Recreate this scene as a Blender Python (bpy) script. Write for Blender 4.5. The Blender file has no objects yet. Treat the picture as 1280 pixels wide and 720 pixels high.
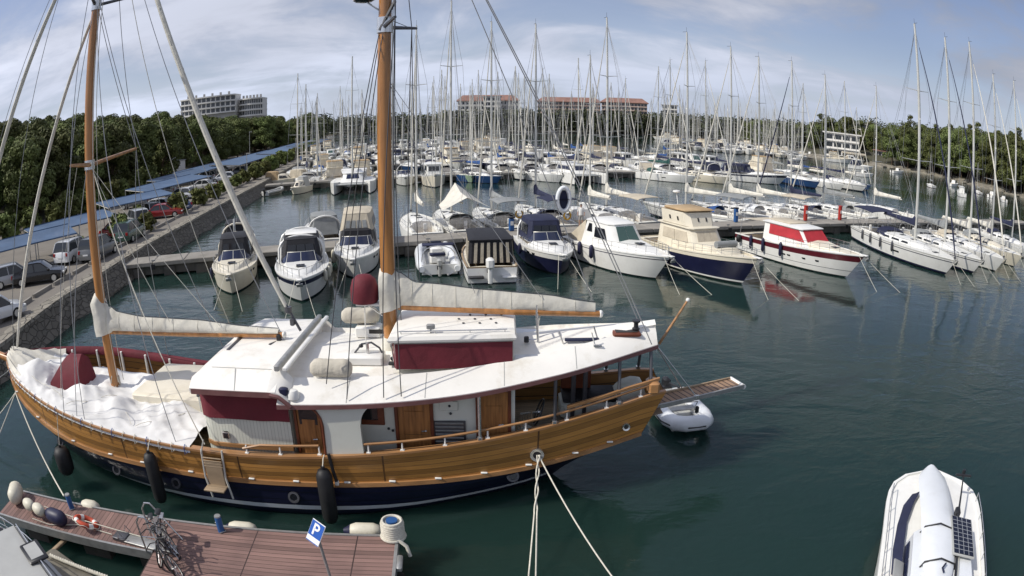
import bpy, bmesh, math, random
from mathutils import Vector, Matrix, noise as mnoise
R = math.radians
rnd = random.Random(7)
scene = bpy.context.scene
COL = scene.collection

# ------------------------------------------------------------------ camera
# the photograph comes from a wide-angle marina web-cam: r = F (a + K a^3), horizon above the middle
F_PX, K_PX, PITCH, CAM_H = 850.0, -0.12, R(14.5), 9.5
PXMM = 36.0 / 1280.0

def _theta(r):
    th = r / F_PX
    for _ in range(40):
        th -= (F_PX * (th + K_PX * th ** 3) - r) / (F_PX * (1 + 3 * K_PX * th * th))
    return th

def ray(u, v):
    x, y = u - 640.0, 360.0 - v
    r = math.hypot(x, y) or 1e-9
    th = _theta(r)
    X, Y, Z = math.sin(th) * x / r, math.sin(th) * y / r, math.cos(th)
    c, s = math.cos(PITCH), math.sin(PITCH)
    return Vector((X, Z * c + Y * s, Y * c - Z * s))

def at(u, v, z=0.0):
    """the world point at height z seen in the photograph's pixel (u, v)"""
    d = ray(u, v)
    t = (CAM_H - z) / -d.z
    return Vector((d.x * t, d.y * t, z))

def solve(A, b):
    n = len(b)
    M = [row[:] + [b[i]] for i, row in enumerate(A)]
    for i in range(n):
        p = max(range(i, n), key=lambda k: abs(M[k][i])); M[i], M[p] = M[p], M[i]
        for k in range(n):
            if k != i:
                q = M[k][i] / M[i][i]
                M[k] = [a - q * c for a, c in zip(M[k], M[i])]
    return [M[i][n] / M[i][i] for i in range(n)]

def make_camera():
    rs = [i * 5.0 for i in range(1, 150)]
    S = 20.0                                     # scale radii so that the fit is well conditioned
    xs = [r * PXMM / S for r in rs]; ths = [_theta(r) for r in rs]
    A = [[sum(x ** (i + j) for x in xs) for j in range(1, 5)] for i in range(1, 5)]
    b = [sum(t * x ** i for x, t in zip(xs, ths)) for i in range(1, 5)]
    k = [c / S ** (i + 1) for i, c in enumerate(solve(A, b))]
    cd = bpy.data.cameras.new('camera'); cam = bpy.data.objects.new('camera', cd); COL.objects.link(cam)
    cd.type = 'PANO'; cd.sensor_width = 36.0; cd.sensor_height = 20.25; cd.sensor_fit = 'HORIZONTAL'
    c = cd if hasattr(cd, 'fisheye_polynomial_k1') else cd.cycles
    c.panorama_type = 'FISHEYE_LENS_POLYNOMIAL'
    c.fisheye_fov = R(180)
    c.fisheye_polynomial_k0 = 0.0
    for i in range(4): setattr(c, 'fisheye_polynomial_k%d' % (i + 1), -k[i])
    cam.location = (0, 0, CAM_H); cam.rotation_euler = (math.pi / 2 - PITCH, 0, 0)
    cd.clip_start = 0.1; cd.clip_end = 20000
    scene.camera = cam
make_camera()

# ------------------------------------------------------------------ materials
MATS = {}
def nd(nt, typ, **kw):
    n = nt.nodes.new(typ)
    for k, v in kw.items(): setattr(n, k, v)
    return n

def mat(name, col, rough=0.5, metal=0.0, var=0.12, scale=2.0, bump=0.0, bscale=20.0, spec=0.5, per_object=0.0, hue=0.0, stretch=(1, 1, 1), stain=None, coat=0.0):
    m = bpy.data.materials.new(name); m.use_nodes = True; nt = m.node_tree; L = nt.links
    b = nt.nodes['Principled BSDF']
    tc = nd(nt, 'ShaderNodeTexCoord'); mp = nd(nt, 'ShaderNodeMapping'); mp.inputs['Scale'].default_value = stretch
    L.new(tc.outputs['Object'], mp.inputs[0])
    nz = nd(nt, 'ShaderNodeTexNoise'); nz.inputs['Scale'].default_value = scale; nz.inputs['Detail'].default_value = 6
    L.new(mp.outputs[0], nz.inputs['Vector'])
    rp = nd(nt, 'ShaderNodeMapRange'); rp.inputs[1].default_value = 0.3; rp.inputs[2].default_value = 0.7
    rp.inputs[3].default_value = 1 - var; rp.inputs[4].default_value = 1 + var
    L.new(nz.outputs[0], rp.inputs[0])
    fac = rp.outputs[0]
    if per_object:
        oi = nd(nt, 'ShaderNodeObjectInfo'); pr = nd(nt, 'ShaderNodeMapRange')
        pr.inputs[3].default_value = 1 - per_object; pr.inputs[4].default_value = 1 + per_object
        L.new(oi.outputs['Random'], pr.inputs[0])
        mu = nd(nt, 'ShaderNodeMath', operation='MULTIPLY'); L.new(fac, mu.inputs[0]); L.new(pr.outputs[0], mu.inputs[1]); fac = mu.outputs[0]
    hv = nd(nt, 'ShaderNodeHueSaturation'); hv.inputs['Color'].default_value = (*col, 1)
    L.new(fac, hv.inputs['Value'])
    if hue:
        oi2 = nd(nt, 'ShaderNodeObjectInfo'); hr = nd(nt, 'ShaderNodeMapRange'); hr.inputs[3].default_value = 0.5 - hue; hr.inputs[4].default_value = 0.5 + hue
        L.new(oi2.outputs['Random'], hr.inputs[0]); L.new(hr.outputs[0], hv.inputs['Hue'])
    out = hv.outputs[0]
    if stain:
        n2 = nd(nt, 'ShaderNodeTexNoise'); n2.inputs['Scale'].default_value = stain[1]; n2.inputs['Detail'].default_value = 8; n2.inputs['Roughness'].default_value = 0.7
        L.new(mp.outputs[0], n2.inputs['Vector'])
        r2 = nd(nt, 'ShaderNodeMapRange'); r2.inputs[1].default_value = 0.52; r2.inputs[2].default_value = 0.75; r2.inputs[4].default_value = stain[2]
        L.new(n2.outputs[0], r2.inputs[0])
        mx = nd(nt, 'ShaderNodeMixRGB'); mx.inputs[2].default_value = (*stain[0], 1)
        L.new(r2.outputs[0], mx.inputs[0]); L.new(out, mx.inputs[1]); out = mx.outputs[0]
    L.new(out, b.inputs['Base Color'])
    b.inputs['Roughness'].default_value = rough; b.inputs['Metallic'].default_value = metal
    b.inputs['Specular IOR Level'].default_value = spec
    if coat: b.inputs['Coat Weight'].default_value = coat; b.inputs['Coat Roughness'].default_value = 0.15
    if bump:
        n3 = nd(nt, 'ShaderNodeTexNoise'); n3.inputs['Scale'].default_value = bscale; n3.inputs['Detail'].default_value = 5
        L.new(mp.outputs[0], n3.inputs['Vector'])
        bp = nd(nt, 'ShaderNodeBump'); bp.inputs['Strength'].default_value = bump; bp.inputs['Distance'].default_value = 0.05
        L.new(n3.outputs[0], bp.inputs['Height']); L.new(bp.outputs[0], b.inputs['Normal'])
    MATS[name] = m
    return m

def plank_mat(name, col, seam, count_scale, rough=0.35, var=0.25, axis='V', width=0.07, dirt=0.25, coat=0.0, ends=0.0):
    """boards drawn from the UV map: V counts boards, U runs along them in metres"""
    m = bpy.data.materials.new(name); m.use_nodes = True; nt = m.node_tree; L = nt.links; b = nt.nodes['Principled BSDF']
    uv = nd(nt, 'ShaderNodeUVMap'); sp = nd(nt, 'ShaderNodeSeparateXYZ'); L.new(uv.outputs[0], sp.inputs[0])
    V, U = (sp.outputs[1], sp.outputs[0]) if axis == 'V' else (sp.outputs[0], sp.outputs[1])
    mu = nd(nt, 'ShaderNodeMath', operation='MULTIPLY'); L.new(V, mu.inputs[0]); mu.inputs[1].default_value = count_scale
    fr = nd(nt, 'ShaderNodeMath', operation='FRACT'); L.new(mu.outputs[0], fr.inputs[0])
    fl = nd(nt, 'ShaderNodeMath', operation='FLOOR'); L.new(mu.outputs[0], fl.inputs[0])
    lt = nd(nt, 'ShaderNodeMath', operation='LESS_THAN'); L.new(fr.outputs[0], lt.inputs[0]); lt.inputs[1].default_value = width
    wn = nd(nt, 'ShaderNodeTexWhiteNoise', noise_dimensions='1D'); L.new(fl.outputs[0], wn.inputs['W'])
    # grain stretched along the board
    cb = nd(nt, 'ShaderNodeCombineXYZ'); us = nd(nt, 'ShaderNodeMath', operation='MULTIPLY'); us.inputs[1].default_value = 0.9
    L.new(U, us.inputs[0]); L.new(us.outputs[0], cb.inputs[0])
    vs = nd(nt, 'ShaderNodeMath', operation='MULTIPLY'); vs.inputs[1].default_value = 5.0; L.new(mu.outputs[0], vs.inputs[0]); L.new(vs.outputs[0], cb.inputs[1]); L.new(wn.outputs[0], cb.inputs[2])
    nz = nd(nt, 'ShaderNodeTexNoise'); nz.inputs['Scale'].default_value = 1.3; nz.inputs['Detail'].default_value = 7; nz.inputs['Roughness'].default_value = 0.65; L.new(cb.outputs[0], nz.inputs['Vector'])
    ad = nd(nt, 'ShaderNodeMath', operation='ADD'); L.new(nz.outputs[0], ad.inputs[0])
    w2 = nd(nt, 'ShaderNodeMath', operation='MULTIPLY'); w2.inputs[1].default_value = 0.45; L.new(wn.outputs[0], w2.inputs[0]); L.new(w2.outputs[0], ad.inputs[1])
    rp = nd(nt, 'ShaderNodeMapRange'); rp.inputs[1].default_value = 0.35; rp.inputs[2].default_value = 1.1; rp.inputs[3].default_value = 1 - var; rp.inputs[4].default_value = 1 + var
    L.new(ad.outputs[0], rp.inputs[0])
    hv = nd(nt, 'ShaderNodeHueSaturation'); hv.inputs['Color'].default_value = (*col, 1); L.new(rp.outputs[0], hv.inputs['Value'])
    mx = nd(nt, 'ShaderNodeMixRGB'); mx.inputs[2].default_value = (*seam, 1); L.new(lt.outputs[0], mx.inputs[0]); L.new(hv.outputs[0], mx.inputs[1])
    out = mx.outputs[0]
    if ends:
        eu = nd(nt, 'ShaderNodeMath', operation='MULTIPLY'); eu.inputs[1].default_value = 1.0 / ends; L.new(U, eu.inputs[0])
        ef = nd(nt, 'ShaderNodeMath', operation='FRACT'); L.new(eu.outputs[0], ef.inputs[0])
        el = nd(nt, 'ShaderNodeMath', operation='LESS_THAN'); el.inputs[1].default_value = 0.012; L.new(ef.outputs[0], el.inputs[0])
        m3 = nd(nt, 'ShaderNodeMixRGB'); m3.inputs[2].default_value = (*seam, 1); L.new(el.outputs[0], m3.inputs[0]); L.new(out, m3.inputs[1]); out = m3.outputs[0]
    tc = nd(nt, 'ShaderNodeTexCoord'); n2 = nd(nt, 'ShaderNodeTexNoise'); n2.inputs['Scale'].default_value = 0.9; n2.inputs['Detail'].default_value = 8; L.new(tc.outputs['Object'], n2.inputs['Vector'])
    r2 = nd(nt, 'ShaderNodeMapRange'); r2.inputs[1].default_value = 0.45; r2.inputs[2].default_value = 0.8; r2.inputs[4].default_value = dirt; L.new(n2.outputs[0], r2.inputs[0])
    m2 = nd(nt, 'ShaderNodeMixRGB'); m2.inputs[2].default_value = (col[0] * .35, col[1] * .35, col[2] * .4, 1); L.new(r2.outputs[0], m2.inputs[0]); L.new(out, m2.inputs[1])
    L.new(m2.outputs[0], b.inputs['Base Color']); b.inputs['Roughness'].default_value = rough
    if coat: b.inputs['Coat Weight'].default_value = coat
    bp = nd(nt, 'ShaderNodeBump'); bp.inputs['Strength'].default_value = 0.35; bp.inputs['Distance'].default_value = 0.02
    inv = nd(nt, 'ShaderNodeMath', operation='SUBTRACT'); inv.inputs[0].default_value = 1.0; L.new(lt.outputs[0], inv.inputs[1])
    L.new(inv.outputs[0], bp.inputs['Height']); L.new(bp.outputs[0], b.inputs['Normal'])
    MATS[name] = m

def glass_mat(name, col, rough=0.05):
    m = bpy.data.materials.new(name); m.use_nodes = True; b = m.node_tree.nodes['Principled BSDF']
    b.inputs['Base Color'].default_value = (*col, 1); b.inputs['Roughness'].default_value = rough; b.inputs['Specular IOR Level'].default_value = 0.7
    nt = m.node_tree; n = nd(nt, 'ShaderNodeTexNoise'); n.inputs['Scale'].default_value = 1.5
    bp = nd(nt, 'ShaderNodeBump'); bp.inputs['Strength'].default_value = 0.05; nt.links.new(n.outputs[0], bp.inputs['Height']); nt.links.new(bp.outputs[0], b.inputs['Normal'])
    MATS[name] = m

mat('gelcoat', (.80, .79, .75), .28, var=.05, scale=1.2, stain=((.55, .52, .44), 1.5, .35))
mat('gelcoat_cool', (.74, .76, .78), .25, var=.05, scale=1.0, stain=((.5, .5, .47), 1.3, .3))
mat('gelcoat_cream', (.74, .68, .55), .35, var=.06, scale=1.0, stain=((.48, .42, .3), 1.4, .4))
mat('gelcoat_grey', (.38, .38, .36), .4, var=.06)
mat('deck_white', (.72, .71, .66), .6, var=.08, scale=1.5, stain=((.45, .42, .36), 2.2, .45))
mat('roof_white', (.82, .795, .74), .5, var=.07, scale=.8, stain=((.50, .44, .33), 1.3, .55), bump=.10, bscale=5)
mat('wall_cream', (.62, .63, .56), .5, var=.05, scale=1.0, stain=((.45, .43, .35), 1.2, .35))
mat('navy', (.012, .014, .045), .3, var=.2, scale=1.0, stain=((.05, .05, .06), 2.0, .4))
mat('navy_cloth', (.014, .018, .050), .8, var=.2, scale=2, bump=.3, bscale=7)
mat('blue_cloth', (.02, .07, .22), .8, var=.2, scale=2, bump=.3, bscale=7)
mat('green_cloth', (.015, .07, .06), .8, var=.2, scale=2, bump=.3, bscale=7)
mat('black_cloth', (.012, .012, .016), .7, var=.2, scale=2, bump=.3, bscale=7)
mat('grey_cloth', (.24, .25, .25), .8, var=.15, scale=2, bump=.3, bscale=7)
mat('beige_cloth', (.50, .44, .34), .85, var=.12, scale=2, bump=.4, bscale=6)
mat('tan_cloth', (.42, .30, .17), .85, var=.12, scale=2, bump=.4, bscale=6)
mat('sail_cloth', (.66, .63, .55), .85, var=.1, scale=2.2, bump=.5, bscale=4, stain=((.40, .36, .28), 1.2, .5))
mat('tarp_white', (.74, .73, .71), .75, var=.06, scale=1.6, bump=.25, bscale=3, stain=((.5, .48, .44), 1.0, .4))
mat('bag_cloth', (.52, .48, .40), .85, var=.1, scale=3, bump=.6, bscale=8)
mat('maroon_cloth', (.135, .012, .022), .75, var=.18, scale=1.6, bump=.3, bscale=5)
mat('red_cloth', (.42, .025, .035), .7, var=.15, scale=2, bump=.3, bscale=6)
mat('maroon_paint', (.10, .012, .02), .3, var=.12)
mat('red_paint', (.40, .03, .02), .4, var=.15)
mat('green_hull', (.33, .45, .30), .3, var=.08)
mat('blue_hull', (.02, .06, .16), .3, var=.12)
mat('antifoul', (.03, .035, .05), .8, var=.3)
mat('antifoul_red', (.11, .03, .025), .8, var=.3)
mat('alloy', (.62, .61, .56), .42, .35, var=.08, scale=2)
mat('alloy_dark', (.10, .10, .11), .4, .5, var=.1)
mat('steel', (.62, .62, .62), .25, .9, var=.05)
mat('galv', (.36, .36, .35), .5, .6, var=.15, scale=6)
mat('black_rubber', (.012, .012, .013), .6, var=.3, scale=5)
mat('black_plastic', (.015, .015, .017), .4, var=.2)
mat('inside_shade', (.03, .028, .026), .7, var=.2)  # near-black colour standing in for the shade inside openings
mat('fender_white', (.66, .62, .50), .5, var=.12, scale=5, stain=((.32, .28, .2), 5, .6))
mat('fender_navy', (.015, .016, .05), .5, var=.2)
mat('varnish', (.40, .175, .048), .32, var=.35, scale=2.2, stretch=(3, 3, .35), coat=.5)
mat('varnish_rail', (.36, .185, .075), .35, var=.3, scale=2.0, stretch=(.4, 3, 3), coat=.3)
mat('mahogany', (.14, .038, .016), .4, var=.3, scale=3)
mat('door_wood', (.30, .13, .04), .4, var=.35, scale=3, stretch=(6, 6, .5))
mat('trim_wood', (.17, .075, .07), .45, var=.2, scale=3)
mat('teak', (.30, .22, .14), .7, var=.2, scale=3, stretch=(.5, 6, 1))
mat('rope_white', (.62, .59, .50), .9, var=.15, scale=20)
mat('rope_blue', (.03, .08, .25), .9, var=.2, scale=20)
mat('wire', (.34, .34, .34), .4, .5, var=.1)
mat('wire_dark', (.08, .08, .085), .5, .3, var=.1)
mat('concrete', (.27, .25, .22), .9, var=.18, scale=.7, bump=.4, bscale=12, stain=((.12, .11, .09), .5, .6))
mat('concrete_dark', (.11, .10, .085), .9, var=.3, scale=.9, bump=.5, bscale=10, stain=((.03, .035, .025), .8, .8))
mat('asphalt', (.19, .17, .145), .9, var=.15, scale=.25, bump=.2, bscale=30, stain=((.10, .09, .08), .35, .5))
mat('rock', (.21, .19, .15), .9, var=.35, scale=.6, bump=.8, bscale=3, stain=((.12, .10, .07), .5, .7))
mat('soil', (.060, .056, .032), .95, var=.35, scale=.1, bump=.5, bscale=2, stain=((.05, .06, .02), .12, .8))
mat('canopy_blue', (.062, .108, .190), .7, var=.15, scale=.6, stain=((.16, .20, .28), .5, .5), per_object=.15)
mat('stucco', (.72, .70, .66), .8, var=.08, scale=.2)
mat('stucco_pink', (.50, .40, .34), .8, var=.1, scale=.2)
mat('stucco_grey', (.42, .41, .39), .8, var=.1, scale=.2)
mat('roof_tile', (.25, .135, .105), .85, var=.2, scale=.3, bump=.4, bscale=3)
mat('roof_grey', (.28, .28, .28), .8, var=.15, scale=.3)
glass_mat('glass_dark', (.012, .014, .018)); glass_mat('glass_blue', (.015, .02, .05)); glass_mat('glass_green', (.05, .10, .09))
glass_mat('window_glass', (.03, .035, .04), .1)
mat('bark', (.10, .07, .045), .95, var=.3, scale=3, bump=.6, bscale=8)
mat('leaf_oak', (.100, .118, .036), .7, var=.5, scale=.55, per_object=.32, hue=.018, spec=.25)
mat('leaf_pine', (.092, .102, .034), .7, var=.5, scale=.55, per_object=.3, hue=.018, spec=.25)
mat('leaf_shrub', (.11, .125, .035), .7, var=.5, scale=1.2, per_object=.3, hue=.03, spec=.25)
mat('leaf_far', (.060, .070, .034), .8, var=.5, scale=.12, spec=.2)
mat('flower_red', (.25, .05, .04), .8, var=.3)
mat('skin', (.45, .27, .19), .55, var=.08, scale=8)
mat('hair', (.05, .035, .025), .8, var=.2)
mat('shirt_white', (.72, .71, .68), .85, var=.08, scale=4)
mat('shorts_grey', (.30, .29, .27), .85, var=.1, scale=4)
mat('sign_blue', (.012, .09, .40), .4, var=.06)
mat('sign_white', (.8, .8, .8), .4, var=.04)
mat('lifebuoy_red', (.50, .07, .03), .6, var=.2, scale=6)
mat('yellow', (.55, .30, .02), .6, var=.15)
mat('blue_plastic', (.02, .09, .26), .5, var=.15)
mat('solar', (.006, .008, .02), .15, var=.2)
mat('solar_line', (.35, .36, .38), .4, var=.1)
for _n, _c in dict(car_white=(.72, .73, .74), car_silver=(.38, .39, .40), car_black=(.012, .012, .014), car_red=(.30, .02, .02), car_blue=(.03, .06, .16), car_grey=(.13, .135, .14), car_green=(.04, .08, .06)).items():
    mat(_n, _c, .25, .1, var=.05, scale=1, coat=.6)
def stone_mat(name, col, joint, sc):
    m = bpy.data.materials.new(name); m.use_nodes = True; nt = m.node_tree; L = nt.links; b = nt.nodes['Principled BSDF']; tc = nd(nt, 'ShaderNodeTexCoord')
    mp = nd(nt, 'ShaderNodeMapping'); mp.inputs['Scale'].default_value = (sc, sc * .7, sc * 1.3); L.new(tc.outputs['Object'], mp.inputs[0])
    v = nd(nt, 'ShaderNodeTexVoronoi'); v.feature = 'DISTANCE_TO_EDGE'; v.inputs['Scale'].default_value = 1; L.new(mp.outputs[0], v.inputs['Vector'])
    v2 = nd(nt, 'ShaderNodeTexVoronoi'); v2.inputs['Scale'].default_value = 1; L.new(mp.outputs[0], v2.inputs['Vector'])
    bw = nd(nt, 'ShaderNodeRGBToBW'); L.new(v2.outputs['Color'], bw.inputs[0])
    r = nd(nt, 'ShaderNodeMapRange'); r.inputs[3].default_value = .72; r.inputs[4].default_value = 1.28; L.new(bw.outputs[0], r.inputs[0])
    h = nd(nt, 'ShaderNodeHueSaturation'); h.inputs['Color'].default_value = (*col, 1); L.new(r.outputs[0], h.inputs['Value'])
    e = nd(nt, 'ShaderNodeMapRange'); e.inputs[2].default_value = .09; L.new(v.outputs[0], e.inputs[0])
    x = nd(nt, 'ShaderNodeMixRGB'); x.inputs[1].default_value = (*joint, 1); L.new(e.outputs[0], x.inputs[0]); L.new(h.outputs[0], x.inputs[2]); L.new(x.outputs[0], b.inputs['Base Color']); b.inputs['Roughness'].default_value = .9
    bp = nd(nt, 'ShaderNodeBump'); bp.inputs['Distance'].default_value = .1; bp.inputs['Strength'].default_value = .8; L.new(e.outputs[0], bp.inputs['Height']); L.new(bp.outputs[0], b.inputs['Normal']); MATS[name] = m
stone_mat('quay_stone', (.14, .125, .10), (.085, .075, .06), 2.2); stone_mat('parapet_stone', (.27, .245, .20), (.16, .145, .12), 1.6)
mat('tyre', (.015, .015, .015), .9, var=.2)
mat('lamp_glass', (.7, .7, .68), .15, var=.05); mat('tail_lamp', (.30, .01, .01), .2, var=.05)
plank_mat('bulwark_planks', (.40, .190, .046), (.10, .045, .015), 7, rough=.42, var=.50, width=.07, dirt=.45, coat=.25, ends=3.7)
plank_mat('navy_planks', (.010, .011, .034), (.004, .004, .012), 6, rough=.35, var=.35, width=.08, dirt=.5)
plank_mat('inner_planks', (.30, .15, .04), (.05, .03, .012), 4, rough=.5, var=.35, width=.1, dirt=.4)
plank_mat('deck_planks', (.22, .165, .105), (.05, .04, .03), 9, rough=.7, var=.25, width=.1, dirt=.4)
plank_mat('dock_planks', (.225, .135, .115), (.035, .02, .018), 7, rough=.75, var=.42, width=.10, dirt=.6, ends=2.4)
plank_mat('tongue_boards', (.60, .61, .53), (.40, .41, .35), 11, rough=.5, var=.06, axis='U', width=.14, dirt=.12)
plank_mat('gang_slats', (.30, .19, .12), (.05, .035, .03), 5, rough=.7, var=.3, axis='U', width=.22, dirt=.3)

# ------------------------------------------------------------------ mesh builder
class MB:
    def __init__(s): s.v = []; s.f = []; s.m = []; s.uv = {}
    def add(s, vs, fs, m, uvs=None):
        o = len(s.v); s.v += [tuple(p) for p in vs]
        for f in fs: s.f.append(tuple(i + o for i in f)); s.m.append(m)
        if uvs:
            for i, q in enumerate(uvs): s.uv[o + i] = q
        return s
    def merge(s, o):
        k = len(s.v); s.v += o.v; s.f += [tuple(i + k for i in f) for f in o.f]; s.m += o.m
        for i, q in o.uv.items(): s.uv[i + k] = q
        return s
    def xf(s, M):
        s.v = [tuple(M @ Vector(p)) for p in s.v]; return s
    def box(s, c, d, m, rz=0.0, rx=0.0, ry=0.0, taper=1.0):
        M = Matrix.Rotation(rz, 3, 'Z') @ Matrix.Rotation(ry, 3, 'Y') @ Matrix.Rotation(rx, 3, 'X')
        c = Vector(c); hx, hy, hz = d[0] / 2, d[1] / 2, d[2] / 2
        P = []
        for z in (-hz, hz):
            k = taper if z > 0 else 1
            P += [c + M @ Vector((x * k, y * k, z)) for x, y in ((-hx, -hy), (hx, -hy), (hx, hy), (-hx, hy))]
        return s.add(P, [(3, 2, 1, 0), (4, 5, 6, 7), (0, 1, 5, 4), (1, 2, 6, 5), (2, 3, 7, 6), (3, 0, 4, 7)], m)
    def cbox(s, c, d, m, rz=0.0, b=None, rx=0.0, ry=0.0):
        """box with chamfered edges"""
        M = Matrix.Rotation(rz, 3, 'Z') @ Matrix.Rotation(ry, 3, 'Y') @ Matrix.Rotation(rx, 3, 'X'); c = Vector(c)
        b = min(d) * .2 if b is None else b
        hx, hy, hz = d[0] / 2, d[1] / 2, d[2] / 2
        def ring(x, y, z, e): return [(-x + e, -y, z), (x - e, -y, z), (x, -y + e, z), (x, y - e, z), (x - e, y, z), (-x + e, y, z), (-x, y - e, z), (-x, -y + e, z)]
        R4 = [ring(hx - b, hy - b, -hz, b), ring(hx, hy, -hz + b, b), ring(hx, hy, hz - b, b), ring(hx - b, hy - b, hz, b)]
        return s.loft([[c + M @ Vector(p) for p in r] for r in R4], m, closed=True, cap=True)
    def loft(s, rings, m, closed=True, cap=False, uvs=None):
        n = len(rings[0]); vs = [p for r in rings for p in r]; fs = []
        for i in range(len(rings) - 1):
            for j in range(n if closed else n - 1):
                k = (j + 1) % n
                fs.append((i * n + j, i * n + k, (i + 1) * n + k, (i + 1) * n + j))
        if cap:
            fs.append(tuple(reversed(range(n)))); fs.append(tuple(range((len(rings) - 1) * n, len(rings) * n)))
        return s.add(vs, fs, m, uvs)
    def tube(s, pts, r, m, n=6, cap=True):
        pts = [Vector(p) for p in pts]; rs = r if isinstance(r, (list, tuple)) else [r] * len(pts)
        rings = []; up = None
        for i, p in enumerate(pts):
            t = (pts[min(i + 1, len(pts) - 1)] - pts[max(i - 1, 0)]).normalized()
            if up is None: up = t.orthogonal().normalized()
            up = (up - t * up.dot(t))
            up = up.normalized() if up.length > 1e-6 else t.orthogonal().normalized()
            w = t.cross(up)
            rings.append([p + (up * math.cos(a) + w * math.sin(a)) * rs[i] for a in [2 * math.pi * k / n for k in range(n)]])
        return s.loft(rings, m, True, cap)
    def lathe(s, prof, m, n=16, c=(0, 0, 0), M=None):
        c = Vector(c); rings = []
        for r, z in prof:
            q = [Vector((r * math.cos(2 * math.pi * k / n), r * math.sin(2 * math.pi * k / n), z)) for k in range(n)]
            rings.append([c + (M @ p if M else p) for p in q])
        return s.loft(rings, m, True, True)
    def ball(s, c, d, m, n=10, k=7, M=None):
        pr = [(max(1e-3, math.sin(math.pi * i / k)), -math.cos(math.pi * i / k)) for i in range(k + 1)]
        S = Matrix.Diagonal(Vector(d))
        return s.lathe(pr, m, n, c, (M @ S) if M else S)
    def sheet(s, g, m, uvf=None):
        """grid of points g[i][j]"""
        n = len(g[0]); vs = [p for r in g for p in r]
        fs = [(i * n + j, i * n + j + 1, (i + 1) * n + j + 1, (i + 1) * n + j) for i in range(len(g) - 1) for j in range(n - 1)]
        uv = [uvf(i, j) for i in range(len(g)) for j in range(n)] if uvf else None
        return s.add(vs, fs, m, uv)
    def slab(s, poly, z0, z1, m):
        n = len(poly); lo = [(x, y, z0) for x, y in poly]; hi = [(x, y, z1) for x, y in poly]
        return s.loft([lo, hi], m, True, True)
    def prism(s, poly3, off, m):
        off = Vector(off); a = [Vector(p) for p in poly3]
        return s.loft([a, [p + off for p in a]], m, True, True)
    def mesh(s, name, smooth=40):
        me = bpy.data.meshes.new(name); me.from_pydata(s.v, [], s.f)
        names = sorted(set(s.m)); ix = {n: i for i, n in enumerate(names)}
        for n in names: me.materials.append(MATS[n])
        me.polygons.foreach_set('material_index', [ix[n] for n in s.m])
        if s.uv:
            ul = me.uv_layers.new(name='UVMap')
            vi = [0] * len(me.loops); me.loops.foreach_get('vertex_index', vi)
            flat = []
            for i in vi: flat += s.uv.get(i, (0.5, 0.5))
            ul.data.foreach_set('uv', flat)
        me.validate()
        bm = bmesh.new(); bm.from_mesh(me); bmesh.ops.recalc_face_normals(bm, faces=bm.faces); bm.to_mesh(me); bm.free()
        if smooth:
            me.shade_smooth(); me.set_sharp_from_angle(angle=R(smooth))
        else: me.shade_flat()
        me.update()
        return me

SPLIT = set('window porthole vent curtain hull_window post piles cleat beam_post strake_plate rail_stanchion bulwark_frame pane_cover'.split())
def islands(mb):
    """the separate pieces of a mesh builder"""
    p = list(range(len(mb.v)))
    def find(i):
        while p[i] != i: p[i] = p[p[i]]; i = p[i]
        return i
    for f in mb.f:
        a = find(f[0])
        for i in f[1:]:
            b = find(i)
            if a != b: p[b] = a
    out = {}
    for f, m in zip(mb.f, mb.m):
        k = find(f[0])
        if k not in out: out[k] = (MB(), {})
        q, ix = out[k]
        for i in f:
            if i not in ix: ix[i] = len(q.v); q.v.append(mb.v[i])
        q.f.append(tuple(ix[i] for i in f)); q.m.append(m)
    return [q for q, _ in out.values()]
SIDES = set('console spreader pulpit coaming bimini_frame steering_wheel bathing_platform roof_fittings face pile_guide wire_side stand deck_fittings'.split())
def clusters(mb, eps=.03):
    q = islands(mb); bb = []
    for k in q: bb.append([f(p[a] for p in k.v) for a in range(3) for f in (min, max)])
    p = list(range(len(q)))
    def find(i):
        while p[i] != i: i = p[i]
        return i
    for i in range(len(q)):
        for j in range(i):
            if all(bb[i][2 * a] - eps < bb[j][2 * a + 1] and bb[j][2 * a] - eps < bb[i][2 * a + 1] for a in range(3)): p[find(i)] = find(j)
    out = {}
    for i, k in enumerate(q):
        r = find(i)
        if r in out: out[r].merge(k)
        else: out[r] = k
    return list(out.values())
def obj(name, mb, parent=None, smooth=40, label=None):
    if parent and name in SIDES and isinstance(mb, MB):
        parts = clusters(mb)
        if len(parts) > 1: return [obj0(name, q, parent, smooth) for q in parts][0]
    if parent and name in SPLIT and isinstance(mb, MB):
        parts = islands(mb)
        if 1 < len(parts) <= 100:
            os_ = [obj0(name, q, parent, smooth) for q in parts]; return os_[0]
    return obj0(name, mb, parent, smooth, label)
def obj0(name, mb, parent=None, smooth=40, label=None):
    me = mb if isinstance(mb, bpy.types.Mesh) else mb.mesh(name, smooth)
    o = bpy.data.objects.new(name, me); COL.objects.link(o)
    if parent: o.parent = parent
    if label: o['label'] = label
    return o
def tag(o, label=None, cat=None, group=None, kind=None):
    if label: o['label'] = label
    if cat: o['category'] = cat
    if group: o['group'] = group
    if kind: o['kind'] = kind
    return o
def thing(name, label, cat, loc=(0, 0, 0), rz=0.0, group=None):
    o = bpy.data.objects.new(name, None); COL.objects.link(o); o.location = loc; o.rotation_euler = (0, 0, rz)
    o.empty_display_size = .2
    return tag(o, label, cat, group)
def solid(name, mb, label, cat, loc=(0, 0, 0), rz=0.0, group=None, smooth=40):
    o = obj(name, mb, None, smooth); o.location = loc; o.rotation_euler = (0, 0, rz)
    return tag(o, label, cat, group)
KIDS = {}
def copy_tree(o, parent=None):
    c = o.copy(); COL.objects.link(c)
    if parent: c.parent = parent
    for ch in list(o.children): copy_tree(ch, c)
    return c
def lerp(a, b, t): return a + (b - a) * t
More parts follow.
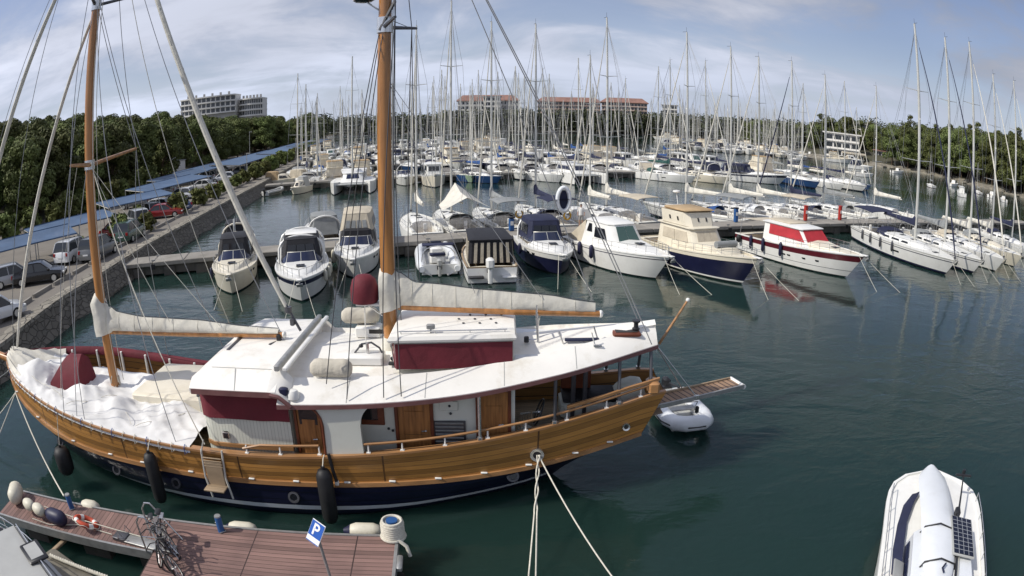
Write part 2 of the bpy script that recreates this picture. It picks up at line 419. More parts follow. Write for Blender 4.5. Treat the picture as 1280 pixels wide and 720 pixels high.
def interp(x, xs, ys):
    if x <= xs[0]: return ys[0]
    for i in range(len(xs) - 1):
        if x <= xs[i + 1]:
            t = (x - xs[i]) / (xs[i + 1] - xs[i]); return ys[i] + (ys[i + 1] - ys[i]) * t
    return ys[-1]
def smooth_interp(x, xs, ys):
    """monotone-ish cubic through the points"""
    if x <= xs[0]: return ys[0]
    if x >= xs[-1]: return ys[-1]
    n = len(xs); i = max(k for k in range(n - 1) if xs[k] <= x)
    def sl(k):
        if k == 0: return (ys[1] - ys[0]) / (xs[1] - xs[0])
        if k == n - 1: return (ys[-1] - ys[-2]) / (xs[-1] - xs[-2])
        return (ys[k + 1] - ys[k - 1]) / (xs[k + 1] - xs[k - 1])
    h = xs[i + 1] - xs[i]; t = (x - xs[i]) / h
    return ((2 * t ** 3 - 3 * t * t + 1) * ys[i] + (t ** 3 - 2 * t * t + t) * h * sl(i) + (-2 * t ** 3 + 3 * t * t) * ys[i + 1] + (t ** 3 - t * t) * h * sl(i + 1))
def sag(a, b, d, n=8):
    a, b = Vector(a), Vector(b)
    return [a.lerp(b, i / n) - Vector((0, 0, d * 4 * (i / n) * (1 - i / n))) for i in range(n + 1)]
# ------------------------------------------------------------------ sky, sun
SUN_EL, SUN_AZ = R(44), math.atan2(-.94, -.34)      # towards the sun: left of the view and a little behind it
SUNV = Vector((math.cos(SUN_EL) * math.sin(SUN_AZ), math.cos(SUN_EL) * math.cos(SUN_AZ), math.sin(SUN_EL)))

def make_world():
    w = bpy.data.worlds.new('World'); scene.world = w; w.use_nodes = True; nt = w.node_tree; L = nt.links
    bg = nt.nodes['Background']; bg.inputs[1].default_value = 0.10
    sk = nd(nt, 'ShaderNodeTexSky'); sk.sky_type = 'NISHITA'; sk.sun_disc = False
    sk.sun_elevation = SUN_EL; sk.sun_rotation = SUN_AZ; sk.altitude = 10; sk.air_density = 1.2; sk.dust_density = .6; sk.ozone_density = 1.5
    tc = nd(nt, 'ShaderNodeTexCoord'); sp = nd(nt, 'ShaderNodeSeparateXYZ'); L.new(tc.outputs['Generated'], sp.inputs[0])
    # project the direction on a cloud layer so that clouds shrink towards the horizon
    zz = nd(nt, 'ShaderNodeMath', operation='ADD'); zz.inputs[1].default_value = 0.24; zz.use_clamp = False; L.new(sp.outputs[2], zz.inputs[0])
    zm = nd(nt, 'ShaderNodeMath', operation='MAXIMUM'); zm.inputs[1].default_value = 0.02; L.new(zz.outputs[0], zm.inputs[0])
    dx = nd(nt, 'ShaderNodeMath', operation='DIVIDE'); L.new(sp.outputs[0], dx.inputs[0]); L.new(zm.outputs[0], dx.inputs[1])
    dy = nd(nt, 'ShaderNodeMath', operation='DIVIDE'); L.new(sp.outputs[1], dy.inputs[0]); L.new(zm.outputs[0], dy.inputs[1])
    cb = nd(nt, 'ShaderNodeCombineXYZ'); L.new(dx.outputs[0], cb.inputs[0]); L.new(dy.outputs[0], cb.inputs[1])
    mp = nd(nt, 'ShaderNodeMapping'); mp.inputs['Rotation'].default_value = (0, 0, R(-25)); mp.inputs['Scale'].default_value = (.95, 1.35, 1); mp.inputs['Location'].default_value = (3.1, 1.7, 0)
    L.new(cb.outputs[0], mp.inputs[0])
    n1 = nd(nt, 'ShaderNodeTexNoise'); n1.inputs['Scale'].default_value = 1.0; n1.inputs['Detail'].default_value = 9; n1.inputs['Roughness'].default_value = .58; n1.inputs['Distortion'].default_value = .5
    L.new(mp.outputs[0], n1.inputs['Vector'])
    n2 = nd(nt, 'ShaderNodeTexNoise'); n2.inputs['Scale'].default_value = 0.33; n2.inputs['Detail'].default_value = 4; L.new(mp.outputs[0], n2.inputs['Vector'])
    # cover: how much cloud hides the blue
    cv = nd(nt, 'ShaderNodeMapRange'); cv.interpolation_type = 'SMOOTHSTEP'; cv.inputs[1].default_value = .38; cv.inputs[2].default_value = .58; cv.inputs[3].default_value = .42; cv.inputs[4].default_value = 1.0
    L.new(n1.outputs[0], cv.inputs[0])
    # cloud brightness: thicker = greyer, brighter on the sun's side of the sky (left)
    br = nd(nt, 'ShaderNodeMapRange'); br.interpolation_type = 'SMOOTHSTEP'; br.inputs[1].default_value = -.55; br.inputs[2].default_value = .62; br.inputs[3].default_value = 1.05; br.inputs[4].default_value = .50
    L.new(sp.outputs[0], br.inputs[0])
    b2 = nd(nt, 'ShaderNodeMapRange'); b2.interpolation_type = 'SMOOTHSTEP'; b2.inputs[1].default_value = .32; b2.inputs[2].default_value = .66; b2.inputs[3].default_value = .62; b2.inputs[4].default_value = 1.2
    L.new(n2.outputs[0], b2.inputs[0])
    mu = nd(nt, 'ShaderNodeMath', operation='MULTIPLY'); L.new(br.outputs[0], mu.inputs[0]); L.new(b2.outputs[0], mu.inputs[1])
    # a little darker overhead than near the horizon
    hz = nd(nt, 'ShaderNodeMapRange'); hz.inputs[1].default_value = 0.0; hz.inputs[2].default_value = .5; hz.inputs[3].default_value = 1.10; hz.inputs[4].default_value = .86
    L.new(sp.outputs[2], hz.inputs[0])
    m3 = nd(nt, 'ShaderNodeMath', operation='MULTIPLY'); L.new(mu.outputs[0], m3.inputs[0]); L.new(hz.outputs[0], m3.inputs[1])
    b5 = nd(nt, 'ShaderNodeMapRange'); b5.interpolation_type = 'SMOOTHSTEP'; b5.inputs[1].default_value = .36; b5.inputs[2].default_value = .64; b5.inputs[3].default_value = .76; b5.inputs[4].default_value = 1.2; L.new(n1.outputs[0], b5.inputs[0])
    m5 = nd(nt, 'ShaderNodeMath', operation='MULTIPLY'); L.new(m3.outputs[0], m5.inputs[0]); L.new(b5.outputs[0], m5.inputs[1]); m3 = m5
    cc = nd(nt, 'ShaderNodeVectorMath', operation='SCALE'); cc.inputs[0].default_value = (7.3, 7.75, 9.2); L.new(m3.outputs[0], cc.inputs['Scale'])
    sb = nd(nt, 'ShaderNodeVectorMath', operation='MULTIPLY'); L.new(sk.outputs[0], sb.inputs[0]); sb.inputs[1].default_value = (.82, .84, 1.08)
    mx = nd(nt, 'ShaderNodeMixRGB'); L.new(cv.outputs[0], mx.inputs[0]); L.new(sb.outputs[0], mx.inputs[1]); L.new(cc.outputs[0], mx.inputs[2])
    hb = nd(nt, 'ShaderNodeMapRange'); hb.interpolation_type = 'SMOOTHSTEP'; hb.inputs[1].default_value = -.02; hb.inputs[2].default_value = .17; hb.inputs[3].default_value = .72; hb.inputs[4].default_value = 0; L.new(sp.outputs[2], hb.inputs[0])
    hm = nd(nt, 'ShaderNodeMixRGB'); hm.inputs[2].default_value = (4.5, 5.2, 6.6, 1); L.new(hb.outputs[0], hm.inputs[0]); L.new(mx.outputs[0], hm.inputs[1])
    L.new(hm.outputs[0], bg.inputs[0])
make_world()
sd = bpy.data.lights.new('sun', 'SUN'); sd.energy = 3.4; sd.angle = R(0.9); sd.color = (1, .95, .86)
so = bpy.data.objects.new('sun', sd); COL.objects.link(so); so.rotation_euler = SUNV.to_track_quat('Z', 'Y').to_euler()
vs = scene.view_settings; vs.view_transform = 'Standard'; vs.look = 'None'; vs.exposure = 0.15; vs.gamma = 1.0; vs.use_curve_mapping = False
scene.cycles.use_denoising = True
scene.cycles.max_bounces = 6; scene.cycles.transparent_max_bounces = 8
scene.cycles.sample_clamp_indirect = 6.0

# ------------------------------------------------------------------ water
def make_water():
    m = bpy.data.materials.new('water'); m.use_nodes = True; nt = m.node_tree; L = nt.links; b = nt.nodes['Principled BSDF']
    tc = nd(nt, 'ShaderNodeTexCoord')
    n0 = nd(nt, 'ShaderNodeTexNoise'); n0.inputs['Scale'].default_value = .05; n0.inputs['Detail'].default_value = 4; L.new(tc.outputs['Object'], n0.inputs['Vector'])
    mx = nd(nt, 'ShaderNodeMixRGB'); mx.inputs[1].default_value = (.0112, .0275, .0235, 1); mx.inputs[2].default_value = (.0150, .0360, .0308, 1); L.new(n0.outputs[0], mx.inputs[0])
    L.new(mx.outputs[0], b.inputs['Base Color'])
    b.subsurface_method = 'BURLEY'; b.inputs['Subsurface Weight'].default_value = 1.0; b.inputs['Subsurface Radius'].default_value = (.7, 1.0, 1.0); b.inputs['Subsurface Scale'].default_value = 1.6
    b.inputs['Roughness'].default_value = .07; b.inputs['IOR'].default_value = 1.333
    mp = nd(nt, 'ShaderNodeMapping'); mp.inputs['Scale'].default_value = (.75, 1.25, 1); mp.inputs['Rotation'].default_value = (0, 0, R(-20)); L.new(tc.outputs['Object'], mp.inputs[0])
    prev = None
    gust = nd(nt, 'ShaderNodeTexNoise'); gust.inputs['Scale'].default_value = .045; gust.inputs['Detail'].default_value = 3; L.new(mp.outputs[0], gust.inputs['Vector'])
    gr = nd(nt, 'ShaderNodeMapRange'); gr.inputs[1].default_value = .35; gr.inputs[2].default_value = .65; gr.inputs[3].default_value = .22; gr.inputs[4].default_value = 1.2; L.new(gust.outputs[0], gr.inputs[0])
    for sc, dist, st in ((.55, .22, .30), (2.2, .05, .32), (6.5, .012, .40)):
        n = nd(nt, 'ShaderNodeTexNoise'); n.inputs['Scale'].default_value = sc; n.inputs['Detail'].default_value = 3; n.inputs['Distortion'].default_value = .6; L.new(mp.outputs[0], n.inputs['Vector'])
        bp = nd(nt, 'ShaderNodeBump'); bp.inputs['Distance'].default_value = dist
        ms = nd(nt, 'ShaderNodeMath', operation='MULTIPLY'); ms.inputs[1].default_value = st; L.new(gr.outputs[0], ms.inputs[0]); L.new(ms.outputs[0], bp.inputs['Strength'])
        L.new(n.outputs[0], bp.inputs['Height'])
        if prev: L.new(prev.outputs[0], bp.inputs['Normal'])
        prev = bp
    L.new(prev.outputs[0], b.inputs['Normal'])
    MATS['water'] = m
    mb = MB(); mb.add([(-7000, -300, 0), (7000, -300, 0), (7000, 9000, 0), (-7000, 9000, 0)], [(0, 1, 2, 3)], 'water')
    tag(obj('water', mb, None, 0), kind='structure')
make_water()

# ------------------------------------------------------------------ left bank: quay, car park, wooded hill
QUAY = [(-20.5, -12), (-23.5, 12), (-24.0, 21.2), (-25.6, 28), (-26.8, 36), (-28.4, 44), (-29.8, 54), (-32.4, 69), (-36.5, 92), (-43.5, 128), (-50.8, 164), (-61, 212), (-75, 268), (-96, 330), (-140, 420)]
def quay_at(y):
    return interp(y, [p[1] for p in QUAY], [p[0] for p in QUAY])
def hill_z(d, y):
    """height of the land d metres inland of the quay"""
    e = interp(y, [0, 60, 140, 240, 330, 420], [9.0, 10.0, 11, 9.5, 5.5, 2])
    return 1.3 + e * max(0, min(1, (d - 24) / 62)) ** 1.3
def make_left_bank():
    offs = [0, .45, .46, 4, 10, 16, 22, 28, 36, 46, 58, 72, 90, 120, 200, 420]
    ys = [-12 + i * 12 for i in range(37)]
    g, h = [], []
    for y in ys:
        x = quay_at(y); row = []
        for d in offs:
            z = 1.3 if d < 24 else hill_z(d, y)
            row.append((x - d, y, z))
        g.append(row)
    lot = MB(); lot.sheet([r[2:8] for r in g], 'asphalt')
    tag(obj('car_park_ground', lot, None, 0), kind='structure')
    hl = MB(); hl.sheet([[(p[0], p[1], p[2] + .004) for p in r[7:]] for r in g], 'soil')
    tag(obj('hill', hl, None, 60), kind='structure')
    # quay wall with a low stone parapet, sloped rubble foot
    q = MB(); rn = random.Random(3)
    rings = []; fine = [QUAY[0][1] + i * 1.6 for i in range(int(430 / 1.6))]
    for y in fine:
        x = quay_at(y); j = lambda a: rn.uniform(-a, a)
        rings.append([(x + 1.5 + j(.35), y, -.5), (x + .95 + j(.25), y, .2 + j(.12)), (x + .35 + j(.12), y, .85 + j(.1)), (x + .12, y, 1.25), (x + .10, y, 1.42 + j(.02)), (x - .85, y, 1.44 + j(.02)), (x - .9, y, 1.2)])
    q.loft(rings, 'quay_stone', False)
    o = obj('quay_wall', q, None, 30); tag(o, 'rough stone quay wall with a low parapet running along the car park', 'quay wall')
    me = o.data; me.materials.append(MATS['parapet_stone']); k = len(me.materials) - 1
    for p in me.polygons:
        if p.center.z > 1.3: p.material_index = k
make_left_bank()

# ------------------------------------------------------------------ trees
def leaf_cloud(mb, c, rad, n, size, m, rn, flat=.75):
    for _ in range(n):
        while True:
            p = Vector((rn.uniform(-1, 1), rn.uniform(-1, 1), rn.uniform(-1, 1)))
            if .2 < p.length < 1: break
        p = p.normalized() * (p.length ** .4)
        q = Vector((c[0] + p.x * rad, c[1] + p.y * rad, c[2] + p.z * rad * flat))
        nrm = (p + Vector((rn.gauss(0, .5), rn.gauss(0, .5), rn.gauss(.25, .5)))).normalized()
        a = nrm.orthogonal().normalized(); b = nrm.cross(a); t = rn.uniform(0, 6.28)
        u = (a * math.cos(t) + b * math.sin(t)) * size * rn.uniform(.6, 1.3); w = nrm.cross(u.normalized()) * size * rn.uniform(.5, 1.1)
        mb.add([q - u, q + w * .9, q + u, q - w * .8], [(0, 1, 2, 3)], m)

def oak_proto(seed, H=9.5, W=7.0, leaf='leaf_oak', leaves=2600):
    rn = random.Random(seed); cr, tr = MB(), MB()
    tr.tube([(0, 0, -.5), (.1, .05, H * .25), (.05, -.1, H * .5), (.1, 0, H * .8)], [.28, .22, .16, .05], 'bark', 7)
    nc = 30
    for i in range(nc):
        a = rn.uniform(0, 6.28); f = math.sqrt(rn.random()); zz = rn.uniform(.22, 1)
        prof = math.sqrt(max(.05, 1 - ((zz - .55) / .5) ** 2))
        c = (math.cos(a) * f * W * .40 * prof, math.sin(a) * f * W * .40 * prof, H * (zz * .9))
        r = rn.uniform(.8, 1.6)
        if i % 2 == 0: tr.tube([(0, 0, H * min(.5, zz * .5)), (c[0] * .5, c[1] * .5, H * zz * .72), c], [.1, .06, .02], 'bark', 5)
        leaf_cloud(cr, c, r * W / 7.2, leaves // nc, .24, leaf, rn)
    return cr.mesh('crown', 0), tr.mesh('trunk', 50)

def pine_proto(seed, H=17, W=6.0):
    rn = random.Random(seed); cr, tr = MB(), MB(); b = rn.uniform(-.5, .5)
    tr.tube([(0, 0, -.5), (b * .3, 0, H * .4), (b, .2, H * .7), (b, .1, H * .95)], [.24, .2, .14, .04], 'bark', 7)
    nc = 30
    for i in range(nc):
        zz = rn.uniform(.22, 1); prof = (math.sin(min(1, (1.05 - zz) * 1.7) * 1.57) * .9 + .1) * (.75 if zz < .4 else 1)
        a = rn.uniform(0, 6.28); f = rn.uniform(.25, 1)
        c = (b * zz + math.cos(a) * f * W * .45 * prof, math.sin(a) * f * W * .45 * prof, H * (zz * .95) + .2)
        tr.tube([(b * zz, 0, H * zz * .93), c], [.07, .02], 'bark', 4)
        leaf_cloud(cr, c, rn.uniform(1.1, 2.0), 110, .31, 'leaf_pine', rn, .65)
    return cr.mesh('crown', 0), tr.mesh('trunk', 50)

OAKS = [oak_proto(10 + i, 11.5 + (i % 3) * .8, 9.0 + (i % 2), leaves=8000) for i in range(5)]
PINES = [pine_proto(40 + i, 17.5 + i * 1.2, 7.4 + .6 * (i % 3)) for i in range(5)]
SHRUBS = [oak_proto(70 + i, 2.4, 2.6, 'leaf_shrub', 1300) for i in range(3)]
def plant(proto, name, loc, s, label, cat='tree', group=None, rn=rnd, sz=None):
    t = thing(name, label, cat, loc, rn.uniform(0, 6.28), group); t.scale = (s, s, sz or s)
    obj('crown', proto[0], t); obj('trunk', proto[1], t)
    return t
def left_wood():
    rn = random.Random(5); n = 0
    for y0 in range(34, 322, 6):
        for d0, keep in ((27, .9), (33, .8), (41, .75), (51, .7), (62, .75), (75, .75)):
            if y0 < 60 and d0 > 63: continue
            if y0 > 200 and d0 > 63: continue
            if y0 > 285 and d0 > 42: continue
            if y0 > 205: d0 = d0 - 19 if y0 > 232 else d0 - 9
            if rn.random() > keep: continue
            d = d0 + rn.uniform(-2.5, 2.5) + (10 if y0 < 60 else 0); y = y0 + rn.uniform(-3, 3)
            z = hill_z(d, y)
            s = rn.uniform(.78, 1.15)
            row = 'at the edge of the wood behind the blue carports' if d0 < 40 else 'high on the wooded hill behind the car park'
            plant(OAKS[rn.randrange(5)], 'broadleaf_tree', (quay_at(y) - d, y, z - .6), s, 'dense dark green broadleaf tree ' + row, 'tree', 'broadleaf trees ' + row, rn)
            n += 1
    return n
n_left = left_wood()

# ------------------------------------------------------------------ far shore and right shore
def ridge(name, pts, depth, m='soil', base=-.5):
    """a strip of land: pts = (x, y, crest height); rises from the water to the crest behind"""
    mb = MB(); g = []
    for x, y, h in pts:
        d = Vector((x, y, 0)).normalized()
        g.append([(x + d.x * t * depth, y + d.y * t * depth, lerp(base, h, math.sin(t * 1.57))) for t in (0, .02, .06, .15, .3, .5, .75, 1)] + [(x + d.x * 3 * depth, y + d.y * 3 * depth, h * .9)])
    mb.sheet(g, m)
    return tag(obj(name, mb, None, 60), kind='structure')
ridge('far_shore_hill', [(-190, 470, 6), (-120, 440, 4), (-60, 415, 4), (-30, 405, 7), (0, 402, 9), (60, 398, 9), (110, 390, 8), (150, 372, 6), (175, 345, 5), (190, 300, 4)], 60)
RS = [(112, 262), (116, 240), (122, 222), (133, 214), (148, 205), (153, 192), (151, 178), (152, 164), (156, 150), (164, 130), (176, 105)]
def right_shore():
    mb = MB(); g = []; rn = random.Random(9)
    P = []
    for i in range(len(RS) - 1):
        for k in range(6):
            t = k / 6; P.append((lerp(RS[i][0], RS[i + 1][0], t), lerp(RS[i][1], RS[i + 1][1], t)))
    for x, y in P:
        d = Vector((1, .35, 0)).normalized(); j = lambda a: rn.uniform(-a, a)
        g.append([(x + d.x * t + j(.5), y + d.y * t + j(.5), z + j(.25)) for t, z in ((-2, -.8), (0, .15), (1.0, .5), (2.2, .9), (3.4, 1.3))])
    mb.sheet(g, 'rock'); tag(obj('rocky_shore', mb, None, 20), kind='structure')
    m2 = MB(); m2.sheet([[(r[4][0] - .3, r[4][1], r[4][2] - .05), (r[4][0] + 8, r[4][1] + 3, 2.4), (r[4][0] + 25, r[4][1] + 10, 4.5), (r[4][0] + 70, r[4][1] + 28, 8), (r[4][0] + 300, r[4][1] + 100, 8)] for r in g], 'soil')
    tag(obj('right_shore_ground', m2, None, 50), kind='structure')
    # pale boulders along the water
    k = 0
    for i in range(46):
        x, y = P[min(len(P) - 1, int(rn.random() ** .8 * len(P)))]
        b = MB(); s = rn.uniform(.5, 1.3)
        pr = [(max(.05, math.sin(math.pi * q / 6)) * s * rn.uniform(.8, 1.15), -math.cos(math.pi * q / 6) * s * .55) for q in range(7)]
        b.lathe(pr, 'rock', 8); b.v = [(p[0] * rn.uniform(.85, 1.15), p[1] * rn.uniform(.85, 1.15), p[2]) for p in b.v]
        solid('shore_boulder', b, 'pale limestone boulder lying at the waterline under the pines', 'boulder', (x + rn.uniform(-.5, 2.4), y + rn.uniform(-1, 1), rn.uniform(.15, .5)), rn.uniform(0, 6), 'boulders along the pine shore', 0)
    n = 0
    for i, (x, y) in enumerate(P):
        for d, pr in ((3.2, .6), (6, .75), (9.5, .8), (14, .85), (20, .75), (27, .6), (38, .45)):
            if rn.random() > pr: continue
            if y > 212 and d < 26: continue
            px, py = x + d * .94 + rn.uniform(-2.5, 2.5), y + d * .33 + rn.uniform(-2, 2)
            s = rn.uniform(.72, .98) * (1.0 if y < 200 else .85)
            if rn.random() < .55:
                plant(OAKS[rn.randrange(5)], 'broadleaf_tree', (px, py, .8 + d * .1), s * 1.42, 'dense rounded dark tree among the pines of the wood on the rocky shore', 'tree', 'rounded trees on the rocky shore', rn, s * 1.55); continue
            plant(PINES[rn.randrange(5)], 'pine_tree', (px, py, 1.2 + d * .1), s * .95, 'tall dark pine with bare lower trunk standing in the wood on the rocky shore', 'tree', 'pines on the rocky shore', rn)
            n += 1
    for x, y in ((121, 300), (112, 285), (128, 285), (136, 270), (126, 262), (142, 300), (118, 318), (150, 262), (160, 275), (133, 318), (150, 245), (160, 240), (143, 255), (170, 255), (140, 330), (128, 335), (150, 322), (162, 300), (155, 345), (137, 350)):
        plant(OAKS[rn.randrange(5)], 'broadleaf_tree', (x + rn.uniform(-3, 3), y, .6), rn.uniform(.95, 1.15), 'dark rounded tree behind the white waterfront building on the far bank', 'tree', 'trees behind the waterfront building', rn)
right_shore()

def far_woods():
    """the tree belt on the far shore reads as one dark mass"""
    rn = random.Random(21); mb = MB()
    def belt(x0, y0, x1, y1, n, base, hmin, hmax, depth, num=150):
        for i in range(n):
            t = (i + rn.random()) / n; d = rn.uniform(0, depth)
            x, y = lerp(x0, x1, t), lerp(y0, y1, t); dv = Vector((x, y, 0)).normalized()
            h = rn.uniform(hmin, hmax); x += dv.x * d; y += dv.y * d
            zb = base + d * .07
            for k in range(3):
                r = h * rn.uniform(.24, .36)
                leaf_cloud(mb, (x + rn.uniform(-2, 2), y + rn.uniform(-2, 2), zb + h * (.25 + .27 * k)), r, num // 3, .72, 'leaf_far', rn, .9)
    belt(-150, 438, -36, 402, 110, 1.0, 8, 12.5, 25)
    belt(-40, 398, 62, 394, 110, 1.5, 10.5, 13.5, 6)
    belt(56, 396, 150, 370, 110, 1.5, 9.5, 13, 30)
    belt(150, 376, 190, 310, 60, 1, 9, 14, 40)
    belt(116, 292, 168, 250, 70, 1.2, 8, 12, 25)
    belt(182, 330, 226, 205, 70, 4, 12, 17, 40)
    belt(150, 330, 190, 300, 40, 2, 8, 12, 40)
    belt(226, 205, 262, 120, 70, 5, 13, 17, 40)
    belt(-95, 336, -150, 440, 50, 1, 8, 12, 40)
    o = obj('far_woods', mb, None, 0); tag(o, 'dark belt of woodland along the far shore', 'woodland', None, 'stuff')
far_woods()

# ------------------------------------------------------------------ buildings
def block(mb, c, d, m, rz=0): mb.box((c[0], c[1], c[2] + d[2] / 2), d, m, rz)
def hotel_on_hill():
    c = at(0, 0, 20)
    yb = 330.0; D = lambda u, v: (lambda r: Vector((r.x / r.y * yb, yb, CAM_H + r.z / r.y * yb)))(ray(u, v))
    a, b = D(226, 139), D(321, 139); zt = D(270, 121).z; z0 = a.z - 6
    W = b.x - a.x
    t = thing('hotel', 'long grey flat-roofed hotel with rows of dark windows on the wooded hilltop', 'hotel', (a.x, yb, z0), R(8))
    def wing(x0, x1, dy, top, nm):
        n = 12; base, bands, wins = MB(), MB(), []
        for f in range(3):
            zb = top - 3.1 * (3 - f)
            for k in range(n + 1):
                pass
            # slightly bowed front: loft floor slab
            pts = []
            for k in range(n + 1):
                x = lerp(x0, x1, k / n); bow = 3.0 * (1 - ((k / n) * 2 - 1) ** 2)
                pts.append((x, dy - bow))
            rear = [(x1, dy + 12), (x0, dy + 12)]
            bands.slab([(x, y - .9) for x, y in pts] + rear, zb, zb + .75, 'stucco')
            base.slab([(x, y + .3) for x, y in pts] + [(x1 - .1, dy + 11.8), (x0 + .1, dy + 11.8)], zb + .75, zb + 3.1, 'stucco')
            for k in range(n):
                (xa, ya), (xb, ybb) = pts[k], pts[k + 1]
                wins.append(MB().prism([(lerp(xa, xb, .12), lerp(ya, ybb, .12) + .28, zb + .9), (lerp(xa, xb, .86), lerp(ya, ybb, .86) + .28, zb + .9), (lerp(xa, xb, .86), lerp(ya, ybb, .86) + .28, zb + 2.95), (lerp(xa, xb, .12), lerp(ya, ybb, .12) + .28, zb + 2.95)], (0, -.06, 0), 'window_glass'))
        base.slab([(x, y + .6) for x, y in pts] + [(x1 - .1, dy + 11.5), (x0 + .1, dy + 11.5)], top - 22, top - 9.3, 'stucco_grey')
        roof = MB(); roof.slab([(x, y - 1.3) for x, y in pts] + rear, top, top + .7, 'stucco')
        for k in range(6): roof.box((lerp(x0, x1, .1 + .15 * k), dy + 4, top + 1.6), (1, 1, 2.0), 'roof_grey')
        w = obj('wall', base, t, 30); obj('balcony_bands', bands, t, 30); obj('roof', roof, t, 30)
        for q in wins: obj('window', q, w, 0)
    H = zt - z0
    wing(0, W * .70, 0, H, 'main'); wing(W * .72, W, 5, H - 3.2, 'low')
hotel_on_hill()

def villa(name, label, u0, u1, vt, vb, yb, storeys, wall, roofm, pitched=True, cat='hotel', depth=14, cols=12):
    D = lambda u, v: (lambda r: Vector((r.x / r.y * yb, yb, CAM_H + r.z / r.y * yb)))(ray(u, v))
    a, b, zt = D(u0, vb), D(u1, vb), D((u0 + u1) / 2, vt).z
    z0 = a.z; W = b.x - a.x; H = zt - z0
    t = thing(name, label, cat, (a.x, yb, z0), -math.atan2(a.x + W / 2, yb))
    wl, wn, rf = MB(), [], MB()
    rh = H * .25 if pitched else .5
    wl.box((W / 2, depth / 2, (H - rh) / 2 - 2), (W, depth, H - rh + 4), wall)
    sh = (H - rh) / storeys
    for s in range(storeys):
        for k in range(cols):
            x = W * (k + .5) / cols
            wn.append(MB().box((x, -.02, s * sh + sh * .55), (W / cols * (.82 if cols < 6 else .6), .12, sh * .55), 'window_glass'))
        wl.box((W / 2, -.35, s * sh + .1), (W, .7, .22), wall)
    if pitched:
        e = 1.0; zr = H - rh
        rf.loft([[(-e, -e, zr), (W + e, -e, zr), (W + e, depth + e, zr), (-e, depth + e, zr)], [(-e, -e, zr + .25), (W + e, -e, zr + .25), (W + e, depth + e, zr + .25), (-e, depth + e, zr + .25)], [(3, depth / 2 - .2, H), (W - 3, depth / 2 - .2, H), (W - 3, depth / 2 + .2, H), (3, depth / 2 + .2, H)]], roofm, True, True)
    else: rf.box((W / 2, depth / 2, H - .2), (W + 1.6, depth + 1.6, .5), roofm)
    w = obj('wall', wl, t, 30); obj('roof', rf, t, 30)
    for q in wn: obj('window', q, w, 0)
    return t
villa('hotel', 'long low hotel with a red tiled roof showing over the far masts, rightmost', 752, 808, 122, 147, 415, 4, 'stucco_pink', 'roof_tile', cols=14)
villa('hotel', 'pinkish hotel block with tiled roof just left of the rightmost red roof', 672, 750, 121, 146, 425, 4, 'stucco_pink', 'roof_tile', cols=18)
villa('hotel', 'pale hotel block with red roof behind the masts on the far shore, leftmost', 572, 648, 118, 150, 430, 4, 'stucco', 'roof_tile', cols=16)
villa('house', 'narrow white tower block between two red roofed hotels on the far shore', 604, 626, 120, 152, 418, 5, 'stucco', 'roof_grey', False, 'house', 10, 4)
villa('house', 'low white flat-roofed building right of the red roofed hotels', 828, 846, 131, 142, 430, 2, 'stucco', 'roof_grey', False, 'house', 10, 5)
villa('clubhouse', 'white two-storey waterfront building with flat terraces beside the pine shore', 1030, 1068, 166, 194, 236, 3, 'stucco', 'stucco', False, 'building', 12, 4)
villa('house', 'small white house with a flat roof standing above the waterfront building', 1062, 1086, 154, 168, 262, 2, 'stucco', 'roof_grey', False, 'house', 9, 4)
villa('shed', 'low pale canopy pavilion at the water beside the white waterfront building', 1054, 1076, 191, 200, 222, 1, 'beige_cloth', 'beige_cloth', False, 'shed', 6, 4)
villa('house', 'small cream house with tiled roof half hidden by the pine trunks', 1093, 1104, 186, 196, 232, 1, 'stucco', 'roof_tile', True, 'house', 6, 3)

def kiosk_hut():
    t = thing('utility_hut', 'small white utility hut with a stepped roof at the wood edge', 'hut', (quay_at(118) - 25, 118, 1.3), R(-12))
    b = MB(); b.box((0, 0, 1.7), (4.2, 3, 3.4), 'stucco'); b.box((-.6, 0, 3.9), (2, 2, 1.0), 'stucco'); obj('wall', b, t, 30)
    r = MB(); r.box((0, 0, 3.47), (4.6, 3.4, .14), 'roof_grey'); obj('roof', r, t, 30)
    d = MB(); d.box((.6, -1.52, 1.1), (.9, .06, 2.1), 'galv'); obj('door', d, t, 0)
kiosk_hut()
def info_board():
    p = at(138, 256, 1.3); t = thing('notice_board', 'white framed notice board under a flat bar roof beside the blue carport', 'notice board', p, R(10))
    b = MB(); b.box((-.9, 0, 1.3), (.08, .08, 2.6), 'galv'); b.box((.9, 0, 1.3), (.08, .08, 2.6), 'galv'); obj('post', b, t)
    b = MB(); b.box((0, 0, 1.9), (1.7, .08, 1.1), 'sign_white'); obj('frame', b, t)
    b = MB(); b.box((0, -.05, 1.9), (1.35, .03, .75), 'roof_grey'); obj('panel', b, t)
    b = MB(); b.box((0, 0, 2.75), (3.2, .8, .1), 'sign_white', ry=R(-6)); obj('roof', b, t)
info_board()
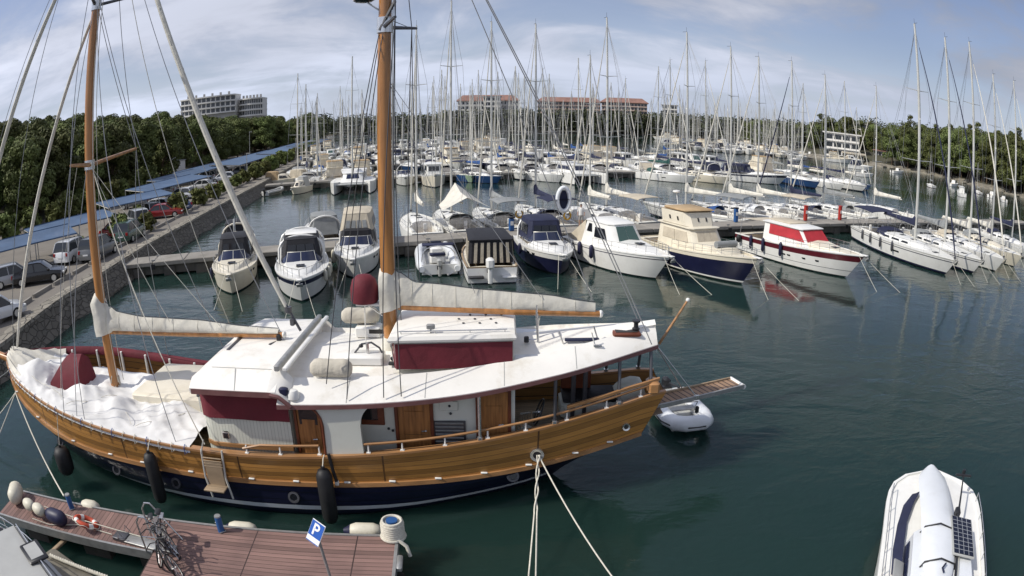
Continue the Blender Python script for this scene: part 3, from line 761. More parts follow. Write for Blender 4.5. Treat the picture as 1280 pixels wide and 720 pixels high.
# ------------------------------------------------------------------ car park: carports, cars, shrubs, posts
def carport(p0, p1, depth, label, z=3.3):
    """a shade roof of blue cloth on steel posts between two ground points"""
    p0, p1 = Vector(p0), Vector(p1); L = (p1 - p0).length; a = math.atan2(p1.y - p0.y, p1.x - p0.x)
    t = thing('carport', label, 'carport', (p0.x, p0.y, 1.3), a, 'blue carports along the quay car park')
    n = max(2, round(L / 5)); rf = MB(); g = []
    for i in range(n * 4 + 1):
        x = L * i / (n * 4); dip = .10 * math.sin(math.pi * ((i % 4) / 4))
        g.append([(x, depth * k / 4, z - 1.3 - .1 + .5 * k / 4 - dip * math.sin(math.pi * k / 4)) for k in range(5)])
    rf.sheet(g, 'canopy_blue'); rf.sheet([[(p[0], p[1], p[2] - .05) for p in r] for r in g], 'canopy_blue')
    rf.tube([g[i][0] for i in range(len(g))], .06, 'canopy_blue', 5); rf.tube([g[i][4] for i in range(len(g))], .06, 'canopy_blue', 5)
    obj('roof', rf, t, 60)
    for i in range(n + 1):
        x = L * i / n
        for k in (0, 4):
            b = MB(); y = depth * k / 4; b.tube([(x, y, 0), (x, y, g[i * 4][k][2] - .03)], .05, 'galv', 6); obj('post', b, t)
        b = MB(); b.tube([(x, 0, g[i * 4][0][2] - .08), (x, depth, g[i * 4][4][2] - .08)], .04, 'galv', 5); obj('beam', b, t)
    return t
def qp(y, d): return (quay_at(y) - d, y)
cps = [((-8, 319), (97, 293), 3.4, 'blue fabric carport over the nearest parked cars'), ((46, 297), (150, 270), 3.2, 'blue fabric carport behind the one over the nearest cars'),
       ((136, 261), (220, 243), 3.2, 'blue fabric carport beside the white notice board'), ((186, 241), (266, 221), 4, 'blue fabric carport, third from the near end of its row'),
       ((206, 229), (262, 214), 3.2, 'short blue fabric carport behind the third one of the row'), ((244, 218), (322, 198), 4.2, 'blue fabric carport under the furled sail, before the white hut'),
       ((300, 207), (362, 188.5), 6, 'blue fabric carport below the white hut'), ((352, 193), (392, 179.5), 6, 'blue fabric carport second from the headland end'), ((384, 184), (412, 174.5), 6, 'blue fabric carport closest to the headland')]
for (u0, v0), (u1, v1), dp, lb in cps:
    a, b = at(u0, v0, 3.2), at(u1, v1, 3.2); carport(a[:2], b[:2], dp, lb, 3.4)

def car_spec(paint, kind='hatch'):
    L, W, H = {'hatch': (4.1, 1.75, 1.48), 'sedan': (4.6, 1.8, 1.43), 'suv': (4.5, 1.85, 1.72)}[kind]
    hood = {'hatch': .95, 'sedan': 1.15, 'suv': 1.05}[kind]; zb = .28; zs = {'suv': 1.02}.get(kind, .88)
    parts = []
    b = MB(); rings = []
    xs = [-L / 2, -L / 2 + .12, -L * .3, 0, L * .28, L / 2 - .25, L / 2]
    top = [zs * .80, zs * .98, zs * 1.02, zs, zs * .97, zs * .84, zs * .62]
    wd = [W * .80, W * .94, W, W, W, W * .94, W * .76]
    for x, z, w in zip(xs, top, wd):
        h = w / 2; rings.append([(x, -h * .95, zb), (x, -h, zb + .25), (x, -h, z - .18), (x, -h * .92, z), (x, 0, z + .04), (x, h * .92, z), (x, h, z - .18), (x, h, zb + .25), (x, h * .95, zb)])
    b.loft(rings, paint, True, True); parts.append(('body', b, None))
    # greenhouse
    x0 = -L / 2 + (.75 if kind == 'sedan' else .12); x1 = L / 2 - hood
    gx = [x0, x0 + (.55 if kind == 'sedan' else .35), x0 + .9, x1 - 1.0, x1 - .75, x1]
    gz = [zs, H - .06, H, H, H - .05, zs - .02]
    rings = []
    for x, z in zip(gx, gz):
        k = (z - zs) / (H - zs); h = lerp(W * .46, W * .375, max(0, k)); rings.append([(x, -h, z), (x, -h * .6, z + .03 * k), (x, h * .6, z + .03 * k), (x, h, z)])
    g = MB()
    lo = [[(x, -W * .46, zs - .03), (x, W * .46, zs - .03)] for x in gx]
    full = []
    for r, x in zip(rings, gx): full.append([(x, -W * .46, zs - .04)] + r + [(x, W * .46, zs - .04)])
    g.loft(full, 'window_glass', True, True); parts.append(('window', g, None))
    rf = MB(); rr = []
    for x, z in zip(gx[1:5], gz[1:5]):
        h = W * .385; rr.append([(x, -h, z + .005), (x, -h * .6, z + .045), (x, h * .6, z + .045), (x, h, z + .005)])
    rf.sheet(rr, paint)
    for sx in (-1, 1):
        for xa, za, xb, zb2 in ((gx[0], zs, gx[1], gz[1]), (lerp(x0, x1, .5), zs, lerp(x0, x1, .47), H), (gx[5], zs, gx[4], gz[4])):
            rf.tube([(xa, sx * W * .462, za), (xb, sx * W * .385, zb2)], .045, paint, 5)
        rf.tube([(gx[1], sx * W * .385, gz[1]), (gx[2], sx * W * .382, gz[2]), (gx[3], sx * W * .382, gz[3]), (gx[4], sx * W * .385, gz[4])], .04, paint, 5)
    parts.append(('roof', rf, None))
    for sx in (-1, 1):
        for x in (-L * .31, L * .31):
            t = MB(); M = Matrix.Rotation(math.pi / 2, 3, 'X'); t.lathe([(.2, -.1), (.31, -.1), (.33, -.05), (.33, .05), (.31, .1), (.2, .1)], 'tyre', 16, (x, sx * (W / 2 - .1), .33), M); parts.append(('wheel', t, None))
            t = MB(); t.lathe([(.02, -.105), (.2, -.11), (.2, .11), (.02, .105)], 'alloy', 12, (x, sx * (W / 2 - .1), .33), M); parts.append(('rim', t, 'wheel'))
        h = MB(); h.cbox((L / 2 - .07, sx * W * .33, zs * .66), (.16, .34, .14), 'lamp_glass'); parts.append(('headlight', h, None))
        h = MB(); h.cbox((-L / 2 + .03, sx * W * .36, zs * .82), (.1, .22, .26), 'tail_lamp'); parts.append(('tail_light', h, None))
        h = MB(); h.cbox((x1 - .15, sx * (W / 2 + .08), zs + .06), (.14, .2, .13), paint); parts.append(('mirror', h, None))
    pl = MB(); pl.box((-L / 2 - .005, 0, zs * .62), (.02, .5, .11), 'sign_white'); parts.append(('number_plate', pl, None))
    return parts
def emit(spec, root):
    last = {}
    for name, mb, par in spec:
        o = obj(name, mb, last.get(par, root) if par else root); last[name] = o
    return root
CARS = {}
def park_car(kind, paint, loc, rz, label):
    key = (kind, paint)
    if key not in CARS:
        t = thing('parked_car', label, 'car', loc, rz, 'cars in the quay car park'); emit(car_spec(paint, kind), t); CARS[key] = t
    else:
        t = copy_tree(CARS[key]); t.location = loc; t.rotation_euler = (0, 0, rz); t['label'] = label
    return t
def cp(u, v): p = at(u, v, 1.3); return (p.x, p.y, 1.304)
qa = lambda y: math.atan2(-4.5, 30) + math.pi / 2 if False else math.atan2(12, -2)   # the quay runs away from the camera and slightly left
park_car('hatch', 'car_white', cp(-2, 402), R(60), 'white hatchback cut off by the photo edge, nearest car to the camera')
park_car('hatch', 'car_silver', cp(18, 356), R(48), 'silver hatchback parked beside the black car at the near carport')
park_car('sedan', 'car_black', cp(50, 353), R(30), 'black low car parked on its own in front of the near carport')
park_car('suv', 'car_white', cp(93, 325), R(96), 'white off-roader with its tailgate to the camera under the near carport')
park_car('suv', 'car_grey', cp(124, 322), R(96), 'dark grey car right of the white off-roader, behind the varnished foremast')
park_car('hatch', 'car_red', cp(146, 297), R(170), 'bright red car parked beside the flowering shrub')
park_car('suv', 'car_silver', cp(172, 283), R(140), 'silver people carrier behind the red car')
park_car('hatch', 'car_white', cp(186, 270), R(150), 'white hatchback parked near the round yellow-green bush')
park_car('sedan', 'car_blue', cp(222, 263), R(150), 'dark blue car parked behind the round bush')
park_car('sedan', 'car_red', cp(205, 272), R(20), 'dark red car in the shade left of the round bush')
park_car('suv', 'car_green', cp(163, 300), R(100), 'dark green car behind the flowering shrub')
rn = random.Random(31); paints = ['car_white', 'car_silver', 'car_black', 'car_grey', 'car_red', 'car_blue', 'car_white', 'car_grey']
words = dict(car_white='white', car_silver='silver', car_black='black', car_red='red', car_blue='blue', car_grey='grey')
for i in range(30):
    y = 66 + i * 5.8 + rn.uniform(-.6, .6); d = 8.5 + (i % 2) * 5.8 + rn.uniform(-.5, .5); p = rn.choice(paints)
    k = rn.choice(['hatch', 'sedan', 'suv'])
    part = 'near' if y < 110 else ('middle' if y < 165 else 'far')
    park_car(k, p, (quay_at(y) - d, y, 1.304), R(190 + rn.uniform(-8, 8)), 'small %s %s among cars parked by the %s part of the quay' % (words[p], {'hatch': 'hatchback', 'sedan': 'saloon', 'suv': 'tall car'}[k], part))
def lamp_post(y, d, h, label):
    t = thing('lamp_post', label, 'lamp post', (quay_at(y) - d, y, 1.3)); b = MB(); b.tube([(0, 0, 0), (0, 0, h)], [.09, .05], 'galv', 7); obj('post', b, t)
    b = MB(); b.cbox((.25, 0, h + .03), (.7, .2, .12), 'galv'); obj('lamp_head', b, t)
lamp_post(140, 12, 7.5, 'tall grey lamp post rising from the blue carports'); lamp_post(150, 2.0, 5.0, 'short pale post on the quay edge among the shrubs'); lamp_post(212, 2, 5.0, 'pale post on the quay close to the headland'); lamp_post(96, 3, 4.4, 'pale double post on the quay beside the first shrubs')
def shrub(y, d, s, label, nm='shrub', z=1.3):
    return plant(SHRUBS[rnd.randrange(3)], nm, (quay_at(y) - d, y, z), s, label, 'shrub', 'shrubs in the quay car park')
shrub(47.5, 4.2, .95, 'leafy shrub with reddish blossom standing beside the red car'); shrub(62.5, 3.6, .95, 'round yellow-green bush on the quay edge beside parked cars')
shrub(75, 3.0, .85, 'bush on the quay behind the round yellow-green one')
for i in range(16):
    y = 100 + i * 8.5; shrub(y, 3.0 + rnd.uniform(-.5, .8), rnd.uniform(.9, 1.35), 'bushy yellow-green shrub in the hedge row along the far quay edge')
for i, (y, d) in enumerate(((52, 3.2), (57, 6.5), (69, 3.2), (82, 3.4), (88, 3.0), (94, 3.2), (41, 5.5))): shrub(y, d, .7 + .1 * (i % 3), 'small leafy bush between parked cars and the quay parapet')
for i in range(14):
    y = 44 + i * 4; shrub(y, 21.5 + rnd.uniform(-1, 1) + (3 if y < 60 else 0), rnd.uniform(1.1, 1.6), 'yellowish bush at the foot of the wood behind the carports')
lowb = MB(); 
for i in range(40):
    y = 20 + i * 3; x = quay_at(y) - 3.0
    lowb.box((x, y + 1.5, 1.42), (.18, 2.6, .24), 'concrete', rz=math.atan2(quay_at(y) - quay_at(y + 3), 3) )
solid('kerb_blocks', lowb, 'line of low concrete kerb blocks along the quay car park', 'kerb')

# ------------------------------------------------------------------ piers
def pier(p0, p1, w, z, label, name='pier', piles=True):
    p0, p1 = Vector((*p0, 0)), Vector((*p1, 0)); L = (p1 - p0).length; a = math.atan2(p1.y - p0.y, p1.x - p0.x)
    t = thing(name, label, 'pier', (p0.x, p0.y, 0), a)
    rn = random.Random(int(L)); b = MB(); n = int(L / 2.5)
    for i in range(n):
        x0, x1 = L * i / n, L * (i + 1) / n - .04
        b.cbox(((x0 + x1) / 2, 0, z - .16), (x1 - x0, w, .32), 'concrete', b=.04)
    obj('deck', b, t, 30)
    b = MB(); b.box((L / 2, 0, z - .62), (L, w - .5, .6), 'concrete_dark'); obj('beam', b, t, 30)
    if piles:
        b = MB()
        for i in range(n):
            for s in (-1, 1): b.cbox((L * (i + .5) / n, s * (w / 2 - .35), z * .5 - .5), (.9, .5, z + .2), 'concrete_dark', b=.05)
        obj('piles', b, t, 30)
    b = MB()
    for i in range(n // 2):
        for s in (-1, 1):
            x = L * (i + .5) * 2 / n; b.box((x, s * (w / 2 - .3), z + .05), (.3, .07, .1), 'galv'); b.box((x, s * (w / 2 + .012), z - .35), (.35, .05, .35), 'black_rubber')
    obj('cleat', b, t, 30)
    return t
P1A, P1B = Vector((-27.6, 40.2, 0)), Vector((80, 74, 0)); P1D = (P1B - P1A).normalized(); P1N = Vector((P1D.y, -P1D.x, 0)); HEAD1 = math.atan2(P1N.y, P1N.x)
pier(P1A[:2], P1B[:2], 2.4, 1.05, 'concrete pier crossing the basin behind the front row of motor boats')
P2A, P2B = Vector((-36.0, 93, 0)), Vector((66, 121, 0)); P2D = (P2B - P2A).normalized(); P2N = Vector((P2D.y, -P2D.x, 0)); HEAD2 = math.atan2(P2N.y, P2N.x)
pier(P2A[:2], P2B[:2], 2.4, 1.05, 'second concrete pier behind the catamarans and yachts')
FAR_PIERS = [((-42, 122), (46, 147), 'third pier, hidden among masts of the packed marina'), ((-50, 150), (28, 171), 'fourth pier, deep among the packed yachts'), ((-56, 180), (4, 196), 'fifth pier, beyond most of the packed yachts'), ((-66, 212), (-6, 226), 'farthest pier of the packed left marina')]
for a, b, lb in FAR_PIERS: pier(a, b, 2.0, .9, lb, piles=False)
FAR2 = [((58, 236), (104, 214), 'nearest pier of the distant marina right of centre'), ((60, 264), (112, 246), 'middle pier of the distant marina right of centre'), ((66, 294), (116, 280), 'rear pier of the distant marina right of centre')]
for a, b, lb in FAR2: pier(a, b, 2.0, .9, lb, piles=False)
# ------------------------------------------------------------------ the wooden ketch
KA = R(0.85); KO = Vector((-17.9, 15.95, 0))
KT = thing('wooden_ketch', 'large two-masted wooden motor sailer with varnished topsides, navy hull and white roofs alongside the dock', 'ketch', KO, KA)
def nf(s):
    """the half beams below were read off with the axis turned 1.75 degrees too far: take that back"""
    b = kb0(s); return max(.3, (b - .0305 * s) / b) if s > .5 else 1.0
def P(s, n, z): return (s, -n * nf(s), z)                  # n is positive towards the camera's side
def KW(s, n, z):                                    # local -> world
    n *= nf(s)
    return KO + Vector((math.cos(KA) * s + math.sin(KA) * n, math.sin(KA) * s - math.cos(KA) * n, z))
S_B = [0, .35, 1, 2, 4, 6, 9, 12, 15, 18, 20, 21.8]; B_B = [.05, .45, 1.0, 1.65, 2.5, 2.9, 3.05, 3.05, 2.85, 2.35, 1.9, 1.45]
kb0 = lambda s: smooth_interp(max(0, min(21.8, s)), S_B, B_B)
kb = kb0
kz = lambda s: smooth_interp(s, [0, 2, 4, 6.7, 8.7, 10.5, 12.5, 15.4, 17, 19, 21.5], [2.80, 2.64, 2.45, 2.11, 1.92, 1.82, 1.81, 1.93, 2.05, 2.30, 2.75])
kr = lambda s: smooth_interp(s, [0, 1, 2.6, 5.3, 8.2, 10.2, 13, 15, 17, 19, 21.8], [2.30, 2.12, 1.80, 1.38, 1.16, 1.07, 1.05, 1.06, 1.10, 1.27, 1.62])
kw = lambda s: smooth_interp(s, [2.1, 2.8, 3.6, 5.55, 8.4, 10.75, 13, 15, 16.6, 18, 19, 19.7], [.03, .55, 1.24, 2.04, 2.74, 2.94, 2.90, 2.6, 2.0, 1.28, .6, .05])
kk = lambda s: smooth_interp(s, [0, .5, 1, 1.6, 2.1, 2.7, 4, 16, 18, 19.2, 19.9, 20.8, 21.8], [2.7, 1.95, 1.2, .5, 0, -.5, -.9, -.9, -.6, -.05, .45, .95, 1.35])
def kx(s, z): return s - (.5 * (kz(s) - z) * max(0, (s - 18) / 3.8) ** 1.5)
def krub(s): return max(.03, kb(s) - .07)
def knz(s, z):
    """half beam of the hull below the rubbing strake at height z"""
    zr, zk = kr(s), kk(s)
    if z >= zr: return krub(s)
    tau = max(1e-3, (zr - .3) / max(.01, zr - zk)); br = krub(s)
    if 2.2 < s < 19.6 and zk < .3:
        p = math.log(max(1e-3, 1 - min(.985, kw(s) / br))) / math.log(min(.98, tau)); p = max(.6, min(12, p))
    else: p = 1.25
    t = max(0, min(1, (zr - z) / max(.01, zr - zk)))
    return max(.0, br * (1 - t ** p))
ST = [0, .12, .35, .7, 1.1, 1.6, 2.1, 2.7, 3.4, 4.2] + [5 + .7 * i for i in range(22)] + [20.2, 20.8, 21.3, 21.8]
def ketch_hull():
    for sd, nm in ((1, 'near'), (-1, 'far')): pass
    hull, bul, inn, strake, cap, wl = MB(), MB(), MB(), MB(), MB(), MB()
    for sd in (1, -1):
        g = []
        for s in ST:
            zr, zk = kr(s), kk(s); row = []
            for k in range(11):
                z = lerp(zr, max(zk, -.7), (k / 10)); row.append(P(kx(s, z), sd * knz(s, z), z))
            g.append(row)
        hull.sheet(g, 'navy_planks', lambda i, j: (ST[i], j / 10 * 1.15))
        g = [[P(kx(s, lerp(kz(s), kr(s), k / 4)), sd * (lerp(kb(s), krub(s), k / 4) + .02 * math.sin(k / 4 * 3.14)), lerp(kz(s), kr(s), k / 4)) for k in range(5)] for s in ST]
        bul.sheet(g, 'bulwark_planks', lambda i, j: (ST[i], j / 4))
        si = [s for s in ST if s > .3]
        g = [[P(kx(s, z), sd * max(.01, kb(s) - .12 - .03 * k), z) for k, z in enumerate((kz(s), lerp(kz(s), kr(s), .5), kr(s) - .05))] for s in si]
        inn.sheet(g, 'inner_planks', lambda i, j: (si[i], j / 2))
        strake.loft([[P(kx(s, kr(s)) , sd * (krub(s) + a), kr(s) + b) for a, b in ((-.02, .07), (.075, .06), (.085, -.05), (-.03, -.08))] for s in ST], 'varnish_rail', True, True)
        cap.loft([[P(s, sd * (kb(s) + a), kz(s) + b) for a, b in ((.07, .0), (.07, .06), (-.17, .06), (-.17, .0))] for s in ST], 'varnish_rail', True, True)
        sw = [s for s in ST if 3.0 < s < 19.3]
        wl.sheet([[P(kx(s, z), sd * (knz(s, z) + .012), z) for z in (.24, .38)] for s in sw], 'gelcoat_cool')
    # transom
    s = 21.8; zs = [kz(s), kr(s), lerp(kr(s), kk(s), .4), lerp(kr(s), kk(s), .8)]
    tr = [P(kx(s, z), knz(s, z) if z < kr(s) else kb(s) - .03, z) for z in zs]; tl = [(a, -b, c) for a, b, c in tr]
    bul.add(tr + tl, [(0, 1, 5, 4), (1, 2, 6, 5), (2, 3, 7, 6)], 'bulwark_planks', [(0, z) for z in (0, .5, .7, 1)] + [(3, z) for z in (0, .5, .7, 1)])
    hb = obj('hull', hull, KT, 60); obj('waterline_stripe', wl, hb, 60)
    obj('bulwark', bul, KT, 60); obj('inner_bulwark', inn, KT, 60); obj('rubbing_strake', strake, KT, 40); obj('cap_rail', cap, KT, 40)
    d = MB(); sd_ = [s for s in ST if s > .6]; zd = lambda s: kz(s) - (.62 if s < 9 else .62 - .0 * s)
    d.sheet([[P(s, lerp(-1, 1, k / 6) * (kb(s) - .12), zd(s)) for k in range(7)] for s in sd_], 'deck_planks', lambda i, j: (sd_[i], j * .5))
    obj('deck', d, KT, 60)
    # white stanchion frames inside the far bulwark and the maroon cover on the far rail
    f = MB()
    for i in range(9):
        s = 1.5 + i * 1.0; f.cbox(P(s, -(kb(s) - .2), kz(s) - .25), (.09, .09, .75), 'gelcoat')
    obj('bulwark_frame', f, KT)
    c = MB(); ss = [.4 + .5 * i for i in range(20)]
    c.loft([[P(s, -(kb(s) + a), kz(s) + b) for a, b in ((.11, -.12), (.1, .12), (-.06, .2), (-.22, .11), (-.23, -.05))] for s in ss], 'maroon_cloth', True, True)
    obj('rail_cover', c, KT, 60)
    # fairing marks: small plates above the strake, portholes, hawse pipe
    for s in [1.4, 3.2, 5.2, 6.8, 8.0, 9.6, 11.4, 12.6, 13.9, 15.0, 16.1, 17.2, 18.3, 19.6, 20.7]:
        b = MB(); b.cbox(P(kx(s, kr(s)), krub(s) + .06, kr(s) + .09), (.16, .05, .04), 'gelcoat'); obj('strake_plate', b, KT)
    for s, z in ((3.9, .95), (6.75, .74), (8.98, .72), (12.45, .64), (17.9, .9)):
        n = knz(s, z); t = Vector((0, -1, .25)).normalized(); M = Vector((0, 0, 1)).rotation_difference(t).to_matrix()
        b = MB(); b.lathe([(.09, .0), (.10, .035), (.155, .035), (.165, .0), (.165, -.03)], 'alloy_dark', 18, P(s, n + .03, z), M); q = obj('porthole', b, KT)
        b = MB(); b.lathe([(.095, .005), (.095, .015)], 'glass_dark', 14, P(s, n + .03, z), M); obj('pane', b, q)
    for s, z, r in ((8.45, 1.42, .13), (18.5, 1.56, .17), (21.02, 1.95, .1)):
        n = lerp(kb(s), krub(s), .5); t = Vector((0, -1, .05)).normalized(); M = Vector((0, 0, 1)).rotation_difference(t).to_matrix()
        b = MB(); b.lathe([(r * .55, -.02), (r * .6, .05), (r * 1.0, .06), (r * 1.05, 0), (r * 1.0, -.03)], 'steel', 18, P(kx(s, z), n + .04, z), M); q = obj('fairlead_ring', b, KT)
        b = MB(); b.lathe([(r * .58, .0), (r * .58, .02)], 'inside_shade', 14, P(kx(s, z), n + .03, z), M); obj('hole_shade', b, q)  # solid dark disc paints the shade within the ring
    b = MB(); b.tube([P(.25, 0, 2.75), P(-1.2, 0, 3.0), P(-3.0, 0, 3.25)], [.16, .13, .08], 'varnish', 10); obj('bowsprit', b, KT)
    b = MB(); b.cbox(P(.12, 0, 2.55), (.3, .16, 1.0), 'mahogany', ry=R(-22)); obj('stem_post', b, KT)
ketch_hull()

# --- deckhouse
ze = lambda s: smooth_interp(s, [12.4, 15, 17, 19, 21.6], [3.24, 3.27, 3.38, 3.64, 3.97])       # main roof edge height
DZ = lambda s: kz(s) - .62
def ketch_house():
    # main roof: sloping outer strip, then a slightly sunk flat
    ss = [12.42 + i * (21.55 - 12.42) / 22 for i in range(23)]
    def hw(s): return kb(s) + .02 - .6 * (max(0, s - 19) / 2.5) ** 1.5
    rf = MB(); g = []
    for s in ss:
        h = hw(s); e = ze(s); k = min(1, (h - .9)); w = .80
        hi = e + .40
        row = [(h - .02, e - .10), (h, e), (h - w * .5, e + .24), (h - w, hi), (h - w - .06, hi - .12), (h * .35, hi + .02), (0, hi + .10)]
        g.append([P(s, n, z) for n, z in row] + [P(s, -n, z) for n, z in reversed(row[:-1])])
    rf.sheet(g, 'roof_white')
    rf.loft([[(p[0], p[1], p[2]) for p in g[-1]], [(p[0] - .02, p[1], p[2] - .15) for p in g[-1]]], 'roof_white', False)
    # underside
    rf.sheet([[P(s, hw(s) - .05, ze(s) - .10), P(s, 0, ze(s) + .02), P(s, -hw(s) + .05, ze(s) - .10)] for s in ss], 'wall_cream')
    roof = obj('roof', rf, KT, 30)
    for s in (14.1, 15.9, 17.7, 19.4):
        sm = MB(); h = hw(s); e = ze(s); sm.loft([[P(s - .008, n, z), P(s + .008, n, z), P(s + .008, n, z + .004), P(s - .008, n, z + .004)] for n, z in ((h - .03, e + .02), (h - .4, e + .242), (h - .78, e + .395))], 'gelcoat_grey', True, True); obj('seam', sm, roof, 0)
    tr = MB()
    for sd in (1, -1):
        tr.loft([[P(s, sd * (hw(s) + a), ze(s) + b) for a, b in ((.02, -.02), (.03, -.12), (-.05, -.13), (-.05, -.03))] for s in ss], 'trim_wood', True, True)
    s = 21.55; tr.loft([[P(s + a, n, ze(s) + b + .0) for a, b in ((.02, -.01), (.03, -.12), (-.04, -.12), (-.04, -.01))] for n in (hw(s), .5, -.5, -hw(s))], 'trim_wood', True, True)
    obj('roof_trim', tr, roof, 40)
    # recess at the after end of the roof, its shade a flat dark plate
    b = MB(); b.cbox(P(20.75, .25, ze(20.75) + .36), (.72, .78, .10), 'mahogany', b=.03); q = obj('roof_hatch', b, roof)
    b = MB(); b.box(P(20.75, .25, ze(20.75) + .415), (.56, .6, .01), 'inside_shade'); obj('opening_shade', b, q)
    b = MB(); b.lathe([(.09, 0), (.1, .06), (.06, .09), (.06, .2), (.11, .23), (.11, .27)], 'black_plastic', 12, P(21.0, .5, ze(21) + .38)); obj('capstan', b, roof)
    # wheelhouse roof (forward, a step higher)
    w = MB(); s0, s1 = 9.82, 12.42
    def ring(s, inset_n, z, inset_s): return s
    lo = [(s0 + .25, 3.0), (s0, 2.2), (s0, -2.2), (s0 + .25, -3.0), (s1, -3.04), (s1, 3.04)]
    mid = [(s0 + .75, 2.30), (s0 + .62, 1.9), (s0 + .62, -1.9), (s0 + .75, -2.30), (s1, -2.35), (s1, 2.35)]
    w.loft([[P(a, b, 3.42) for a, b in lo], [P(a, b, 3.54) for a, b in lo], [P(a, b, 3.86) for a, b in mid], [P(a, b * .5, 3.93) for a, b in mid]], 'roof_white', True, True)
    # the step down to the main roof: a curved cheek at the camera's side
    for sd in (1, -1):
        w.loft([[P(s, sd * 3.045, zt), P(s, sd * 2.35, zt + .36), P(s, sd * 2.3, 3.2), P(s, sd * 3.02, zb)] for s, zt, zb in ((12.2, 3.54, 3.42), (12.45, 3.52, 3.38), (12.62, 3.42, 3.22), (12.72, 3.30, 3.16))], 'roof_white', True, True)
    wr = obj('wheelhouse_roof', w, KT, 25)
    b = MB()
    for n0, n1 in ((2.3, 3.0),): b.loft([[P(s - .012, n, z), P(s + .012, n, z), P(s + .012, n, z + .004), P(s - .012, n, z + .004)] for s, n, z in ((11.35, 3.01, 3.543), (11.2, 2.33, 3.862))], 'gelcoat_grey', True, True)
    b.loft([[P(s, n - .012, z), P(s, n + .012, z), P(s, n + .012, z + .004), P(s, n - .012, z + .004)] for s, n, z in ((10.5, 2.28, 3.866), (12.3, 2.33, 3.866))], 'gelcoat_grey', True, True)
    obj('seam', b, wr, 0)
    b = MB(); b.loft([[P(a + da, n + dn, z) for da, dn, z in ((0, .02, 3.535), (0, .03, 3.40), (.0, -.05, 3.40), (0, -.05, 3.5))] for a, n in ((s0 + .3, 3.0), (10.6, 3.01), (11.6, 3.03), (12.3, 3.04))], 'trim_wood', True, True)
    b.loft([[P(a, n, z) for a, z in ((s0 - .02, 3.53), (s0 - .03, 3.40), (s0 + .05, 3.40), (s0 + .05, 3.5))] for n in (2.2, 0, -2.2)], 'trim_wood', True, True)
    b.tube([P(12.28, 3.06, 3.47), P(12.5, 3.07, 3.43), P(12.66, 3.07, 3.30), P(12.78, 3.07, 3.19)], .055, 'trim_wood', 6)
    obj('roof_trim', b, wr, 40)
    b = MB(); b.cbox(P(12.40, .25, 3.99), (.13, 4.2, .15), 'galv', b=.02); obj('traveller_beam', b, KT)
    b = MB(); b.cbox(P(12.62, .25, 3.98), (.12, 4.2, .1), 'gelcoat', b=.02); obj('beam_ledge', b, KT)
    b = MB(); b.cbox(P(10.55, .2, 3.93), (.10, 1.6, .06), 'alloy_dark', b=.015); obj('grab_rail', b, KT)
    # navigation lamp in its blue box at the step
    b = MB(); b.lathe([(.15, 0), (.15, .12), (.10, .2), (.02, .22)], 'gelcoat', 14, P(12.82, 2.85, 3.34)); q = obj('side_lamp', b, KT)
    b = MB(); b.cbox(P(12.60, 2.90, 3.52), (.22, .16, .2), 'navy'); obj('lamp_screen', b, q)
    # wheelhouse side: boarded white wall with a maroon weather cloth over its windows
    for sd in (1, -1):
        b = MB(); xs = [10.02, 10.12, 10.35, 11.2, 12.0, 12.55]; yo = [2.1, 2.45, 2.58, 2.58, 2.58, 2.58]
        b.sheet([[P(s, sd * n, DZ(s)), P(s, sd * (n - .02), 2.55), P(s, sd * (n - .06), 3.45)] for s, n in zip(xs, yo)], 'tongue_boards', lambda i, j: (xs[i], j))
        wall = obj('wheelhouse_wall', b, KT, 50)
        b = MB(); zb = lambda s: lerp(2.62, 2.60, (s - 10) / 2.5)
        b.sheet([[P(s, sd * (n + .05 + .02 * math.sin(s * 5)), zb(s) - (.02 if k else 0) + .45 * k) for k in range(3)] for s, n in zip([9.98, 10.1, 10.35, 10.8, 11.3, 11.8, 12.2, 12.56], [2.05, 2.42, 2.56, 2.58, 2.56, 2.58, 2.56, 2.56])], 'maroon_cloth')
        obj('window_cover', b, wall, 60)
        b = MB(); b.loft([[P(s, sd * (n + a), DZ(s) + z) for a, z in ((.05, .62), (.05, .72), (-.02, .72), (-.02, .62))] for s, n in zip(xs, yo)], 'varnish_rail', True, True); obj('plinth', b, wall, 40)
    b = MB(); b.sheet([[P(10.0, n, 1.4), P(9.98, n, 2.6), P(9.98, n, 3.5)] for n in (2.1, 1, 0, -1, -2.1)], 'tongue_boards', lambda i, j: (i * 1.0, j)); fw = obj('wheelhouse_front', b, KT)
    b = MB(); b.sheet([[P(9.93, n, 2.62), P(9.93, n, 3.42)] for n in (2.05, .7, -.7, -2.05)], 'maroon_cloth'); obj('window_cover', b, fw)
    b = MB(); b.cbox(P(10.72, 2.61, 2.15), (.2, .05, .2), 'steel', b=.02); q = obj('deck_light', b, KT); b = MB(); b.box(P(10.73, 2.64, 2.14), (.13, .02, .13), 'glass_dark'); obj('pane', b, q)
    # recessed side passage: walls inboard, arch pillar outboard
    pil_in = 1.98
    b = MB(); b.sheet([[P(s, pil_in, DZ(s)), P(s, pil_in, ze(s) + .05)] for s in (12.6, 14.0, 15.5, 17.0, 17.95)], 'wall_cream')
    b.sheet([[P(17.95, n, DZ(18)), P(17.95, n, ze(18) + .1)] for n in (pil_in, .5, -.5, -pil_in)], 'wall_cream')
    b.sheet([[P(s, -pil_in, DZ(s)), P(s, -pil_in, ze(s) + .05)] for s in (12.6, 14.0, 15.5, 17.0, 17.95)], 'wall_cream')
    b.sheet([[P(12.56, n, DZ(12.5)), P(12.56, n, 3.4)] for n in (2.55, 2.2, 1.98)], 'wall_cream')
    wall = obj('deckhouse_wall', b, KT, 30)
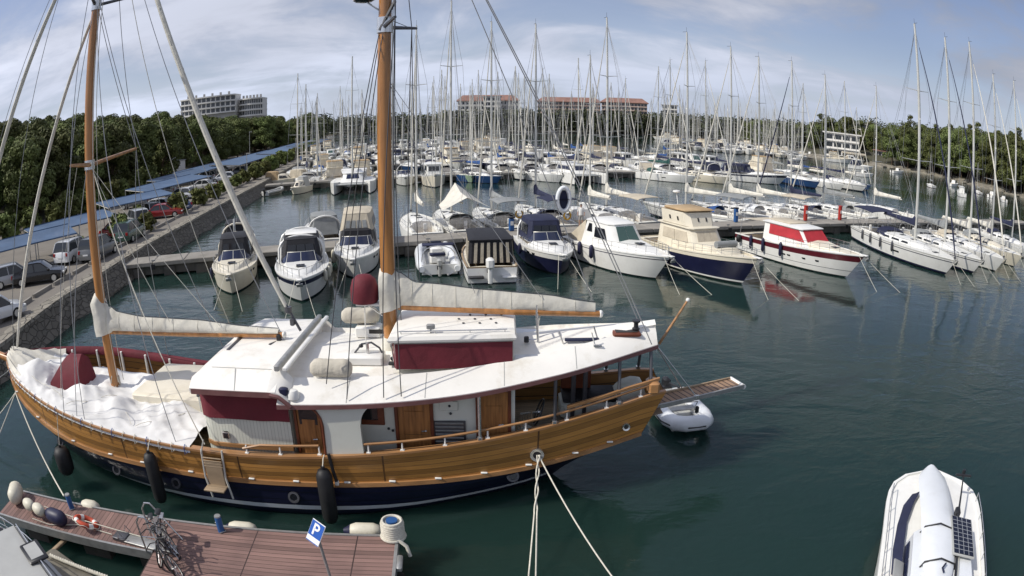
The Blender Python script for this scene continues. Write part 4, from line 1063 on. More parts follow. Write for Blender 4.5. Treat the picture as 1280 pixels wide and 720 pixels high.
    def door(s0, s1, n, z0, z1, glass=False):
        b = MB(); c = ((s0 + s1) / 2, n, (z0 + z1) / 2); w, h = s1 - s0, z1 - z0
        b.cbox(P(c[0], n + .02, c[2]), (w, .05, h), 'door_wood', b=.01)
        for k in range(2): b.cbox(P(c[0], n + .045, z0 + h * (.22 + .0 * k) if k == 0 else z0 + h * .62), (w * .62, .03, h * (.30 if k == 0 else .36)), 'door_wood', b=.012)
        q = obj('door', b, KT)
        f = MB()
        for s in (s0 - .04, s1 + .04): f.cbox(P(s, n + .03, c[2]), (.08, .08, h + .06), 'mahogany', b=.01)
        obj('frame', f, q)
        f = MB(); f.tube([P(s1 - .12, n + .08, z0 + h * .5), P(s1 - .22, n + .09, z0 + h * .5)], .018, 'steel', 6); f.ball(P(s1 - .12, n + .07, z0 + h * .5), (.03, .03, .03), 'steel', 8, 5); obj('handle', f, q)
        if glass:
            f = MB(); f.box(P(c[0], n + .05, z1 - h * .16), (w * .8, .02, h * .24), 'glass_dark'); obj('window', f, q)
    door(12.72, 13.30, 2.45, DZ(13) + .02, 3.02, True)
    door(15.15, 15.93, 1.99, DZ(15.5), 3.1); door(17.10, 17.78, 1.99, DZ(17.5), 3.2)
    # arch pillar with rounded upper corners, in the hull's outer plane
    b = MB(); n0 = 2.92
    def edge(z, s_in, sgn):
        zt = ze(14) - .02; k = max(0, (z - (zt - .62)) / .62); return s_in + sgn * (.52 * (1 - math.sqrt(max(0, 1 - k * k))))
    zs = [1.86, 2.1, 2.4, 2.65, 2.8, 2.9, 3.0, 3.08, 3.15, 3.20, 3.235]
    rows = [[P(edge(z, 13.50 - .03 * (3 - z), -1), n0, z), P(edge(z, 14.36 + .02 * (3 - z), 1), n0 - .04, z)] for z in zs]
    back = [[(p[0], p[1] + .12, p[2]) for p in r] for r in rows]
    b.loft([[r[0], r[1], k[1], k[0]] for r, k in zip(rows, back)], 'wall_cream', True, True)
    obj('arch_pillar', b, KT, 30)
    f = MB(); f.tube([P(edge(z, 13.50 - .03 * (3 - z), -1) - .02, n0 + .01, z) for z in zs], .035, 'mahogany', 6); obj('arch_trim', f, KT)
    # window beside the arch, louvre panel, small fittings
    b = MB(); b.cbox(P(14.45, 2.01, 2.66), (.74, .06, .62), 'mahogany', b=.02); q = obj('window', b, KT); b = MB(); b.box(P(14.40, 2.045, 2.72), (.52, .02, .44), 'glass_dark'); obj('pane', b, q)
    b = MB(); b.cbox(P(16.38, 2.0, 2.10), (.78, .05, .72), 'alloy_dark', b=.01)
    q = obj('louvre_panel', b, KT)
    f = MB()
    for k in range(7): f.box(P(16.38, 2.045, 1.80 + k * .1), (.68, .03, .055), 'galv', rx=R(35))
    obj('louvre_slats', f, q)
    b = MB(); b.cbox(P(16.38, 2.0, 2.86), (.44, .03, .24), 'wall_cream', b=.01); obj('locker_flap', b, KT)
    for s, z in ((16.4, 2.86), (16.42, 2.66), (15.0, 2.2), (14.9, 2.25)):
        b = MB(); b.ball(P(s, 2.02, z), (.035, .03, .035), 'black_plastic', 8, 5); obj('knob', b, KT)
    # roof posts aft
    for s in (17.12, 18.9, 20.52, 21.38):
        for sd in (1, -1):
            b = MB(); n = kb(s) - .04; b.tube([P(s, sd * n, kz(s) + .05), P(s, sd * min(n - .02, hw(s) - .10), ze(s) - .08)], .042, 'alloy_dark' if s > 18 else 'steel', 8); b.cbox(P(s, sd * n, kz(s) + .1), (.12, .12, .1), 'steel'); obj('roof_post', b, KT)
    for s in (19.45, 19.75):
        b = MB(); b.tube([P(s, .6, DZ(s)), P(s, .6, ze(s) + .05)], .06, 'alloy_dark', 8); obj('roof_post', b, KT)
    # handrail on short stanchions above the cap rail
    b = MB(); b.tube([P(s, kb(s) - .06, kz(s) + .30 - (.12 if s < 11.5 else 0)) for s in [11.3 + .5 * i for i in range(5)]], .035, 'varnish_rail', 6)
    b.tube([P(s, kb(s) - .06, kz(s) + .29) for s in [14.4 + .5 * i for i in range(15)]], .035, 'varnish_rail', 6); obj('handrail', b, KT)
    for s in (11.4, 12.3, 13.3, 14.5, 15.3, 16.3, 17.3, 18.2, 19.2, 20.2, 21.1):
        b = MB(); b.tube([P(s, kb(s) - .06, kz(s) + .04), P(s, kb(s) - .06, kz(s) + .28)], .022, 'gelcoat', 6); b.box(P(s, kb(s) - .06, kz(s) + .065), (.1, .09, .03), 'gelcoat'); obj('rail_stanchion', b, KT)
    b = MB(); b.loft([[P(s, kb(s) - .05 + a, kz(s) + z) for a, z in ((.04, .36), (.04, .43), (-.1, .43), (-.1, .36))] for s in (19.2, 20, 20.8, 21.6)], 'varnish_rail', True, True); b.cbox(P(21.45, 1.25, kz(21.4) + .2), (.3, .5, .34), 'varnish_rail'); obj('quarter_rail', b, KT)
    # aft deck furniture: helm, seats, settee with lockers
    b = MB()
    zc = DZ(18.6) + .75; c = Vector(P(18.55, 1.25, zc))
    ringp = [c + Vector((.12 * math.sin(a), .33 * math.cos(a), .33 * math.sin(a))) for a in [2 * math.pi * k / 20 for k in range(21)]]
    b.tube(ringp, .022, 'black_plastic', 6)
    for k in range(4): b.tube([c, ringp[k * 5]], .014, 'black_plastic', 5)
    b.ball(c, (.06, .06, .06), 'steel', 8, 5); b.tube([c, c + Vector((-.45, 0, -.05))], .03, 'steel', 6); obj('steering_wheel', b, KT)
    b = MB(); b.cbox(P(18.15, 1.5, DZ(18.2) + .24), (.5, .62, .48), 'wall_cream'); q = obj('helm_seat', b, KT)
    f = MB()
    for k in range(8): f.cbox(P(17.93 + k * .062, 1.5, DZ(18.2) + .50 + k * .045), (.045, .58, .03), 'teak', ry=R(-35), b=.006)
    obj('seat_slats', f, q)
    b = MB(); b.cbox(P(20.1, -.1, DZ(20) + .26), (1.9, 1.0, .52), 'wall_cream'); q = obj('settee', b, KT); f = MB(); f.cbox(P(20.1, -.1, DZ(20) + .56), (1.8, .95, .1), 'black_cloth'); obj('cushion', f, q)
    f = MB(); f.cbox(P(19.6, -.55, DZ(20) + .95), (.8, .1, .7), 'mahogany'); obj('backrest', f, q)
    b = MB(); b.cbox(P(20.95, .35, DZ(21) + .55), (.75, .7, .6), 'wall_cream', ry=R(-18)); obj('stern_locker', b, KT)
    # aft roof: raised saloon top with maroon cloth round it
    b = MB(); s0, s1 = 15.15, 17.92; nn0, nn1 = 1.75, -1.75
    b.loft([[P(s0, nn0, 3.70), P(s1, nn0 - .15, 3.74), P(s1, nn1 + .2, 3.74), P(s0, nn1, 3.70)], [P(s0 - .02, nn0, 4.43), P(s1, nn0 - .15, 4.43), P(s1, nn1 + .2, 4.43), P(s0, nn1, 4.43)]], 'wall_cream', True, True)
    q = obj('raised_saloon', b, KT)
    f = MB()
    g = [[P(s, n, z) for z in (3.73, 4.05, 4.36)] for s, n in [(s0 - .03, .9), (s0 - .05, nn0 - .1), (s0 + .02, nn0 + .04), (s0 + .6, nn0 + .035), (16.5, nn0 - .03), (17.3, nn0 - .07), (s1 - .02, nn0 - .11)]]
    f.sheet(g, 'maroon_cloth'); obj('window_cover', f, q, 50)
    f = MB(); f.loft([[P(a, n, z) for a, n in pts] for pts, z in (([(s0 - .12, nn0 + .10), (s1 + .05, nn0 - .06), (s1 + .05, nn1 + .1), (s0 - .12, nn1 - .1)], 4.40), ([(s0 - .16, nn0 + .13), (s1 + .07, nn0 - .03), (s1 + .07, nn1 + .06), (s0 - .16, nn1 - .13)], 4.46), ([(s0 - .1, nn0 + .06), (s1 + .03, nn0 - .1), (s1 + .03, nn1 + .12), (s0 - .1, nn1 - .06)], 4.54), ([(s0 + .3, nn0 - .5), (s1 - .3, nn0 - .6), (s1 - .3, nn1 + .6), (s0 + .3, nn1 + .5)], 4.60))], 'roof_white', True, True)
    f2 = obj('saloon_roof', f, KT, 25)
    f = MB(); f.tube([P(s0 + .1, nn0 - .12, 4.62), P(s1 - .15, nn0 - .25, 4.62)], .018, 'steel', 6)
    for k in range(4): s = lerp(s0 + .15, s1 - .2, k / 3); f.tube([P(s, nn0 - .12 - .13 * k / 3, 4.53), P(s, nn0 - .12 - .13 * k / 3, 4.62)], .014, 'steel', 5)
    f.cbox(P(16.0, nn0 - .2, 4.72), (.2, .1, .12), 'galv'); f.tube([P(16.0, nn0 - .2, 4.55), P(16.0, nn0 - .2, 4.68)], .02, 'galv', 5)
    for k in range(9): f.ball(P(16.6 + .13 * k, .4 + .5 * math.sin(k * 2.1), 4.62), (.035, .035, .02), 'alloy_dark', 6, 4)
    obj('roof_fittings', f, f2)
    # frames and instruments abaft the raised saloon
    b = MB(); b.loft([[P(17.95, 1.5, 3.72), P(19.0, 1.2, 3.8), P(19.0, -1.1, 3.82), P(17.95, -1.5, 3.74)], [P(17.95, 1.5, 3.86), P(18.95, 1.2, 3.93), P(18.95, -1.1, 3.96), P(17.95, -1.5, 3.9)]], 'gelcoat_cool', True, True); obj('companion_coaming', b, KT)
    b = MB()
    for n in (.55, .15): b.tube([P(18.55, n, 3.85), P(18.5, n, 4.75)], .028, 'steel', 6)
    b.tube([P(18.5, .55, 4.75), P(18.5, .15, 4.75)], .028, 'steel', 6); b.tube([P(18.5, .55, 4.55), P(18.5, .15, 4.55)], .02, 'steel', 6); b.tube([P(18.5, .35, 4.75), P(18.5, .35, 4.95)], .02, 'steel', 6); b.cbox(P(18.25, .5, 4.1), (.12, .1, .16), 'black_plastic'); b.tube([P(18.25, .5, 4.1), P(18.5, .5, 4.1)], .02, 'steel', 5); obj('boom_crutch', b, KT)
    b = MB()
    for s in (19.15, 20.0): b.tube([P(s, .85, ze(s) + .36), P(s - .12, .85, ze(s) + .72)], .02, 'steel', 6)
    b.cbox(P(19.6, .85, ze(19.6) + .44), (.85, .12, .06), 'navy_cloth'); b.tube([P(19.9, 1.25, ze(19.9) + .3), P(19.8, 1.25, ze(19.9) + .66)], .016, 'steel', 5); b.box(P(19.95, 1.3, ze(19.9) + .34), (.2, .08, .03), 'steel'); obj('davit_rail', b, KT)
    # hatch with a bent pipe before the mast, deck socket
    b = MB(); b.cbox(P(14.3, .95, 3.76), (.9, .6, .22), 'gelcoat', b=.03); q = obj('roof_locker', b, KT)
    f = MB(); f.tube([P(14.0, .9, 3.86), P(14.2, .9, 4.1), P(14.45, .9, 4.14), P(14.65, .9, 4.0), P(14.7, .9, 3.88)], .025, 'alloy_dark', 6); f.tube([P(14.35, .95, 3.86), P(14.35, .95, 4.14)], .04, 'steel', 6); f.ball(P(14.2, 1.0, 4.08), (.06, .05, .05), 'black_plastic', 8, 5); obj('pipe_handle', f, q)
    b = MB(); b.cbox(P(14.0, -1.4, 3.82), (.7, .5, .3), 'gelcoat', b=.03); q = obj('roof_locker', b, KT)
    f = MB(); f.box(P(14.3, -1.12, 3.86), (.5, .02, .12), 'inside_shade'); obj('slot_shade', f, q)  # dark strip on the locker face paints the shade of a slot
    for n in (1.35, .95):
        b = MB(); b.cbox(P(15.05, n, 3.74), (.26, .12, .08), 'black_plastic'); b.tube([P(15.05, n, 3.78), P(15.02, n, 4.2)], .02, 'steel', 6); b.cbox(P(15.02, n, 4.22), (.06, .14, .1), 'galv'); obj('rope_clutch', b, KT)
ketch_house()

# --- masts, booms, sails, rigging
def ketch_rig():
    MF, MM = 5.62, 14.82
    b = MB(); b.tube([P(MF, 0, 1.3), P(MF, 0, 8), P(MF, 0, 14), P(MF, 0, 19.5)], [.165, .165, .15, .09], 'varnish', 16); fm = obj('foremast', b, KT, 60)
    b = MB(); b.tube([P(MM, 0, 3.4), P(MM, 0, 8), P(MM, 0, 13), P(MM, 0, 18)], [.185, .18, .165, .1], 'varnish', 16)
    b.tube([P(MM + .13, .06, 6.0), P(MM + .12, .06, 11.9)], .035, 'alloy_dark', 5); mm = obj('mainmast', b, KT, 60)
    b = MB()
    b.tube([P(MF + .1, .1, 9.05), P(MF + .3, 1.55, 9.15)], [.07, .045], 'varnish_rail', 7); b.tube([P(MF + .1, -.1, 9.05), P(MF + .55, -2.3, 9.3)], [.07, .045], 'varnish_rail', 7)
    b.lathe([(.19, -.14), (.19, .14)], 'steel', 14, P(MF, 0, 9.05)); obj('spreader', b, fm)
    b = MB(); b.tube([P(MF, .1, 14.0), P(MF + .6, 1.6, 14.3)], [.06, .04], 'alloy_dark', 6); b.tube([P(MF, -.1, 14.0), P(MF + .9, -2.1, 14.4)], [.06, .04], 'alloy_dark', 6); b.lathe([(.18, -.18), (.18, .18)], 'steel', 14, P(MF, 0, 14.0)); obj('spreader', b, fm)
    b = MB(); b.tube([P(MM, .1, 11.85), P(MM + .45, 1.5, 11.9)], [.06, .04], 'alloy_dark', 6); b.tube([P(MM, -.1, 11.85), P(MM + .62, -1.5, 11.95)], [.06, .04], 'alloy_dark', 6); b.lathe([(.205, -.2), (.205, .2)], 'steel', 14, P(MM, 0, 11.9)); b.tube([P(MM - .1, .18, 11.75), P(MM + .05, .2, 12.05), P(MM + .25, .1, 12.5)], .05, 'wire_dark', 6); obj('spreader', b, mm)
    # half-round deck light on a bracket, radome under a maroon hood
    b = MB(); b.lathe([(.02, .2), (.2, .18), (.26, .05), (.28, 0)], 'gelcoat', 14, P(MM - .55, 0, 12.6)); b.tube([P(MM - .15, 0, 12.3), P(MM - .55, 0, 12.6)], .025, 'steel', 5); b.tube([P(MM - .15, 0, 12.62), P(MM - .55, 0, 12.62)], .025, 'steel', 5); q = obj('mast_lamp', b, mm); f = MB(); f.lathe([(.26, -.01), (.2, -.05), (.05, -.07)], 'glass_dark', 14, P(MM - .55, 0, 12.6)); obj('lamp_glass', f, q)
    b = MB(); b.lathe([(.33, 0), (.36, .06), (.36, .38), (.30, .58), (.18, .68), (.02, .71)], 'maroon_cloth', 20, P(MM - .62, .05, 4.98)); q = obj('radome_hood', b, mm, 60)
    f = MB(); f.cbox(P(MM - .45, .05, 4.94), (.75, .4, .06), 'gelcoat'); f.tube([P(MM - .15, .05, 4.6), P(MM - .6, .05, 4.92)], .025, 'steel', 5); f.tube([P(MM - .62, .1, 4.95), P(MM - .66, .12, 3.8)], .015, 'gelcoat', 5); obj('bracket', f, q)
    b = MB(); b.lathe([(.30, 3.62 - 3.62), (.26, .12), (.22, .3), (.2, .36)], 'sail_cloth', 14, P(MM, 0, 3.68)); obj('mast_coat', b, mm)
    b = MB(); b.lathe([(.23, 0), (.2, .05), (.19, .2)], 'gelcoat', 14, P(MF, 0, 1.55)); obj('mast_coat', b, fm)
    b = MB(); rn = random.Random(4)
    for k in range(26):
        a, z = rn.uniform(0, 6.28), rn.uniform(1.6, 2.7); b.tube([P(MF + .2 * math.cos(a), .2 * math.sin(a), z), P(MF + .2 * math.cos(a + .4), .2 * math.sin(a + .4), z - .25), P(MF + .19 * math.cos(a + .7), .19 * math.sin(a + .7), z)], .018, 'rope_white', 4)
    obj('halyard_coils', b, fm)
    # booms and stowed sails in cloth covers
    def boom(mp, s0, s1, z0, z1, r, prof, name):
        b = MB(); b.tube([P(s0, 0, z0), P((s0 + s1) / 2, 0, (z0 + z1) / 2), P(s1, 0, z1)], [r, r * 1.1, r * .85], 'varnish', 10); b.ball(P(s1 + .03, 0, z1), (.07, .1, .1), 'gelcoat', 8, 5); q = obj('boom', b, KT)
        c = MB(); rings = []; N = 46; rn = random.Random(len(name))
        for i in range(N + 1):
            t = (i / N) ** 1.5; s = lerp(s0 - .28, s1 - .12, t); h = interp(t, [p[0] for p in prof], [p[1] for p in prof]); w = interp(t, [0, .05, .08, .14, 1], [.36, .36, .25, .17, .11]); zb = lerp(z0, z1, max(0, (s - s0) / (s1 - s0))) + (.05 if t > .10 else -.12 * (1 - t / .1))
            f = [mnoise.noise((s * 3.1, k * 1.7, len(name))) * (.035 if h < .7 else .05) + (.02 * math.sin(s * 9 + k) if t < .15 else 0) for k in range(9)]
            sg = mnoise.noise((s * .9, 3, 1)) * .04; tq = lerp(1.0, .5, max(0, min(1, (t - .035) / .05)))
            rings.append([P(s, (w + f[0]) * (.75 if t > .06 else 1), zb), P(s, w + f[1], zb + h * .22), P(s, w * .85 + f[2], zb + h * .5), P(s, w * tq + f[3], zb + h * .8), P(s, .02, zb + h + sg), P(s, -w * tq + f[5], zb + h * .8), P(s, -w * .85 + f[6], zb + h * .5), P(s, -w + f[7], zb + h * .22), P(s, -(w + f[8]) * (.75 if t > .06 else 1), zb)])
        c.loft(rings, 'sail_cloth', True, True); sc = obj('sail_cover', c, q, 70)
        l = MB(); pts = [rings[i][4] for i in range(4, N + 1, 3)]; l.tube([(p[0], p[1], p[2] + .02) for p in pts], .012, 'wire_dark', 4)
        for i in range(8, N, 5): l.tube([(rings[i][k][0], rings[i][k][1] * 1.05, rings[i][k][2]) for k in (0, 1, 2, 3, 4)], .008, 'rope_white', 4)
        obj('lacing', l, q)
    boom(fm, MF + .05, 11.85, 4.02, 4.05, .095, [(0, 1.30), (.03, 1.32), (.07, .85), (.13, .55), (.3, .42), (.6, .34), (1, .10)], 'fore')
    boom(mm, MM + .08, 20.1, 4.86, 4.63, .10, [(0, 1.08), (.04, 1.10), (.10, .80), (.16, .58), (.5, .46), (.8, .38), (1, .24)], 'main')
    # furled headsails: thick pale tubes round their stays
    def furl(name, a, b_, r, mast):
        pts = [Vector(P(*a)).lerp(Vector(P(*b_)), k / 14) for k in range(15)]
        m = MB(); m.tube(pts, [r * (.5 + .5 * min(1, k / 2)) * (1 - .35 * k / 14) for k in range(15)], 'sail_cloth', 8)
        # uv strip, spiral seam
        sp = MB(); N = 70; d = Vector(P(*b_)) - Vector(P(*a)); u = d.orthogonal().normalized(); v = d.normalized().cross(u)
        sp.tube([Vector(P(*a)) + d * (k / N) + (u * math.cos(k * 1.1) + v * math.sin(k * 1.1)) * r * (1 - .35 * k / N) * .93 for k in range(4, N)], r * .12, 'gelcoat_grey', 4)
        o = obj(name, m, mast); obj('furling_line', sp, o)
    furl('furled_jib', (-2.6, 0, 3.4), (5.2, 0, 17.8), .11, fm)
    furl('furled_staysail', (.75, 0, 3.25), (5.5, 0, 13.6), .085, fm)
    furl('furled_mizzen_staysail', (12.05, .1, 4.85), (6.0, 0, 18.2), .10, fm)
    b = MB(); b.tube([P(12.05, .1, 4.9), P(12.4, .1, 4.2)], .04, 'alloy_dark', 6); b.lathe([(.1, 0), (.1, .15)], 'alloy_dark', 10, P(12.1, .1, 4.7)); b.cbox(P(12.2, .1, 4.45), (.12, .2, .2), 'alloy_dark'); obj('furling_drum', b, fm)
    b = MB(); b.tube([P(11.7, .15, 3.9), P(11.6, .55, 3.94)], .03, 'alloy_dark', 6); b.cbox(P(11.75, .1, 3.98), (.12, .14, .22), 'black_plastic'); obj('deck_block', b, KT)
    # standing rigging
    def line(name, pts, r, m, par): q = MB(); q.tube([P(*p) for p in pts], r, m, 5); obj(name, q, par)
    for ds, zt in ((-.45, 14.0), (.15, 9.2), (.5, 18.5)):
        s = MF + ds
        line('shroud', [(s - .1, kb(s) - .05, kz(s)), (MF + .3 if zt > 10 else MF, 1.55 if zt > 10 else .1, 9.15), (MF, .08, zt)], .013, 'wire', fm)
        line('shroud', [(s + .3, -kb(s) + .05, kz(s)), (MF + .55 if zt > 10 else MF, -2.3 if zt > 10 else -.1, 9.3 if zt > 10 else 9.1), (MF, -.08, zt)], .013, 'wire', fm)
    line('backstay', [(9.3, 2.95, kz(9.3)), (MF + .1, .1, 14)], .013, 'wire', fm); line('backstay', [(9.0, -2.95, kz(9.0)), (MF + .1, -.1, 14)], .013, 'wire', fm)
    line('backstay', [(10.2, 2.98, 2.0), (MF + .1, .1, 9.2)], .016, 'rope_white', fm); line('halyard', [(9.5, -3.0, 2.0), (MF + .1, 0, 18)], .012, 'rope_white', fm)
    line('lazy_jack', [(8.3, .12, 4.4), (MF + .1, .05, 9)], .009, 'rope_white', fm); line('lazy_jack', [(10.0, .12, 4.3), (MF + .1, .05, 9)], .009, 'rope_white', fm); line('topping_lift', [(11.8, 0, 4.1), (MF + .1, 0, 18)], .012, 'wire', fm)
    line('halyard', [(MF + .22, .1, 2.4), (MF + .18, .05, 18)], .012, 'rope_white', fm); line('halyard', [(MF + .3, -.15, 2.4), (MF + .2, -.08, 16)], .012, 'rope_white', fm)
    line('flag_halyard', [(4.6, 2.2, kz(4.6)), (MF + .2, 1.0, 9.15)], .008, 'rope_white', fm)
    line('forestay', [(.4, 0, 2.85), (4.9, 0, 19)], .014, 'wire', fm)
    line('forestay', [(-2.9, 0, 3.3), (MF, 0, 19.3)], .014, 'wire', fm)
    for ds, zt, nn in ((.15, 11.9, 1.5), (.55, 17.5, 1.5), (-.7, 11.5, .1)):
        s = MM + ds
        line('shroud', [(s, kb(s) - .05, ze(s) + .1), (MM + .45 if nn > 1 else MM, nn, 11.9), (MM, .1, zt + .2)], .013, 'wire_dark', mm)
        line('shroud', [(s, -kb(s) + .05, ze(s) + .1), (MM + .5 if nn > 1 else MM, -nn, 11.95), (MM, -.1, zt + .2)], .013, 'wire_dark', mm)
    line('shroud', [(13.6, 2.6, 3.62), (MM - .1, .1, 11.8)], .013, 'wire_dark', mm); line('shroud', [(12.9, -2.7, 3.6), (MM - .1, -.1, 11.8)], .013, 'wire_dark', mm)
    line('halyard', [(MM + .22, .12, 3.9), (MM + .2, .05, 17)], .012, 'rope_white', mm); line('halyard', [(MM + .33, .3, 3.9), (MM + .25, .1, 17)], .012, 'wire_dark', mm)
    line('backstay', [(21.35, 1.2, ze(21.3) + .1), (MM, 0, 17.6)], .014, 'wire', mm); line('backstay', [(21.35, -1.2, ze(21.3) + .1), (MM, 0, 17.6)], .014, 'wire', mm)
    line('topping_lift', [(20.0, 0, 4.75), (MM, 0, 17.8)], .012, 'wire', mm); line('lazy_jack', [(17.0, .12, 5.2), (MM + .1, 0, 10.5)], .008, 'wire', mm); line('lazy_jack', [(18.6, .12, 5.1), (MM + .1, 0, 10.5)], .008, 'wire', mm)
    line('triatic_stay', [(MF, 0, 18.8), (MM, 0, 16.5)], .013, 'wire', mm)
    line('mainsheet', [(18.6, 0, 4.65), (18.5, .3, 3.95)], .014, 'rope_white', mm)
    KI = KT.matrix_basis.inverted()
    # flagstaff aft, gangway and its lifting wires, boarding ladder
    b = MB(); fa, fb = KI @ at(824, 430, 3.75), KI @ at(860, 375, 4.9); b.tube([fa, fb], [.04, .03], 'varnish_rail', 8); b.ball(fb, (.06, .06, .06), 'gelcoat', 8, 5); obj('flagstaff', b, KT)
    g = MB(); KI = KT.matrix_basis.inverted(); c0, c1, hw_ = KI @ at(812, 503, 2.15), KI @ at(921, 478, 2.1), .33; ax = (c1 - c0).normalized()
    def gp(t, w, dz): p = c0.lerp(c1, t); q = p + Vector((-ax.y, ax.x, 0)).normalized() * w * -1; return (q.x, q.y, q.z + dz)
    g.sheet([[gp(t / 12, -hw_, 0), gp(t / 12, hw_, 0)] for t in range(13)], 'gang_slats', lambda i, j: (i * .28, j)); g.sheet([[gp(t / 12, -hw_, -.05), gp(t / 12, hw_, -.05)] for t in range(13)], 'gang_slats', lambda i, j: (i * .28, j))
    q = obj('gangway', g, KT)
    f = MB()
    for w in (-hw_, hw_): f.loft([[gp(t, w - .03, -.07), gp(t, w + .03, -.07), gp(t, w + .03, .05), gp(t, w - .03, .05)] for t in (0, .5, 1)], 'galv' if w > 0 else 'teak', True, True)
    obj('side_rail', f, q)
    f = MB(); f.lathe([(.07, -.36), (.07, .36)], 'gelcoat', 10, gp(1.01, 0, -.02), Matrix.Rotation(math.pi / 2, 3, 'X') @ Matrix.Rotation(.3, 3, 'Y')); obj('roller', f, q)
    f = MB()
    for w in (-hw_, hw_): f.tube([P(21.5, .3 + w, 3.95), gp(.42, w, .05)], .018, 'steel', 6)
    f.cbox(gp(.43, hw_, .02), (.16, .08, .12), 'steel'); obj('lifting_wire', f, q)
    b = MB(); n = kb(10.5) + .16
    for s in (10.15, 10.75): b.tube([P(s, n - .06, 1.95), P(s - .02, n + .02, 1.2), P(s + .1, n + .10, .62)], .03, 'alloy', 7)
    b.tube([P(10.2, n - .12, 2.05), P(10.3, n - .02, 2.25), P(10.15, n, 1.85)], .02, 'alloy', 6); q = obj('boarding_ladder', b, KT)
    f = MB(); f.cbox(P(10.45, n + .02, 1.30), (.5, .05, .7), 'teak', b=.01); f.cbox(P(10.45, n + .18, .95), (.6, .36, .05), 'teak', b=.01)
    for k in range(4): f.cbox(P(10.45, n + .03, 1.75 - k * .08), (.55, .04, .03), 'teak', b=.008)
    obj('platform', f, q)
    b = MB(); s = 13.55; b.tube([P(s, kb(s) + .06, kz(s) + .12), P(s + .05, kb(s) + .05, kz(s) - .35), P(s + .1, kb(s) + .04, kr(s) + .15)], .045, 'black_rubber', 8); b.cbox(P(s + .1, kb(s) + .03, kr(s) + .1), (.1, .08, .14), 'gelcoat'); obj('exhaust_hose', b, KT)
    # foredeck: covered windlass hood, trunk cabin, table cloth bench
    b = MB(); b.loft([[P(3.1, 1.15, 1.8), P(4.5, .85, 1.8), P(4.6, -.35, 1.9), P(3.3, -.35, 1.9)], [P(3.2, .95, 2.5), P(4.42, .70, 2.5), P(4.48, -.4, 2.5), P(3.4, -.38, 2.5)], [P(3.55, .45, 3.0), P(4.35, .32, 3.02), P(4.4, -.3, 3.02), P(3.65, -.28, 3.0)], [P(3.65, .1, 3.16), P(4.3, .02, 3.2), P(4.3, -.05, 3.2), P(3.7, -.05, 3.16)]], 'maroon_cloth', True, True); b.ball(P(3.45, -.5, 2.8), (.22, .2, .25), 'maroon_cloth', 10, 7); obj('windlass_cover', b, KT, 35)
    b = MB(); b.cbox(P(8.3, -.5, 1.95), (3.0, 2.6, .95), 'gelcoat_cream', b=.08); obj('trunk_cabin', b, KT)
    b = MB(); b.tube([P(9.3, .9, 1.7), P(9.3, .9, 2.5)], .035, 'steel', 6); b.cbox(P(9.3, .9, 2.52), (.1, .14, .08), 'alloy_dark'); obj('deck_tap', b, KT)
ketch_rig()

